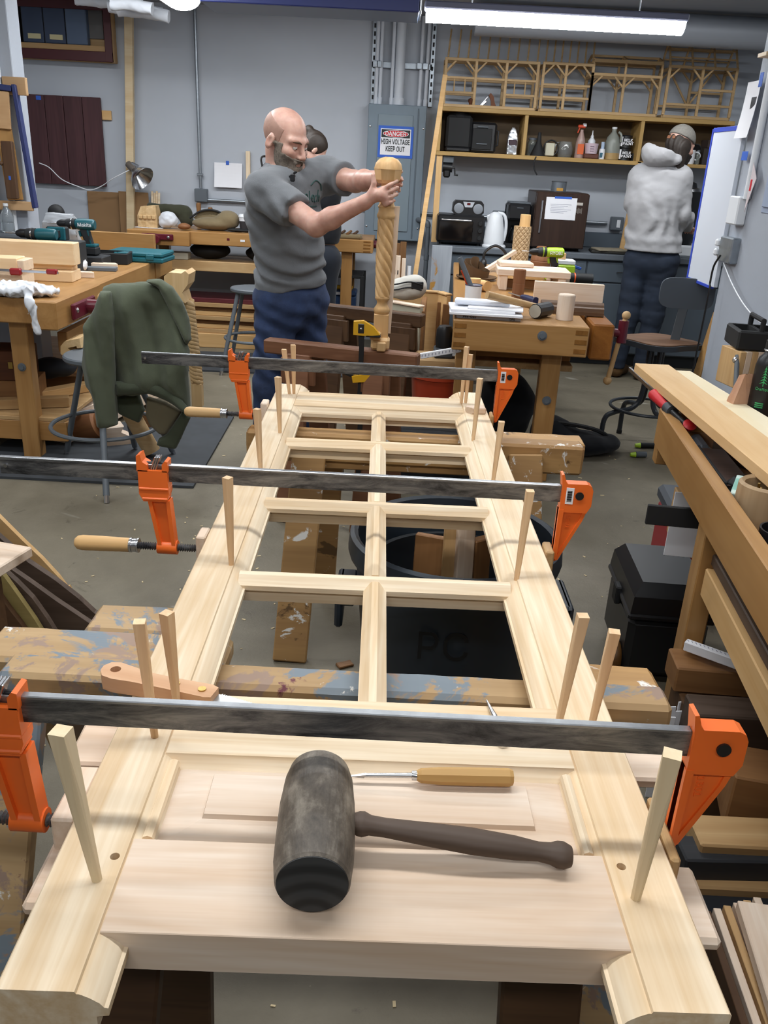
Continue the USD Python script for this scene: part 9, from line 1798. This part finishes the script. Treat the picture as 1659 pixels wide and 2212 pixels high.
def man2(P):
 d = smin(torso_sdf(P, K), legs_sdf(P, K), 0.05); d = smin(d, arms_sdf(P, K), 0.03); d = smin(d, sd_cap(P, K['neck'] + np.array([0, 0, -0.03]), HC2 + HR2 @ [0, 0.02, -0.045], 0.06, 0.054), 0.02)
 d = near_only(P, lambda q, b: smin(b, head_sdf((q - HC2) @ HR2), 0.018), HC2, 0.22, d)
 for s in 'RL': d = near_only(P, lambda q, b, s=s: smin(b, hand_simple(q, K['wr' + s], [0.5, 0.8, -0.2], UPv), 0.012), K['wr' + s], 0.2, d)
 return d
p2_ = Thing('person', 'person in a light grey hooded sweatshirt and mesh cap standing at the counter', 'person', (pv2[0], pv2[1], 0.0))
lo2 = np.array([pv2[0] - 0.45, YP - 0.40, 0.03]); hi2 = np.array([pv2[0] + 0.50, YP + 0.65, 1.86])
p2_.add('body', relax(sparsenet(man2, lo2, hi2, 0.008), 3), skin, smooth=True, world=True)
hood_m = fabric('heather_grey', '#a3a3a6', 0.06)
def hoodie(P):
 d = torso_sdf(P, K, 0.042); d = smin(d, arms_sdf(P, K, (0.072, 0.066, 0.060, 0.046)), 0.04)
 fold = 0.008 * np.sin(P[:, 0] * 62 + 9 * meshkit.noise(P * 6) + P[:, 2] * 10) * np.clip((1.38 - P[:, 2]) / 0.2, 0, 1) * np.clip((P[:, 2] - 1.0) / 0.08, 0.2, 1); d = d + fold + wrk(P, (9, 9, 12), 0.010, 7)
 d = d - 0.010 * np.exp(-((P[:, 2] - 1.03) / 0.03) ** 2); hem = 0.945; d = smax(d, hem - P[:, 2], 0.01)
 for s in 'RL': w = np.array(K['wr' + s]); u = nrm(w - K['el' + s]); d = np.where((np.linalg.norm(P - w, axis=1) < 0.14), smax(d, (P - w) @ u + 0.005, 0.006), d)
 return d
p2_.add('hooded_sweatshirt', relax(sparsenet(hoodie, lo2 + [0, 0, 0.85], hi2 - [0, 0, 0.25], 0.0085), 2), hood_m, smooth=True, world=True)
hd2 = K['neck'] + np.array([-0.04, -0.03, 0.02])
def hoodf(P):
 d = np.abs(sd_ell(P, hd2 + np.array([0.0, -0.01, 0.03]), (0.128, 0.118, 0.085))) - 0.014; d = smax(d, P[:, 2] - (hd2[2] + 0.060 - 0.35 * (P[:, 0] - hd2[0])), 0.012); d = smin(d, sd_cap(P, hd2 + np.array([-0.11, -0.03, 0.05]), hd2 + np.array([0.08, -0.10, -0.01]), 0.034, 0.030), 0.03); return d + wrk(P, (16, 16, 16), 0.010, 2)
p2_.add('hood', relax(sparsenet(hoodf, hd2 - 0.22, hd2 + 0.22, 0.008), 3), hood_m, smooth=True, world=True)
def pants2(P):
 d = smin(legs_sdf(P, K, 0.020), sd_ell(P, pv2 + [0, 0, -0.02], (0.18, 0.14, 0.13), K['T']), 0.06); d = d + wrk(P, (9, 9, 20), 0.009, 6); return smax(smax(d, P[:, 2] - 0.97, 0.01), 0.07 - P[:, 2], 0.004)
p2_.add('jeans', relax(sparsenet(pants2, lo2, hi2 - [0, 0, 0.8], 0.011), 2), flat('dark_denim', '#1c2636', 0.9, var=0.25, scale=8), smooth=True, world=True)
for s in 'RL': a = K['ank' + s]; shoe(p2_, a, a + np.array([0.09, 0.12, 0]), flat('tan_boot', '#5f4424', 0.6), 'boot')
def hl2(m): m = m.copy(); M = np.eye(4); M[:3, :3] = HR2; M[:3, 3] = HC2; m.apply_transform(M); return m
capf = lambda Q: smax(sd_ell(Q, (0, 0.010, 0.040), (0.084, 0.106, 0.094)), 0.034 - Q[:, 2] + 0.10 * Q[:, 1], 0.006)
p2_.add('cap', hl2(surfnet(capf, (-0.11, -0.13, 0.0), (0.11, 0.14, 0.16), 0.006)), flat('mesh_cap', '#77746e', 0.9, var=0.15, scale=90), smooth=True, world=True)
p2_.add('cap_brim', hl2(tr(prism([(0.075 * math.cos(a), -0.085 * math.sin(a) - 0.02) for a in np.linspace(0, PI, 20)], 0.006), (0, -0.065, 0.038), rx=0.12)), blackm, world=True)
p2_.add('cap_strap', hl2(bx(0.07, 0.012, 0.022, (0, 0.110, 0.016), 0.004)), flat('strap_tan', '#8a5a40', 0.7), world=True)
hairf = lambda Q: smax(smin(sd_ell(Q, (0, 0.02, 0.0), (0.082, 0.098, 0.085)), sd_cap(Q, (-0.045, 0.03, -0.04), (-0.05, -0.01, -0.24), 0.055, 0.030), 0.04) + 0.008 * np.sin(Q[:, 0] * 160) * 0.6, np.minimum(Q[:, 2] - 0.040, -Q[:, 1] - 0.035 + 0 * Q[:, 2]) * 0 + np.maximum(Q[:, 2] - 0.042, -0.040 - Q[:, 1] - 0.25 * np.clip(-Q[:, 2] - 0.05, 0, 1)), 0.006)
p2_.add('long_hair', hl2(surfnet(hairf, (-0.13, -0.14, -0.30), (0.13, 0.14, 0.10), 0.008)), flat('dark_hair', '#2a211b', 0.6, var=0.3, scale=60), smooth=True, world=True)
beardf2 = lambda Q: smax(head_sdf(Q) - 0.012 - 0.004 * (meshkit.noise(Q * 120) - 0.5), np.maximum(Q[:, 2] + 0.045, Q[:, 1] - 0.0), 0.006)
p2_.add('beard', hl2(surfnet(beardf2, (-0.1, -0.15, -0.16), (0.1, 0.03, -0.02), 0.006)), flat('dark_hair', '#2a211b', 0.6, var=0.3, scale=60), smooth=True, world=True)
# ---------------- the person with the hair bun behind the man
YQ = 6.35
q_ = S_(676, 330, YQ)
N3 = dict(neck=S_(684, 352, YQ), chest=S_(692, 430, YQ), pelvis=S_(690, 560, YQ - 0.02), shL=S_(664, 378, YQ + 0.10), shR=S_(703, 384, YQ - 0.08), elR=S_(704, 432, YQ - 0.06), wrR=S_(712, 462, YQ + 0.14), elL=S_(662, 440, YQ + 0.18), wrL=S_(686, 470, YQ + 0.30))
N3['T'] = frame3([0.75, 0.62, -0.25]); pv3 = N3['pelvis']; lf3 = nrm([-0.62, 0.75, 0])
N3['hipR'] = pv3 - lf3 * 0.08; N3['hipL'] = pv3 + lf3 * 0.08
for s, o in (('R', -0.08), ('L', 0.08)): N3['knee' + s] = np.array([pv3[0], pv3[1], 0]) + lf3 * o + [0, 0, 0.46]; N3['ank' + s] = np.array([pv3[0], pv3[1], 0]) + lf3 * o + [0, 0, 0.09]
HC3 = S_(676, 325, YQ + 0.02); HR3 = frame3([0.78, 0.42, -0.75])
def man3(P):
 d = smin(torso_sdf(P, N3, -0.014), legs_sdf(P, N3, -0.008), 0.05); d = smin(d, arms_sdf(P, N3, (0.042, 0.036, 0.031, 0.023)), 0.03); d = smin(d, sd_cap(P, N3['neck'], HC3 + HR3 @ [0, 0.02, -0.045], 0.05, 0.047), 0.02)
 d = near_only(P, lambda q, b: smin(b, head_sdf((q - HC3) @ HR3 * 1.05) / 1.05, 0.018), HC3, 0.22, d)
 for s in 'RL': d = near_only(P, lambda q, b, s=s: smin(b, hand_simple(q, N3['wr' + s], [0.5, 0.8, -0.15], UPv), 0.012), N3['wr' + s], 0.2, d)
 return d
p3_ = Thing('person', 'person with a dark hair bun and black top bending over behind the bald man', 'person', (pv3[0], pv3[1], 0.0))
lo3 = np.array([pv3[0] - 0.42, YQ - 0.36, 0.03]); hi3 = np.array([pv3[0] + 0.45, YQ + 0.62, 1.72])
p3_.add('body', relax(sparsenet(man3, lo3, hi3, 0.010), 3), skin, smooth=True, world=True)
def tee3(P):
 d = torso_sdf(P, N3, 0.004);
 for s in 'RL': a, e = np.array(N3['sh' + s]), np.array(N3['el' + s]); m_ = a + (e - a) * 0.6; d = smin(d, np.maximum(sd_cap(P, a, e, 0.056, 0.056), (P - m_) @ nrm(e - a)), 0.03)
 return smax(d + wrk(P, (10, 10, 14), 0.006, 9), 0.90 - P[:, 2], 0.006)
p3_.add('black_top', relax(sparsenet(tee3, lo3 + [0, 0, 0.8], hi3 - [0, 0, 0.1], 0.010), 2), fabric('black_cotton', '#17181c'), smooth=True, world=True)
p3_.add('trousers', relax(sparsenet(lambda P: smax(smax(smin(legs_sdf(P, N3, 0.012), sd_ell(P, pv3, (0.172, 0.13, 0.13), N3['T']), 0.06), P[:, 2] - 0.95, 0.01), 0.07 - P[:, 2], 0.004), lo3, hi3 - [0, 0, 0.7], 0.013), 2), fabric('dark_trousers', '#20242c'), smooth=True, world=True)
for s in 'RL': a = N3['ank' + s]; shoe(p3_, a, a + np.array([0.09, 0.10, 0]), blackm)
def hl3(m): m = m.copy(); M = np.eye(4); M[:3, :3] = HR3; M[:3, 3] = HC3; m.apply_transform(M); return m
hf3 = lambda Q: smax(smin(sd_ell(Q, (0, 0.018, 0.034), (0.082, 0.098, 0.092)), sd_ell(Q, (0, 0.105, 0.075), (0.034, 0.034, 0.034)), 0.015) + 0.002 * np.sin(Q[:, 0] * 220), np.maximum(-0.055 - Q[:, 2], -0.045 - Q[:, 1] - 0.5 * (Q[:, 2] - 0.03)), 0.006)
p3_.add('hair_bun', hl3(surfnet(hf3, (-0.12, -0.14, -0.10), (0.12, 0.17, 0.17), 0.007)), flat('dark_brown_hair', '#2b211a', 0.55, var=0.3, scale=70), smooth=True, world=True)
